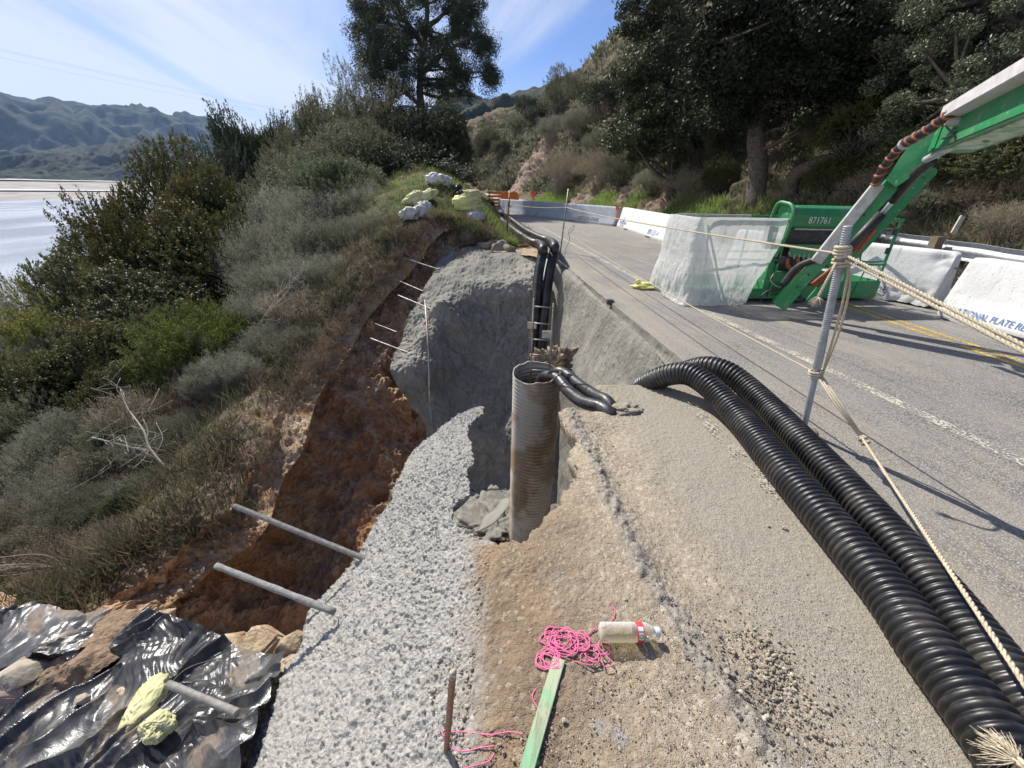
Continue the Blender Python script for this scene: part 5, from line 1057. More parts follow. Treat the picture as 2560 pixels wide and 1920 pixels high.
# ============================================================ bags and litter beyond the pit
def bag(name,c,r,seed,label,mat,cat='sandbag',R=None,fold=.12,group=None,rough=.25,p=2.6):
    V,F=blob(c,r,seed,R,rough,fold,n=(30,44),p=p,flat=-.75); return prop(obj(name,V,F,mat,None,True),label,cat,group)
_sv=SLOPE_G.reshape(-1,3); _vv=_sv-np.array([0,0,H]); _zz=_vv@FW; _ok=_zz>3; _sv=_sv[_ok]; _vv=_vv[_ok]; _zz=_zz[_ok]; _xx=((_vv@RT)/_zz*FPX+512)/K; _yy=(-(_vv@UP)/_zz*FPX+384)/K
def on_slope(x,y,up=0.):
    d=(_xx-x)**2+(_yy-y)**2; c=np.where(d<max(d.min()*1.01,9))[0]; return _sv[c[np.argmin(_zz[c])]]+np.array([0,0,up])
t=G(1400,618,.04); V,F=blob(t,(.27,.13,.065),31,rotz(.15),.3,.25,n=(36,60),p=2.4,flat=-.6); b0=prop(obj('sandbag',V,F,M_YBAG,None,True),'crumpled bright yellow plastic bag lying on the road beside the basket','sandbag')
V,F=blob(t+np.array([-.17,.02,.06]),(.05,.04,.05),33,None,.4,.4); obj('bag_ear',V,F,M_YBAG,b0,True)
for x,y,l_ in ((1463,636,'small round grey puck by the yellow bag, left of two'),(1488,640,'small round grey puck by the yellow bag, nearer the wrapped basket')):
    prop(MB().lathe([(0,0),(.05,0),(.055,.02),(.045,.035),(0,.036)],20,G(x-15,y,.004)).build('puck',M_DKS,None,smooth=True,angle=.7),l_,'puck')
# sand tube on the headwall
q=even([G(1034,528,.09),G(1050,532,.08),G(1063,529,.10),G(1074,526,.13),G(1086,531,.10),G(1100,538,.08),G(1112,539,.07)],.03); n_=len(q); r=.13*np.sin(np.linspace(.25,math.pi-.25,n_))**.35
prop(MB().tube(q,r*.85,18).build('sand_tube',basic('brown_mesh_fabric',(.24,.20,.14),(.16,.13,.09),sc=20,rough=.95,bump=.6,bsc=120,bd=.005),None,smooth=True),'curved brown mesh sand tube lying on the headwall crest','sand tube')
V,F=blob(G(1082,541,.0),(.26,.2,.24),41,None,.2,0,n=(30,40)); prop(obj('concrete_lump',V,F,M_SHOT,None,True),'rounded lump of sprayed concrete under the bend of the sand tube','lump')
prop(MB().box(G(1056,519,.07),(.16,.14,.12),rotz(.4)).build('block',M_WBAG,None,bevel=.015),'small white block behind the sand tube','block')
sp=[((1012,452),.0,1),((1016,447),.14,2),((1018,443),.27,3),((1013,440),.40,4),((1020,437),.52,5),((1024,433),.62,6)]
for i,((x,y),z_,sd_) in enumerate(sp):
    c=on_slope(1022+((i%2)*4-2),462,.1)+np.array([0,0,z_*.75]); bag('sandbag',c,(.27,.2,.105),50+sd_,['pale yellow sandbag at the bottom of the stack by the far hoses','pale yellow sandbag second from the bottom of the stack','pale yellow sandbag third from the bottom of the stack','pale yellow sandbag fourth from the bottom of the stack','pale yellow sandbag second from the top of the stack','pale yellow sandbag on top of the stack by the far hoses'][i],M_PBAG,R=rotz(.4*(i%3)),group='stack of sandbags by the far hoses')
bag('sandbag',on_slope(1003,450,.15),(.3,.2,.22),61,'yellow-green bag slumped left of the sandbag stack',M_YBAG); bag('litter_bag',on_slope(1028,476,.1),(.25,.2,.15),62,'white and black litter bag below the sandbag stack',M_WBAG,'bag'); bag('sandbag',G(1056,458,.25),(.12,.12,.32),63,'small pale yellow bag hanging upright by the black sack',M_PBAG)
M_BAGB=basic('black_bin_bag',(.015,.015,.017),(.03,.03,.03),sc=8,rough=.25,bump=.5,bsc=14,bd=.03)
bag('black_sack',G(1055,446,.35),(.42,.4,.40),64,'black plastic sack where the far hoses begin',M_BAGB,'sack',fold=.3); bag('black_sack',G(1037,455,.3),(.22,.22,.25),65,'small black sack between the sandbags and the big black sack',M_BAGB,'sack',fold=.3)
def wd_(x,y,w,h):
    c=on_slope(x,y+h*.6); Zc=(c-np.array([0,0,H]))@FW; return P(x,y,Zc),(w*.5*K/FPX*Zc,w*.35*K/FPX*Zc,h*.5*K/FPX*Zc)
for i,(x,y,z_,r_,l_) in enumerate([(984,408,.75,(.75,.5,.5),'black plastic heap just right of the white tarps'),(999,421,.5,(.75,.5,.4),'black plastic heap midway down the mound'),(1018,432,.35,(.7,.45,.3),'black plastic heap lowest on the mound')]):
    bag('plastic_heap',*wd_(x,y,[26,32,30][i],[20,20,14][i]),70+i,l_,M_BAGB,'plastic heap',fold=.45,rough=.5,p=2)
M_TARP=basic('white_tarp',(.70,.70,.70),(.55,.55,.54),sc=3,rough=.55,bump=.5,bsc=12,bd=.03)
bag('tarp',*wd_(940,388,44,26),81,'bunched white tarp on top of the mound, larger left one',M_TARP,'tarp',fold=.35,rough=.35,p=2.1); bag('tarp',*wd_(965,391,26,24),83,'bunched white tarp on top of the mound, smaller right one',M_TARP,'tarp',fold=.4,rough=.4,p=2)
for i,(x,y,Zb,r_,mt,l_) in enumerate([(905,462,12.6,(.20,.17,.16),M_WBAG,'round grey-white bag on the grassy mound edge, left of its twin'),(920,458,12.6,(.21,.18,.17),M_WBAG,'round grey-white bag on the grassy mound edge, right of its twin'),(886,468,12.5,(.24,.14,.15),M_WBAG,'white bag at the left end of the mound litter'),(918,436,13.2,(.42,.16,.15),M_PBAG,'long pale yellow bag above the round white bags'),(896,432,13.4,(.28,.14,.12),M_PBAG,'short pale yellow bag uppermost in the mound litter')]):
    bag('litter_bag',on_slope(x,y+4,.12),r_,90+i,l_,mt,'bag',R=rotz(.5) if i<3 else rotz(.3)@roty(-.5))
rock('rock',G(1073,468+18,.07),(.16,.12,.1),101,'grey rock beside the far hoses below the litter',rz=.3); rock('rock',G(1062,506,.05),(.12,.09,.06),103,'small tan rock near the foot of the brown stake')
# orange barricades
oc=G(1073,459,0)+np.array([-.05,.55,0]); t=empty('orange_barricade',oc,0,'orange slatted barricade standing at the left end of the grey barrier','barricade')
for z_ in np.linspace(.12,1.15,6): MB().box(oc+np.array([-.12,0,z_]),(.95,.05,.13),rotz(.35)).build('slat',M_ORG,t,bevel=.006)
for s_ in (-.45,.2): MB().box(oc+rotz(.35)@np.array([s_,.05,.62]),(.07,.05,1.28),rotz(.35)).build('post',M_ORG,t,bevel=.005)
wc=oc+np.array([.85,1.2,0]); prop(MB().prism([(-.75,0),(-.75,.35),(-.62,.6),(-.62,1.0),(-.5,1.22),(-.2,1.28),(-.15,1.16),(.1,1.16),(.15,1.28),(.5,1.22),(.62,1.0),(.62,.6),(.75,.35),(.75,0)],-.28,.28).build('water_barrier',M_ORG,None,bevel=.05,loc=wc),'bulky orange plastic water barrier behind the slatted barricade','barrier')
# delineators and survey markers along the far road
M_DEL=basic('grey_plastic_post',(.22,.23,.25),(.15,.15,.16),rough=.6); M_REDM=basic('red_orange_marker',(.80,.13,.05),(.6,.1,.05),rough=.6)
for i,(x,y,h_) in enumerate([(1040,427,.95),(1022,421,.95),(1012,412,.9),(1003,408,.9),(995,405,.9),(988,402,.9)]):
    q=G(x-2,y,road_z(25)); MB().tube([q,q+[0,0,h_]],.07-.02*(i>1),10).build('delineator',M_DEL); o=bpy.context.scene.objects[-1] if False else COL.objects[-1]
    prop(o,['thick grey delineator post nearest the orange barricade','thick grey delineator post second from the orange barricade','thin delineator post third from the orange barricade','thin delineator post fourth from the orange barricade','thin delineator post fifth from the orange barricade','thin delineator post farthest along the road edge'][i],'delineator','delineator posts along the far road edge')
for i,(x,y,l_) in enumerate([(1152,423,'red-orange survey marker beyond the grey barrier near the rock face'),(1334,450,'red-orange marker peeking over the joint of the grey and white barriers'),(1062,404,'thin orange marker post on the far side of the road beyond the barricade'),(1030,398,'faint orange marker post far up the road')]):
    q=P(x,y,[34,18,44,52][i]); t_=MB(); t_.tube([q-[0,0,[.9,.5,.6,.6][i]],q+[0,0,[.3,.05,.4,.3][i]]],[.06,.02,.05,.05][i],8); o=t_.build('survey_marker',M_REDM); prop(o,l_,'marker')
    if i<2: MB().box(q+[0,0,.2 if i==0 else 0],(.45 if i==0 else .16,.05,.3 if i==0 else .14)).build('flag',M_REDM,o,bevel=.01)
# ============================================================ foreground: string, bottle, lath, rod, stones
def gz(x,y): return float(zsurf(x,y))+.012
def on_g(xd,yd,dz=0.): q=on_surf(xd,yd); return q+np.array([0,0,.010+dz])
rs=np.random.default_rng(12)
def loops(mb,c,r0,n,tilt=.3,wob=.35):
    K_=[]; 
    for i in range(n*9):
        a_=i/9*2*math.pi; rr_=r0*(.75+.3*rs.random()); cx=c[0]+wob*r0*math.sin(i*.37); cy=c[1]+wob*r0*math.cos(i*.29); K_.append((cx+rr_*math.cos(a_),cy+rr_*math.sin(a_)*.85,0))
    return K_
def pinkpath(pts,lift_=.0,r=.0019,name='string'):
    q=even(pts,.006); z=zsurf(q[:,0],q[:,1])+.012+lift_+.004*np.abs(vnoise(q*25,3)); q[:,2]=z; return q
mb=MB()
for (x,y,r0,n,l_) in ((1183,1432,.036,7,.010),(1215,1395,.046,8,.010),(1252,1393,.032,6,.006),(1190,1382,.035,4,.006),(1275,1420,.03,3,.003),(1170,1380,.022,2,.0),(1300,1405,.028,2,.0)):
    c=on_g(x,y); K_=loops(mb,c,r0,n); q=pinkpath(K_,l_); q[:,2]+=.010*np.abs(vnoise(q*18,7))*(n>4); mb.tube(q,.0020,5)
mb.tube(pinkpath([on_g(1252,1392),on_g(1275,1370),on_g(1290,1360),on_g(1315,1352),on_g(1328,1330),on_g(1322,1312),on_g(1310,1300)]),.0022,5)
mb.tube(pinkpath([on_g(1290,1400),on_g(1312,1425),on_g(1325,1440),on_g(1305,1445),on_g(1295,1420),on_g(1280,1440),on_g(1262,1440),on_g(1235,1432)]),.0020,5)
mb.tube(pinkpath([on_g(1178,1450),on_g(1176,1470),on_g(1160,1490),on_g(1150,1508),on_g(1158,1530),on_g(1170,1545)]),.0020,5)
prop(mb.build('string_tangle',M_PINK,None,smooth=True),'tangled pile of pink mason string at the end of the green lath','string')
mb=MB(); mb.tube(pinkpath([on_g(964,1588),on_g(990,1585),on_g(1020,1588),on_g(1060,1592),on_g(1100,1586),on_g(1130,1592)]),.0020,5); mb.tube(pinkpath([on_g(958,1600),on_g(970,1618),on_g(1000,1628),on_g(1040,1620),on_g(1068,1616)]),.0020,5); mb.tube(pinkpath([on_g(1068,1632),on_g(1055,1650),on_g(1020,1660),on_g(990,1668)]),.0020,5)
k=np.linspace(0,6*math.pi,50); q0=on_g(963,1592); mb.tube(np.stack([q0[0]+np.cos(k)*.009,q0[1]+np.sin(k)*.009,q0[2]+.004+k*.0006],1),.0020,5)
prop(mb.build('string',M_PINK,None,smooth=True),'loose pink string knotted at the foot of the rusty rod','string')
# water bottle
m=MT('bottle_plastic'); m.set('Base Color',(.86,.87,.85)).set('Roughness',.06).set('Specular IOR Level',.8); m.bump(m.noise(30,3,.5),.25,.004); tr=m.N.new('ShaderNodeBsdfTransparent'); tr.inputs[0].default_value=(.95,.95,.92,1); lw=m.N.new('ShaderNodeLayerWeight'); lw.inputs[0].default_value=.45; mx=m.N.new('ShaderNodeMixShader'); m.l(m.rng(lw.outputs['Facing'],0,1,.16,.8),mx.inputs[0]); m.l(tr.outputs[0],mx.inputs[1]); m.l(m.b.outputs[0],mx.inputs[2]); m.l(mx.outputs[0],m.out.inputs[0]); M_BP=m.m
m=MT('amber_water'); m.set('Base Color',(.70,.66,.50)).set('Roughness',.05); tr=m.N.new('ShaderNodeBsdfTransparent'); tr.inputs[0].default_value=(.95,.90,.72,1); mx=m.N.new('ShaderNodeMixShader'); mx.inputs[0].default_value=.07; m.l(tr.outputs[0],mx.inputs[1]); m.l(m.b.outputs[0],mx.inputs[2]); m.l(mx.outputs[0],m.out.inputs[0]); M_LIQ=m.m
ba=on_g(1292,1382,.033); bb=on_g(1420,1380,.030); bdv=(bb-ba); BL=np.linalg.norm(bdv); bdv/=BL; s_=BL/.205
t=empty('water_bottle',ba,0,'clear plastic water bottle with red label lying by the pink string','bottle')
pr=[(.0,.0),(.022,.001),(.030,.006),(.0315,.015)]
z=.02
while z<.115: pr+= [(.0318,z),(.0300,z+.005)]; z+=.010
pr+= [(.0300,.118),(.031,.122),(.031,.145),(.0305,.150),(.028,.163),(.021,.178),(.0145,.186),(.0125,.190),(.0125,.197),(0,.197)]
MB().lathe([(a*s_,b*s_) for a,b in pr],36,ba,bdv).build('bottle_body',M_BP,t,smooth=True)
MB().lathe([(a*s_*.955,b*s_) for a,b in [(0,.004),(.028,.006),(.0295,.02),(.0295,.115),(.029,.15),(.02,.172),(0,.18)]],30,ba-np.array([0,0,.0005]),bdv).build('bottle_inner',M_LIQ,t,smooth=True)
MB().lathe([(a*s_,b*s_) for a,b in [(.0152,.188),(.0155,.189),(.0155,.203),(.0145,.205),(0,.205)]],24,ba,bdv).build('cap',basic('white_cap',(.8,.8,.8),rough=.4),t,smooth=True,angle=.6)
M_LR=basic('red_label_print',(.55,.05,.06),(.6,.08,.08),sc=50,rough=.4); M_LW=basic('pale_label_print',(.72,.76,.62),(.55,.62,.5),sc=40,rough=.4)
MB().lathe([(.0316*s_,.122*s_),(.0318*s_,.1225*s_),(.0318*s_,.146*s_),(.0316*s_,.1465*s_)],36,ba,bdv).build('label',M_LR,t,smooth=True)
# label panels wrapped on the cylinder
u0=np.cross(bdv,[0,0,1.]); u0/=np.linalg.norm(u0); u0=u0 if u0[1]<0 else -u0; w0=np.array([0,0,1.])
for a0_,a1_,mt in ((8,52,M_LW),(60,84,basic('blue_white_print',(.45,.58,.72),(.7,.72,.74),sc=60,rough=.4)),(-40,0,M_LR)):
    V=[]; 
    for a_ in np.radians(np.linspace(a0_,a1_,10)):
        for z_ in (.1255,.143): V.append(ba+bdv*z_*s_+(u0*math.cos(a_)+w0*math.sin(a_))*.0321*s_)
    obj('label_panel',V,gridfaces(10,2),mt,t,smooth=True)
a_=math.radians(30); nrm_=(u0*math.cos(a_)+w0*math.sin(a_)); cc=ba+bdv*.134*s_+nrm_*.0323*s_
k=np.linspace(0,2*math.pi,24); tt_=np.cross(nrm_,bdv); MB().tube(cc+bdv*np.cos(k)[:,None]*.0062*s_+tt_*np.sin(k)[:,None]*.0062*s_,.0006,5,cap=False).build('emblem_ring',basic('dark_green_print',(.05,.12,.05),rough=.4),t)
# green lath
l0=on_g(1207,1432,.012); l1=on_g(1128,1700,.006); M_LATH=MT('green_stained_wood'); _g=M_LATH.noise(1,6,.7,0,M_LATH.map((70,5,70),(0,0,.25))); _n=M_LATH.noise(9,5,.65)
_c=M_LATH.mix(M_LATH.rng(_n,.42,.62),(.40,.46,.30),(.22,.46,.26)); _c=M_LATH.mix(M_LATH.rng(_g,.5,.68,0,.8),_c,(.20,.17,.12)); _c=M_LATH.mix(M_LATH.rng(M_LATH.noise(30,4,.7),.55,.7,0,.8),_c,(.50,.42,.28)); M_LATH.set('Base Color',_c).set('Roughness',.8); M_LATH.bump(_g,.5,.003)
o=MB().beam(l0,l1,.042,.012,(0,0,1)).build('wooden_lath',M_LATH.m,None,bevel=.0015); prop(o,'green-stained wooden lath lying on the dirt, running off the bottom edge','lath')
r0=on_surf(962,1612)-np.array([0,0,.05]); r1=stake(on_surf(962,1612),978,1458,-.20); r1=P(978,1458,1.0)
q=np.array([r0+(r1-r0)*t_ for t_ in np.linspace(0,1,120)]); MB().tube(q,.0095-.0012*(.5-.5*np.cos(np.arange(120)*2*math.pi/6)),12).build('rusty_rebar',M_RUSTY,None,smooth=True); ro=COL.objects[-1]; prop(ro,'rusty ribbed rebar stake standing at the edge of the slab','stake')
V,F=blob(r1,(.0088,.0088,.014),3,None,.3,0,n=(10,14)); obj('pale_tip',V,F,basic('pale_chipped_tip',(.55,.47,.35),rough=.8),ro,True)
# loose stones: pebbles in one gravel object, larger ones singly
def pebble_proto(seed):
    rs_=np.random.default_rng(seed); pts=rs_.normal(size=(14,3)); pts/=np.linalg.norm(pts,axis=1)[:,None]; pts*=np.array([1,.75,.6]); bm=bmesh.new(); [bm.verts.new(p) for p in pts]; bmesh.ops.convex_hull(bm,input=bm.verts); bmesh.ops.delete(bm,geom=[v for v in bm.verts if not v.link_faces],context='VERTS')
    bmesh.ops.triangulate(bm,faces=bm.faces[:]); bmesh.ops.subdivide_edges(bm,edges=bm.edges[:],cuts=1,use_grid_fill=True,smooth=.25); bmesh.ops.triangulate(bm,faces=bm.faces[:]); bm.verts.index_update()
    V=np.array([v.co[:] for v in bm.verts]); F=np.array([[v.index for v in f.verts] for f in bm.faces]); bm.free(); return V,F
PP=[pebble_proto(i) for i in range(8)]
def scatter(name,pts,sizes,mat,label,seed=0,tone=None):
    rs_=np.random.default_rng(seed); Vs=[];Fs=[];A_=[];o_=0
    for i,(p,s_) in enumerate(zip(pts,sizes)):
        V,F=PP[i%8]; a_=rs_.uniform(0,6.3); b_=rs_.normal()*.4; R=rotz(a_)@roty(b_); v=(V*s_)@R.T+np.array(p)+[0,0,s_*.28]; Vs.append(v); Fs.append(F+o_); o_+=len(V); A_.append(np.full(len(V),rs_.random()))
    o=obj(name,np.concatenate(Vs),np.concatenate(Fs),mat,None,True,attr={'lv':np.concatenate(A_)}); return prop(o,label,'gravel',kind='stuff')
m=MT('loose_stones'); lv=m.attr('lv'); n=m.noise(120,4,.6); c=m.mix(m.rng(lv,0,.7),(.20,.16,.12),(.40,.345,.26)); c=m.mix(m.rng(lv,.82,.97),c,(.56,.53,.46)); c=m.mix(m.rng(lv,.95,.96),c,(.13,.15,.17)); c=m.mix(m.rng(n,.4,.7,0,.35),c,(.2,.16,.12)); m.set('Base Color',c).set('Roughness',.88); m.bump(n,.4,.002); M_PEB=m.m
rs=np.random.default_rng(77); pts=[];sz=[]
def addp(x,y,n,sx,sy,s0,s1):
    for _ in range(n):
        a_=x+rs.normal()*sx; b_=y+rs.normal()*sy
        if b_>1760 or b_<1180: continue
        q=on_g(a_,b_,-.006)
        if q[0]<-.62: continue
        pts.append(q); sz.append(s0+(s1-s0)*rs.random()**3)
# clusters: along the slab's edge, top centre, channel right of the berm
for (x,y,n,sx,sy,s0,s1) in [(1010,1500,220,40,90,.003,.013),(1030,1330,150,30,70,.003,.010),(1000,1450,40,25,50,.004,.012),(985,1560,60,25,60,.003,.011),(1040,1380,45,40,50,.003,.010),(1190,1290,45,55,45,.003,.010),(1280,1240,40,35,20,.003,.009),(1150,1260,30,50,40,.003,.008),(1640,1420,230,24,45,.003,.011),(1680,1470,240,28,35,.003,.013),(1710,1525,190,35,35,.0025,.010),(1585,1370,50,22,32,.003,.011),(1760,1590,60,50,40,.003,.013),(1300,1500,60,140,110,.002,.007),(1250,1620,80,190,80,.002,.008),(1600,1250,25,120,90,.002,.008),(1450,1560,50,120,80,.002,.007),(1030,1620,60,40,40,.003,.010),(1100,1310,50,70,70,.002,.008)]: addp(x,y,n,sx,sy,s0,s1)
# fine grit everywhere
for _ in range(5200):
    x=rs.uniform(990,2000); y=1180+500*rs.random()**.8; 
    if x> 1560+ (y-930)*.62: continue
    q=on_g(x,y,-.004); pts.append(q); sz.append(.0012+.0035*rs.random()**3)
scatter('gravel',pts,sz,M_PEB,'loose tan and white gravel strewn over the dirt shoulder',5)
for i,(x,y,s_,l_) in enumerate([(1693,1145,.013,'small dark stone alone on the dusty asphalt, right of its neighbour'),(1660,1140,.008,'tiny dark stone alone on the dusty asphalt left of its neighbour'),(1568,1465-10,.013,'flat grey stone at the head of the gravel channel'),(1350,1300,.010,'small tan stone lying alone above the bottle'),(1218,1560,.009,'small round tan stone right of the green lath')]):
    rock('rock',on_g(x,y,s_*.3),(s_*1.3,s_,s_*.7),200+i,l_,mat=M_ROCK)
# small crusty asphalt crumbs along the berm
pts=[];sz=[]
for y in np.linspace(.35,2.7,420):
    for _ in range(2):
        x=float(berm_c(y))+rs.normal()*.07+.03*math.sin(y*9); pts.append((x,y,float(zsurf(x,y))-.0)); sz.append(.003+.008*rs.random()**2)
scatter('berm_rubble',pts,sz,basic('broken_asphalt',(.25,.24,.225),(.13,.125,.12),sc=30,rough=.9,bump=.4),'line of broken grey asphalt crumbs along the low berm',9)
# power lines high over the lake
for (y0,y1,l_) in ((97,236,'uppermost thin power line crossing the sky over the lake'),(101,239,'middle thin power line crossing the sky over the lake'),(120,246,'lowest thin power line crossing the sky over the lake')):
    a_=P(-300,y0-62,190); b_=P(700,y1+18,330); pts_=sag(a_,b_,1.5,40); prop(MB().tube(pts_,.03,5).build('power_line',basic('cable_grey',(.12,.12,.13),rough=.6),None),l_,'power line','power lines over the lake')

V,F=blob(on_g(1352,884,-.01),(.10,.085,.035),61,rotz(.3),.4,.1,n=(30,40),freq=2.5); prop(obj('dirt_clod',V,F,M_SHO,None,True,attr={'berm':np.zeros(len(V))}),'low tan clod of dirt burying the ends of the short hoses','dirt clod')

# clods on the bare rim of the cut and at the foot of the scarp
rs=np.random.default_rng(41); _bb=np.where(BARE.ravel()>.3)[0]; _bb=rs.choice(_bb,1500); pts=SLOPE_G.reshape(-1,3)[_bb]+rs.normal(size=(1500,3))*np.array([.03,.03,0]); scatter('rim_clods',pts,.006+.035*rs.random(1500)**4,M_PEB,'loose clods and stones on the bare rim of the cut bank',15)
# ============================================================ vegetation
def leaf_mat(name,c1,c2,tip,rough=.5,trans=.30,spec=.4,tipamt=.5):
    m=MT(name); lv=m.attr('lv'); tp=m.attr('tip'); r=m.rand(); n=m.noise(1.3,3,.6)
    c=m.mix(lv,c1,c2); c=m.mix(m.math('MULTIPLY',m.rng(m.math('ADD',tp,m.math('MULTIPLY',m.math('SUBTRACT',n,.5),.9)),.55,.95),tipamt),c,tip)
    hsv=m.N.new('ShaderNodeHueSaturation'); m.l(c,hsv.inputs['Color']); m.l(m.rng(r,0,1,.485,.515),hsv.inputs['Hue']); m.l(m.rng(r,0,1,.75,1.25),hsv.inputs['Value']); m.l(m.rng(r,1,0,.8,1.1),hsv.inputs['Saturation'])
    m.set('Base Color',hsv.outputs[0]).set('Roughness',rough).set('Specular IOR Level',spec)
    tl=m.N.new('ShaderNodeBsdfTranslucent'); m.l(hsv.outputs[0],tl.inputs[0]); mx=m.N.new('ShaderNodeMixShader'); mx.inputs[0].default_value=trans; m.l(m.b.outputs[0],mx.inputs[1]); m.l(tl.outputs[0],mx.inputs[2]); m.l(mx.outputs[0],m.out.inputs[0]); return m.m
LM=dict(laurel=leaf_mat('laurel_leaves',(.035,.055,.018),(.085,.11,.035),(.20,.15,.045),.55,.25,.35,.55),
 oaklit=leaf_mat('lit_oak_leaves',(.05,.065,.03),(.13,.15,.08),(.22,.24,.14),.45,.25,.5,.5),  # brighter copy of the oak leaves, sunlight put into their colour
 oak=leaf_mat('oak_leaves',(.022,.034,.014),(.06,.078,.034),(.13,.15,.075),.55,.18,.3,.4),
 olive=leaf_mat('olive_grey_leaves',(.09,.105,.055),(.17,.18,.105),(.26,.24,.15),.6,.28,.3,.5),
 yellow=leaf_mat('yellow_green_leaves',(.10,.12,.02),(.20,.20,.04),(.30,.27,.06),.5,.35,.35,.6),
 soft=leaf_mat('muted_green_leaves',(.06,.08,.035),(.13,.155,.075),(.20,.22,.11),.55,.3,.3,.5),
 sage=leaf_mat('sage_leaves',(.14,.15,.105),(.26,.265,.20),(.37,.35,.27),.75,.28,.2,.6),
 green=leaf_mat('bright_green_leaves',(.06,.085,.022),(.12,.16,.045),(.21,.26,.08),.55,.35,.3,.7),
 dry=leaf_mat('dry_brush',(.19,.15,.10),(.32,.26,.18),(.42,.35,.25),.85,.25,.2,.5),
 grass=leaf_mat('grass_blades',(.14,.22,.03),(.27,.37,.06),(.42,.44,.15),.6,.38,.3,.6),
 shadedoak=leaf_mat('shaded_oak_leaves',(.010,.017,.008),(.026,.038,.018),(.045,.06,.028),.6,.08,.2,.3))  # near-black copy of the oak leaves, the grove's shade put into their colour
M_BARK=basic('bark',(.075,.058,.045),(.14,.115,.095),sc=12,rough=.95,bump=.8,bsc=30,bd=.03); M_TWIG=basic('grey_twigs',(.22,.185,.15),(.34,.30,.26),sc=9,rough=.9); M_DEAD=basic('bleached_branch',(.48,.43,.37),(.35,.31,.26),sc=9,rough=.9)
def leafquads(c,d,ln,wd,rs):
    """c centres, d directions -> 4-corner leaves"""
    n=len(c); d=d/(np.linalg.norm(d,axis=1)[:,None]+1e-9); r=rs.normal(size=(n,3)); s=np.cross(d,r); s/=np.linalg.norm(s,axis=1)[:,None]+1e-9
    ln=np.broadcast_to(ln,(n,))[:,None]; wd=np.broadcast_to(wd,(n,))[:,None]
    V=np.stack([c-d*ln*.5,c+s*wd*.5,c+d*ln*.5,c-s*wd*.5],1).reshape(-1,3); F=np.arange(n*4).reshape(n,4); return V,F
def lump(d,seed,amt=.45): return 1+fbm(d+seed*3.7,1.5,3,.6,seed)*amt
def sprigs(ns,nl,L_,ln,wd,ell,seed,up=.5,inner=.25,spread=.7,lo=-.35,lumpy=.45,cz=None,clus=0):
    rs=np.random.default_rng(seed); d=rs.normal(size=(ns*2,3)); d/=np.linalg.norm(d,axis=1)[:,None]; d=d[d[:,2]>lo][:ns]; ns=len(d)
    if clus:
        cd=rs.normal(size=(clus,3)); cd/=np.linalg.norm(cd,axis=1)[:,None]; cd[:,2]=np.abs(cd[:,2])*1.0-.25; cd/=np.linalg.norm(cd,axis=1)[:,None]; k=rs.integers(0,clus,ns); d=cd[k]+rs.normal(size=(ns,3))*.24; d/=np.linalg.norm(d,axis=1)[:,None]
    rad=(inner+(1-inner)*rs.random(ns)**.45)*lump(d,seed,lumpy)
    e=np.array(ell); st=d*rad[:,None]*e; st[:,2]+= e[2]*.85 if cz is None else cz
    sd=d/e*e.mean()+np.array([0,0,up])+rs.normal(size=(ns,3))*.35; sd/=np.linalg.norm(sd,axis=1)[:,None]
    t=rs.random((ns,nl)); p=st[:,None]+sd[:,None]*(t*L_)[...,None]+rs.normal(size=(ns,nl,3))*L_*.10
    ld=sd[:,None]+rs.normal(size=(ns,nl,3))*spread; V,F=leafquads(p.reshape(-1,3),ld.reshape(-1,3),ln*rs.uniform(.6,1.2,ns*nl),wd*rs.uniform(.7,1.2,ns*nl),rs)
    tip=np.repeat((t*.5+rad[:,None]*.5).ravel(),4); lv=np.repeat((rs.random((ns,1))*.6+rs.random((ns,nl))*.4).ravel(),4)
    return V,F,lv,tip,st
def stems(st,n,seed,r=.012,wob=.12,base=.12):
    rs=np.random.default_rng(seed); mb=MB()
    for i in rs.choice(len(st),min(n,len(st)),replace=False):
        e=st[i]; b=np.array([rs.normal()*base,rs.normal()*base,-.25]); m1=b*.6+e*.4+rs.normal(size=3)*wob; m1[2]=max(m1[2],.0); m2=b*.25+e*.75+rs.normal(size=3)*wob*.7; q=spline(np.array([b,m1,m2,e]),7); mb.tube(q,np.linspace(r,r*.25,7),4,cap=False)
    return mb
PROTO={}
def make_shrub(kind,v,ns,nl,L_,ln,wd,ell,mat,sm,nst,rst,**kw):
    V,F,lv,tip,st=sprigs(ns,nl,L_,ln,wd,ell,hash_(kind)+v,**kw); fm=mesh('foliage',V,F,mat,attr={'lv':lv,'tip':tip})
    smb=stems(st,nst,v+5,rst); sme=mesh('stems',np.concatenate(smb.V),smb.F,sm,True); PROTO[(kind,v)]=(fm,sme,ell[0],V[:,2].max()*.97)
def hash_(s): return sum(ord(c)*(i+3) for i,c in enumerate(s))%997
for v in range(3):
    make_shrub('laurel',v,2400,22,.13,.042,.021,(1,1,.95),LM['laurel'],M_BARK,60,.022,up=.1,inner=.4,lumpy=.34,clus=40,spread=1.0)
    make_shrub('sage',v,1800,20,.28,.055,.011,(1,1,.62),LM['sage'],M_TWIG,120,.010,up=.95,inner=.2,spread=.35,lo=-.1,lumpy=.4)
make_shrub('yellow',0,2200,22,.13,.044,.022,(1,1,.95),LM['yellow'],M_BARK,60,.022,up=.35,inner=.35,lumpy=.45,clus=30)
make_shrub('soft',0,2200,22,.16,.045,.016,(1,1,.8),LM['soft'],M_TWIG,50,.012,up=.5,inner=.3,spread=.5,lo=-.2,lumpy=.35,clus=36)
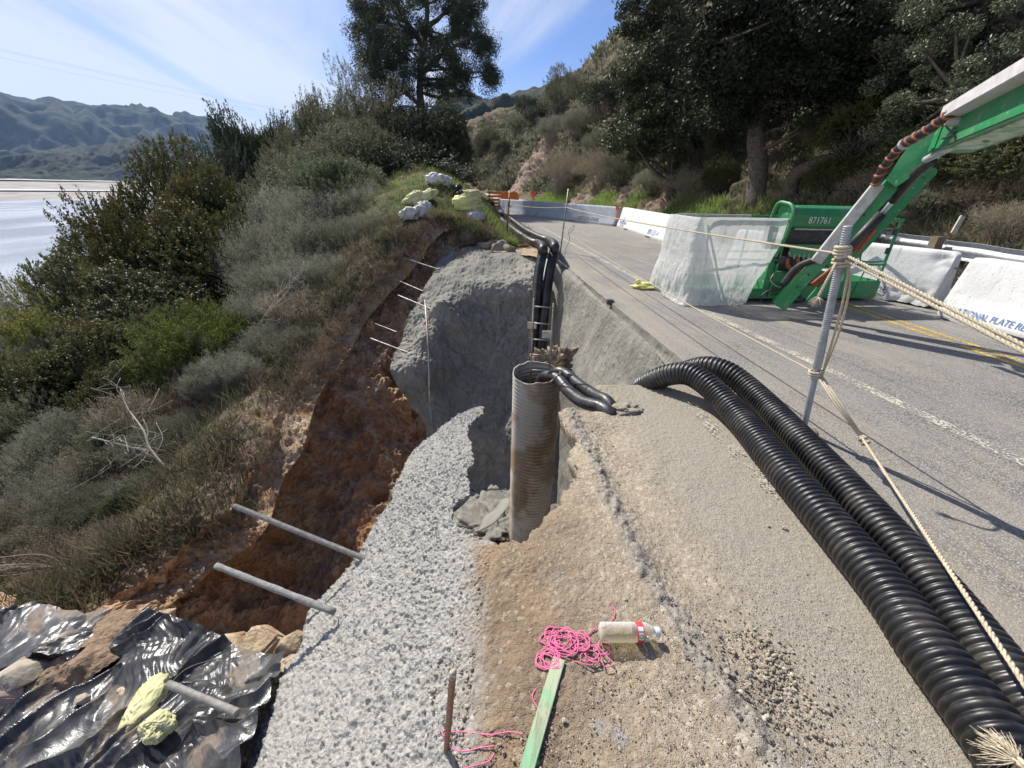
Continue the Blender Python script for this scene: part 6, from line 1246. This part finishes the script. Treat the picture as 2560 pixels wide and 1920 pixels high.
for v in range(2):
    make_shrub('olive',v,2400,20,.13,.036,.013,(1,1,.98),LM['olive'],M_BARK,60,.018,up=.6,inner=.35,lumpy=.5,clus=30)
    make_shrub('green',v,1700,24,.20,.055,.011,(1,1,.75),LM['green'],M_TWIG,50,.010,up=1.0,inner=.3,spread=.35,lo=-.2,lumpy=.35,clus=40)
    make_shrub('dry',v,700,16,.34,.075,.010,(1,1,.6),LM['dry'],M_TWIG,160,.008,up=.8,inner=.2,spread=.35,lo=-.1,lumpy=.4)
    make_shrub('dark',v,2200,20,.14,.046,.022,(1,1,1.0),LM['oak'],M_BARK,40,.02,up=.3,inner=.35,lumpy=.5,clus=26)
def place(kind,v,base,rad,h,label,cat='shrub',group=None,rz=None):
    fm,sm,pr,ph=PROTO[(kind,v)]; nm={'soft':'green_bush','yellow':'laurel_bush','laurel':'laurel_bush','sage':'sagebrush','olive':'tall_shrub','green':'green_bush','dry':'dry_shrub','dark':'oak_bush'}[kind]
    e=empty(nm,base,random.uniform(0,6.3) if rz is None else rz,label,cat,group); e.scale=(rad/pr,rad/pr,h/ph)
    for n_,me in (('stems',sm),('foliage',fm)):
        o=bpy.data.objects.new(n_,me); COL.objects.link(o); o.parent=e
    return e
_V=SLOPE_G.reshape(-1,3)
def slz(x,y): d=(_V[:,0]-x)**2+(_V[:,1]-y)**2; return _V[np.argmin(d),2]
GSL='shrubs on the lake-side slope'
def sl(kind,v,x,yt,Z,w,label,ymid=None,hmin=.5,hmax=7.5):
    q=P(x,(ymid or yt+w*.35),Z); zb=slz(q[0],q[1])-.08; zt=solve_z(q[0],q[1],yt); rad=w*.56*K/FPX*Z; h=min(max(zt-zb,hmin,rad*1.3),hmax)
    zb=zt-h
    place(kind,v,(q[0],q[1],zb),rad,h,label,'shrub',GSL)
LS=[('laurel',0,225,383,14,165,'brown-tipped green bush farthest left against the lake'),
('laurel',1,395,288,15,200,'tall brown-tipped bush rising against the near-shore hill'),
('laurel',2,480,345,14,190,'brown-tipped bush right of the tallest brown-tipped one'),
('laurel',1,290,430,12,210,'dark green bush in front of the lakeside brown-tipped bush'),
('laurel',0,420,425,12,230,'broad dark bush at the centre of the lake-side slope'),
('laurel',2,530,440,12.5,140,'dark bush bordering the grey sagebrush, mid slope'),
('yellow',0,120,545,11,160,'yellow-green bush just below the lake at the far left'),
('laurel',2,205,520,10.5,210,'dark bush below the lake, right of the yellow-green one'),
('yellow',0,70,640,9.5,170,'yellow-green bush low at the left frame edge'),
('laurel',2,330,560,10.4,240,'dark bush directly above the bright green bush'),
('laurel',0,180,680,8.8,210,'dark shaded bush left of the bright green bush'),
('laurel',1,40,760,8.4,170,'dark shaded bush at the left edge under the yellow-green one'),
('laurel',0,290,690,8.9,150,'dark gap-filling bush touching the bright green bush'),
('dark',0,522,226,22,120,'dark leafy tree-like bush standing against the sky left of the olive thicket'),
('dark',1,455,285,19,110,'dark bush left of the dark leafy one against the sky'),
('dark',0,580,240,23,90,'small dark bush right of the dark leafy one on the skyline'),
('olive',0,700,165,20,190,'tall olive-grey shrub left of the big tree, rising highest there'),
('olive',1,640,205,19,150,'tall olive-grey shrub at the left end of the thicket'),
('olive',1,765,125,23,150,'olive-grey shrub reaching up to the big tree crown'),
('olive',0,820,165,22,150,'olive-grey shrub right under the left of the tree crown'),
('olive',1,700,255,16,210,'broad olive shrub in front of the tall olive-grey shrubs'),
('olive',0,795,245,18,170,'olive shrub in shade left of the big trunk'),
('dark',1,875,215,22,150,'dark bush around the foot of the big tree, left side'),
('dark',0,945,230,22,120,'dark bush around the foot of the big tree, right side'),
('dark',1,905,290,19,160,'dark bush in front of the big tree foot'),
('dark',0,985,270,28,60,'small dark bush hugging the road bend by the big tree'),
('dark',1,830,300,17,150,'dark shaded bush left of the tree foot above the light green shrub'),
('olive',0,620,300,17,130,'grey bare-looking shrub left of the light green shrub'),
('soft',0,725,328,13.5,180,'light green rounded shrub below the olive thicket'),
('sage',0,610,385,13,140,'pale sagebrush left of the light green shrub'),
('sage',1,690,395,12.3,150,'pale sagebrush just under the light green shrub'),
('sage',2,775,380,12.8,140,'pale sagebrush right of the light green shrub'),
('sage',0,845,395,13,110,'sagebrush with white flowers next to the grassy mound'),
('sage',1,575,455,11.2,140,'grey sagebrush touching the dark bushes, upper row'),
('sage',2,655,465,11,150,'grey sagebrush in the middle of the upper sage belt'),
('sage',0,745,455,11,140,'grey sagebrush right of centre in the upper sage belt'),
('sage',1,820,450,11.4,110,'grey sagebrush at the mound end of the upper sage belt'),
('sage',2,600,535,9.9,150,'grey sagebrush left in the middle sage belt'),
('sage',0,690,540,9.7,150,'grey sagebrush centre of the middle sage belt'),
('dry',0,770,520,10.1,110,'brown dry shrub above the cut bank, upper one'),
('sage',1,560,620,8.9,120,'grey sagebrush right behind the bright green bush'),
('dry',1,640,615,8.8,150,'tall twiggy dry shrub on the brink of the cut bank'),
('sage',2,590,690,8.0,130,'grey sagebrush overhanging the orange scarp'),
('sage',0,650,700,8.1,80,'small sagebrush on the bank edge under the twiggy shrub'),
('green',1,440,640,8.3,230,'bright green feathery bush in the middle of the slope'),
('green',0,370,720,7.9,150,'bright green feathery bush, lower left lobe beside the larger one'),
('sage',1,500,760,7.2,110,'small grey sagebrush below the bright green bush'),
('sage',0,455,770,7.1,90,'spiky pale sagebrush at the foot of the bright green bush'),
('sage',2,150,880,7.0,170,'grey-green sagebrush in the lower left, above the black plastic'),
('sage',0,50,960,6.6,150,'grey sagebrush at the left edge, lower down'),
('dry',1,300,830,7.2,150,'dry twiggy shrub left of the bare dead branch'),
('dry',0,210,960,6.4,160,'dry brown shrub low on the left slope'),
('sage',1,110,1020,5.9,160,'sagebrush low at the left above the dirt'),
('dry',1,30,1080,5.6,150,'dry brush at the left edge nearest the black plastic'),
('laurel',1,20,860,7.6,130,'dark green bush at the left edge behind the sagebrush'),
('laurel',0,230,790,7.9,130,'dark bush left of the dry twiggy shrub'),
('sage',2,15,575,14,110,'hazy grey sagebrush at the left frame edge by the water'),
('green',1,455,960,6.3,50,'tiny yellow-green sprout on the bare bank under the dead branch'),
('soft',0,262,1060,5.5,70,'small muted green sprig low on the left bank'),
('olive',0,110,700,9.2,170,'olive shrub in the dark thicket at the far left'),('dark',1,250,640,9.6,170,'dark shrub deep in the thicket under the brown-tipped bushes'),
('olive',1,80,860,7.5,170,'olive shrub at the left edge above the sagebrush'),('laurel',2,330,740,8.2,150,'dark shrub wedged behind the bright green bush'),
('olive',0,240,900,6.7,150,'olive-grey shrub below the dark thicket, lower left'),('sage',2,350,905,6.7,120,'grey sagebrush right beside the bare dead branch'),
('sage',0,175,1060,5.7,150,'grey sagebrush low on the left bank, second row up from the plastic'),('olive',1,55,1130,5.3,140,'olive shrub at the left edge just above the black plastic'),
('dry',0,130,1150,5.1,150,'dry tangled brush directly above the black plastic'),('dry',1,250,1130,5.2,130,'dry tangled brush on the bank right of the lower sagebrush'),
('sage',1,330,1020,6.0,110,'sparse sagebrush on the bank under the bleached branch'),('sage',2,425,700,7.9,90,'grey sagebrush nestled left of the bright green bush top'),
('olive',1,560,395,13.2,120,'olive shrub between the brown-tipped bushes and the sage belt'),('olive',0,640,345,14.5,130,'olive shrub left behind the muted green rounded bush'),
('sage',1,420,880,6.9,80,'small sagebrush above the bare dead branch'),
('dry',0,395,800,7.3,110,'dry shrub between the bright green bush and the dead branch')]
for a in LS: sl(*a)
# dead branches
def dead(name,base,pts,label,r=.012,seed=1):
    rs_=np.random.default_rng(seed); mb=MB(); q=even(pts,.05); mb.tube(q,np.linspace(r,r*.3,len(q)),6)
    for i in range(2,len(q),max(1,len(q)//14)):
        d=rs_.normal(size=3)*.5+(q[-1]-q[0])/np.linalg.norm(q[-1]-q[0]); L_=rs_.uniform(.15,.5); mb.tube(even([q[i],q[i]+d*L_*.5+rs_.normal(size=3)*.04,q[i]+d*L_],.05),.004,4)
        mb.tube(even([q[i]+d*L_*.5,q[i]+d*L_*.7+rs_.normal(size=3)*.12,q[i]+d*L_+rs_.normal(size=3)*.2],.05),.0025,4)
    prop(mb.build(name,M_DEAD,None,smooth=True),label,'branch')
dead('dead_branch',None,[P(410,1030,5.9),P(370,1020,5.95),P(325,970,6.1),P(310,930,6.2),P(275,880,6.4),P(260,840,6.5)],'bleached bare dead branch lying on the left bank',.022,2)
dead('dead_branch',None,[P(200,945,6.2),P(260,960,6.1),P(320,975,6.05)],'thin pale dead branch joining the bleached one from the left',.010,4)
dead('dead_branch',None,[P(560,700,7.9),P(600,640,8.3),P(640,600,8.6)],'thin pale dead branch in the sagebrush beside the bright green bush',.006,6) if True else dead('dead_branch',None,[P(690,650,8.3),P(680,600,8.6),P(640,560,8.9),P(620,500,9.2)],'grey dead branch rising from the brink of the cut bank',.014,6)
dead('dead_branch',None,[P(210,1255,4.6),P(150,1230,4.8),P(60,1220,5.0),P(-20,1225,5.1)],'thin arching pale twig low at the left above the plastic',.006,8)
# ground brush (uncountable): tufts over the slope
def tufts(name,pts,hs,mat,label,blades=14,seed=0,w=.006,spread=.5,cat='brush'):
    rs_=np.random.default_rng(seed); n=len(pts); p=np.repeat(pts,blades,0); h=np.repeat(hs,blades)*rs_.uniform(.5,1.1,n*blades); d=rs_.normal(size=(n*blades,3))*spread; d[:,2]=np.abs(d[:,2])*.4+1; d/=np.linalg.norm(d,axis=1)[:,None]
    st=p+rs_.normal(size=p.shape)*np.repeat(hs,blades)[:,None]*.25*np.array([1,1,0]); c=st+d*h[:,None]*.5; V,F=leafquads(c,d,h,w*np.repeat(hs,blades)/.2,rs_)
    lv=np.repeat(rs_.random(n*blades),4); tip=np.tile(np.array([0,.5,1,.5]),n*blades); o=obj(name,V,F,mat,attr={'lv':lv,'tip':tip}); return prop(o,label,cat,kind='stuff')
rs=np.random.default_rng(99)
def pick(Gd,cond,n,wt=None):
    Vv=Gd.reshape(-1,3); idx=np.where(cond(Vv))[0]; return Vv[rs.choice(idx,min(n,len(idx)),replace=False)]+rs.normal(size=(min(n,len(idx)),3))*np.array([.05,.05,0])
nearS=lambda v:(np.hypot(v[:,0],v[:,1])<22)&(v[:,2]>-14)&(v[:,1]>-1)
_bi=BARE.ravel()
def nb(a_):
    k_=np.array([_bi[np.argmin((_V[:,0]-q_[0])**2+(_V[:,1]-q_[1])**2)] for q_ in a_]); return a_[k_<.35]
a=nb(pick(SLOPE_G,nearS,2600)); tufts('dry_undergrowth',a,rs.uniform(.10,.34,len(a)),LM['dry'],'dry undergrowth covering the lake-side slope',12,1,.007,.7)
a=nb(pick(SLOPE_G,nearS,4200)); tufts('green_undergrowth',a,rs.uniform(.10,.36,len(a)),LM['olive'],'grey-green undergrowth among the shrubs of the slope',12,2,.010,.7)
md_=lambda v:(v[:,1]>11.9)&(v[:,1]<26)&(v[:,0]>-6.5-(v[:,1]-11)*.1)&(v[:,2]>-1.4)&(v[:,0]<left_edge(16)+1.5)
a=pick(SLOPE_G,md_,4200); a=a[(a[:,0]<np.array([left_edge(y)-.5 for y in a[:,1]]))]; tufts('mound_grass',a,rs.uniform(.08,.26,len(a)),LM['grass'],'bright green grass on the mound above the cut',12,3,.008,.6,'grass')
_r=np.array(ridge); a=spline(_r[6:],700)+rs.normal(size=(700,3))*np.array([.12,.12,.05]); tufts('root_fringe',a,rs.uniform(.08,.22,len(a)),LM['dry'],'fringe of dry roots hanging along the lip of the cut bank',14,4,.006,1.2)
hg=lambda v:(v[:,1]>15)&(v[:,1]<46)&(v[:,2]<1.3)&(v[:,2]>-.1)
a=pick(HILL_G,hg,5200); a=a[vnoise(a*np.array([.45,.45,0]),5)>-.15]; tufts('verge_grass',a,rs.uniform(.15,.45,len(a)),LM['grass'],'bright grass verge along the foot of the hillside',12,5,.012,.6,'grass')
h2_=lambda v:(v[:,1]>1)&(v[:,1]<17)&(v[:,2]<3)&(v[:,2]>.0)
a=pick(HILL_G,h2_,3500); tufts('bank_brush',a,rs.uniform(.12,.4,len(a)),LM['olive'],'low shaded brush on the bank behind the guardrail and barriers',12,15,.012,.8)
a=pick(HILL_G,h2_,1500); tufts('bank_dry_brush',a,rs.uniform(.12,.4,len(a)),LM['dry'],'dry grass tangled on the bank behind the guardrail',12,16,.008,.8)
hb_=lambda v:(v[:,1]>2)&(v[:,1]<150)&(v[:,2]>1.)&(v[:,2]<34)
def rk(a_):
    h_=HILL_G.reshape(-1,3); m_=ROCKA.ravel()>.35; c_=h_[m_][::7]; return a_[np.array([np.min(np.sum((c_-q_)**2,1))>.5 for q_ in a_])]
a=rk(pick(HILL_G,hb_,3500)); dd_=np.hypot(a[:,0],a[:,1]); tufts('hillside_brush',a,np.clip(dd_*.014,.3,1.3)*rs.uniform(.6,1.2,len(a)),LM['dry'],'low dry brush covering the right hillside',12,6,.035,.9)
a=rk(pick(HILL_G,hb_,11000)); dd_=np.hypot(a[:,0],a[:,1]); tufts('hillside_scrub',a,np.clip(dd_*.014,.3,1.4)*rs.uniform(.6,1.2,len(a)),LM['olive'],'low green scrub covering the right hillside',12,7,.05,.9)
# ------------------------------------------------------------ hillside shrubs, placed where the photo point meets the hill
HS=[('olive',1,1213,240,105,1.0,'round dark bush on the hillside skyline'),('dark',0,1130,245,45,.9,'small dark bush low on the far skyline'),('dark',1,1165,262,60,.8,'dark bush left below the round skyline bush'),
('olive',0,1112,280,50,.8,'olive bush on the far shoulder of the hill'),('laurel',0,1060,318,60,.9,'brownish bush above the road bend'),('olive',0,1030,345,55,.9,'olive bush above the far end of the road'),('laurel',2,1085,330,50,.8,'brownish bush between the road bend and the rock face'),
('sage',0,1195,295,80,.7,'grey sagebrush above the reddish rock face'),('sage',1,1245,285,80,.7,'grey sagebrush right above the reddish rock face'),('dark',0,1300,245,90,.8,'dark bush below the skyline left of the big oaks'),
('dry',0,1215,395,100,1.0,'grey leafless bush in front of the reddish rock face'),('dry',1,1290,400,100,.9,'grey leafless bush behind the grey barrier'),('olive',1,1290,330,80,.8,'olive bush over the bare gully'),('olive',0,1345,395,90,.9,'olive bush under the edge of the big oak'),
('green',0,1355,360,60,.7,'light green bush under the edge of the big oak'),('sage',2,1400,410,80,.7,'sagebrush at the foot of the hill under the oak'),('dry',0,1480,420,110,.7,'dry brush on the shaded bank behind the white barrier'),
('laurel',1,1560,410,110,.8,'shaded bush left of the oak trunk'),('laurel',2,1790,400,110,.8,'shaded bush right of the crooked oak trunk'),('dry',1,1900,420,140,.6,'dry shaded brush behind the lift jib'),('olive',0,2000,460,150,.6,'olive brush just above the guardrail'),('dry',0,2110,450,170,.6,'tangled dry brush above the guardrail at the right'),
('dry',1,2190,500,170,.5,'dry brush at the right edge above the guardrail'),('laurel',0,2150,390,200,.7,'dark bush at the right edge under the boom'),('dark',1,2010,380,190,.8,'dark bush behind the boom elbow'),('laurel',1,1850,330,160,.8,'shaded bush under the crooked oak limb'),
('dark',0,1420,340,130,.9,'dark bush beneath the left oak crown'),('dark',1,1520,350,150,.9,'dark bush between the left oak crown and the trunk')]
for (k_,v_,x,y,w,hr_,l_) in HS:
    q,Zq=hill_hit(x,y); rad=w*.5*K/FPX*Zq; place(k_,v_,(q[0],q[1],q[2]-.25*rad),rad,rad*2*hr_,l_,'shrub','shrubs on the right hillside')
# ------------------------------------------------------------ trees
def tree(name,trunks,ells,mat,label,ln,wd,per,seed,cl_r=.5,bark=M_BARK,droop=0.,nb=60,cat='tree',lf=220):
    """trunks: list of (polyline, r0, r1); ells: (centre, (rx,ry,rz), n clumps)"""
    rs_=np.random.default_rng(seed); t=empty(name,trunks[0][0][0],0,label,cat); mb=MB(); tp=[]
    for pts,r0,r1 in trunks:
        q=even(pts,.25); q=q+np.stack([fbm(q,.8,2,.5,seed),fbm(q,.8,2,.5,seed+1),0*q[:,0]],1)*.10; mb.tube(q,np.linspace(r0,r1,len(q)),10); tp.append(q)
    tp=np.concatenate(tp); C=[]
    for c,r,n in ells:
        d=rs_.normal(size=(n,3)); d/=np.linalg.norm(d,axis=1)[:,None]; rad=rs_.random(n)**.4*lump(d,seed,.5); C.append(np.array(c)+d*rad[:,None]*np.array(r))
    C=np.concatenate(C)
    for i in rs_.choice(len(C),min(nb,len(C)),replace=False):
        e=C[i]; k=np.argmin(np.linalg.norm(tp-e,axis=1)+np.maximum(tp[:,2]-e[2],0)*1.5); b=tp[k]; L_=np.linalg.norm(e-b); m1=b*.6+e*.4+rs_.normal(size=3)*L_*.08+np.array([0,0,-.04*L_]); q=spline(np.array([b,m1,e]),9); mb.tube(q,np.linspace(min(.05+.012*L_,.16),.015,9),5,cap=False)
    mb.build('trunk',bark,t,smooth=True)
    n=len(C); p=np.repeat(C,lf,0); g_=rs_.normal(size=(n*lf,3)); rr_=np.linalg.norm(g_,axis=1)[:,None]; g_=g_/rr_*rs_.random((n*lf,1))**.5; size=np.repeat(cl_r*rs_.uniform(.5,1.25,n),lf)[:,None]; p=p+g_*size*np.array([1,1,.7]); p[:,2]-=droop*rs_.random(n*lf)**2*size[:,0]
    ld=g_+rs_.normal(size=p.shape)*.8+np.array([0,0,-droop*.6]); V,F=leafquads(p,ld,ln*rs_.uniform(.6,1.2,len(p)),wd*rs_.uniform(.6,1.2,len(p)),rs_)
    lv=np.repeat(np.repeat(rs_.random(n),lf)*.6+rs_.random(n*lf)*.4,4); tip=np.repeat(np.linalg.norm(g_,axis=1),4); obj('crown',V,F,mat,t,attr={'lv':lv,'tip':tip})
def E_(x,y,Z,rx,ry,rz,n): return (P(x,y,Z),(rx*K/FPX*Z,rz,ry*K/FPX*Z),n)
ZT=25.
bq=P(905,372,ZT); 
tree('oak_tree',[([P(902,400,ZT),P(908,330,ZT),P(908,240,ZT),P(906,170,ZT),P(915,100,ZT),P(922,40,ZT),P(915,-40,ZT),P(905,-120,ZT)],.30,.09),([P(914,105,ZT),P(890,60,ZT-.5),P(858,25,ZT-1),P(835,-20,ZT-1)],.18,.06),([P(907,160,ZT),P(955,120,ZT-.5),P(1000,90,ZT-.5),P(1035,70,ZT)],.17,.05),([P(920,60,ZT),P(965,20,ZT+1),P(1000,-30,ZT+1)],.15,.05),([P(908,230,ZT),P(860,190,ZT-1),P(815,160,ZT-1.5)],.14,.04)],
 [E_(880,30,24,70,60,1.8,26),E_(940,130,24,50,50,1.4,22),E_(1000,30,25,50,60,1.4,18),E_(850,120,23.5,60,60,1.6,22),E_(800,20,24,48,70,1.5,36),E_(850,-20,25,80,60,2,34),E_(940,-30,25,90,50,2,34),E_(1010,10,25,40,45,1.2,18),E_(1040,100,25,26,45,1.,22),E_(1055,150,24.6,20,28,.8,14),E_(1000,160,25,38,35,1.2,20),E_(960,95,25,45,30,1.2,16),E_(880,90,24.5,55,40,1.5,22),E_(815,90,24,42,40,1.3,20),E_(775,60,24,22,50,1,12),E_(850,165,24,60,35,1.5,22),E_(945,185,25,32,22,1,10),E_(790,140,24,35,25,1,10),E_(985,60,25,30,30,1,9),E_(870,240,24,55,45,1.6,22),E_(940,270,24,45,50,1.6,22)],
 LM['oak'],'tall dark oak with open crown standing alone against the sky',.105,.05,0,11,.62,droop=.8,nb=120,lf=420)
b1=hill_hit(1640,425)[0]; Z1=(b1-np.array([0,0,H]))@FW
def on(x,y,Z): return P(x,y,Z)
tree('hillside_oak',[([b1-[0,0,.4],on(1640,370,Z1),on(1632,300,Z1-.3),on(1640,240,Z1-.5),on(1660,150,Z1-1),on(1640,40,Z1-1.5),on(1620,-60,Z1-2)],.34,.14),([on(1637,250,Z1-.4),on(1580,180,Z1-1),on(1530,100,Z1-2)],.18,.06),([on(1640,240,Z1-.5),on(1700,190,Z1-1.5),on(1760,120,Z1-2)],.18,.06)],
 [E_(1640,-20,Z1-1.5,190,90,2.6,46),E_(1560,90,Z1-2,120,80,2.2,44),E_(1700,90,Z1-2.5,130,90,2.2,44),E_(1600,200,Z1-1,110,70,2.,40),E_(1740,200,Z1-2,110,70,2.,34),E_(1820,80,Z1-2,90,110,2,30),E_(1840,-30,Z1-3,120,80,2.5,30)],
 LM['shadedoak'],'large shaded oak with a straight trunk behind the white barrier',.14,.065,0,21,.62,nb=90,lf=300)
Z2=Z1-2.2
tree('crooked_oak',[([hill_hit(1700,425)[0]-[0,0,.4],on(1705,400,Z1-.8),on(1722,375,Z1-1),on(1770,352,Z1-1.5),on(1822,338,Z1-2),on(1850,318,Z2),on(1868,280,Z2),on(1910,235,Z2-.5),on(1960,180,Z2-1)],.26,.10)],
 [E_(1930,160,Z2-1,110,90,2,40),E_(1960,250,Z2-.5,90,55,1.6,26),E_(1860,210,Z2,80,60,1.6,26),E_(2000,30,Z2-1.5,130,90,2.4,38),E_(1960,340,Z2,90,50,1.5,20)],LM['shadedoak'],'crooked oak whose limb arcs right behind the lift jib',.13,.06,0,31,.58,nb=60,lf=280)
tree('hillside_oak',[([hill_hit(1450,420)[0]-[0,0,.4],P(1455,330,20),P(1450,230,20),P(1430,120,20),P(1420,0,20)],.26,.10)],
 [E_(1390,30,20,58,55,1.8,34),E_(1450,-30,20,90,60,2.2,34),E_(1430,120,19.5,75,60,1.8,38),E_(1370,190,19.5,45,45,1.4,22),E_(1400,250,19,80,50,1.6,34),E_(1370,300,18.5,65,35,1.3,20),E_(1500,200,19,75,60,1.8,30),E_(1510,60,20,85,80,2,34),E_(1450,310,18.5,70,40,1.4,20)],
 LM['oak'],'sunlit oak crown at the left end of the hillside grove',.15,.07,0,41,.62,nb=60,lf=260)
tree('near_oak',[([hill_hit(2330,420)[0]-[0,0,.5],P(2320,300,9.5),P(2280,160,9.2),P(2200,60,9),P(2120,-20,8.8)],.3,.10),([P(2290,180,9.2),P(2180,180,8.8),P(2080,200,8.6)],.14,.05)],
 [E_(2080,100,9,110,80,1.3,40),E_(2160,20,9,150,70,1.5,44),E_(2010,30,9.4,80,70,1.2,26),E_(2040,220,9,100,60,1.2,34),E_(2160,200,9,120,90,1.4,44),E_(2120,330,9.3,100,50,1.1,22),E_(1960,-30,9.6,70,50,1.2,18)],
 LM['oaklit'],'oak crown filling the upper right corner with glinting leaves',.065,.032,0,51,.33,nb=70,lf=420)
# ============================================================ air
def haze():
    lo_=(-3900,-200,-58); hi_=(2200,4200,760)
    V=[(x,y,z) for x in (lo_[0],hi_[0]) for y in (lo_[1],hi_[1]) for z in (lo_[2],hi_[2])]
    me=bpy.data.meshes.new('haze'); me.from_pydata(V,[],[(0,1,3,2),(4,6,7,5),(0,4,5,1),(2,3,7,6),(0,2,6,4),(1,5,7,3)]); o=bpy.data.objects.new('haze',me); COL.objects.link(o)
    m=bpy.data.materials.new('haze'); m.use_nodes=True; m.node_tree.nodes.clear(); p=m.node_tree.nodes.new('ShaderNodeVolumePrincipled'); q=m.node_tree.nodes.new('ShaderNodeOutputMaterial'); m.node_tree.links.new(p.outputs[0],q.inputs['Volume'])
    p.inputs['Color'].default_value=(.40,.60,1,1); p.inputs['Density'].default_value=.00007; p.inputs['Anisotropy'].default_value=.3
    me.materials.append(m); prop(o,kind='stuff'); return o
haze()
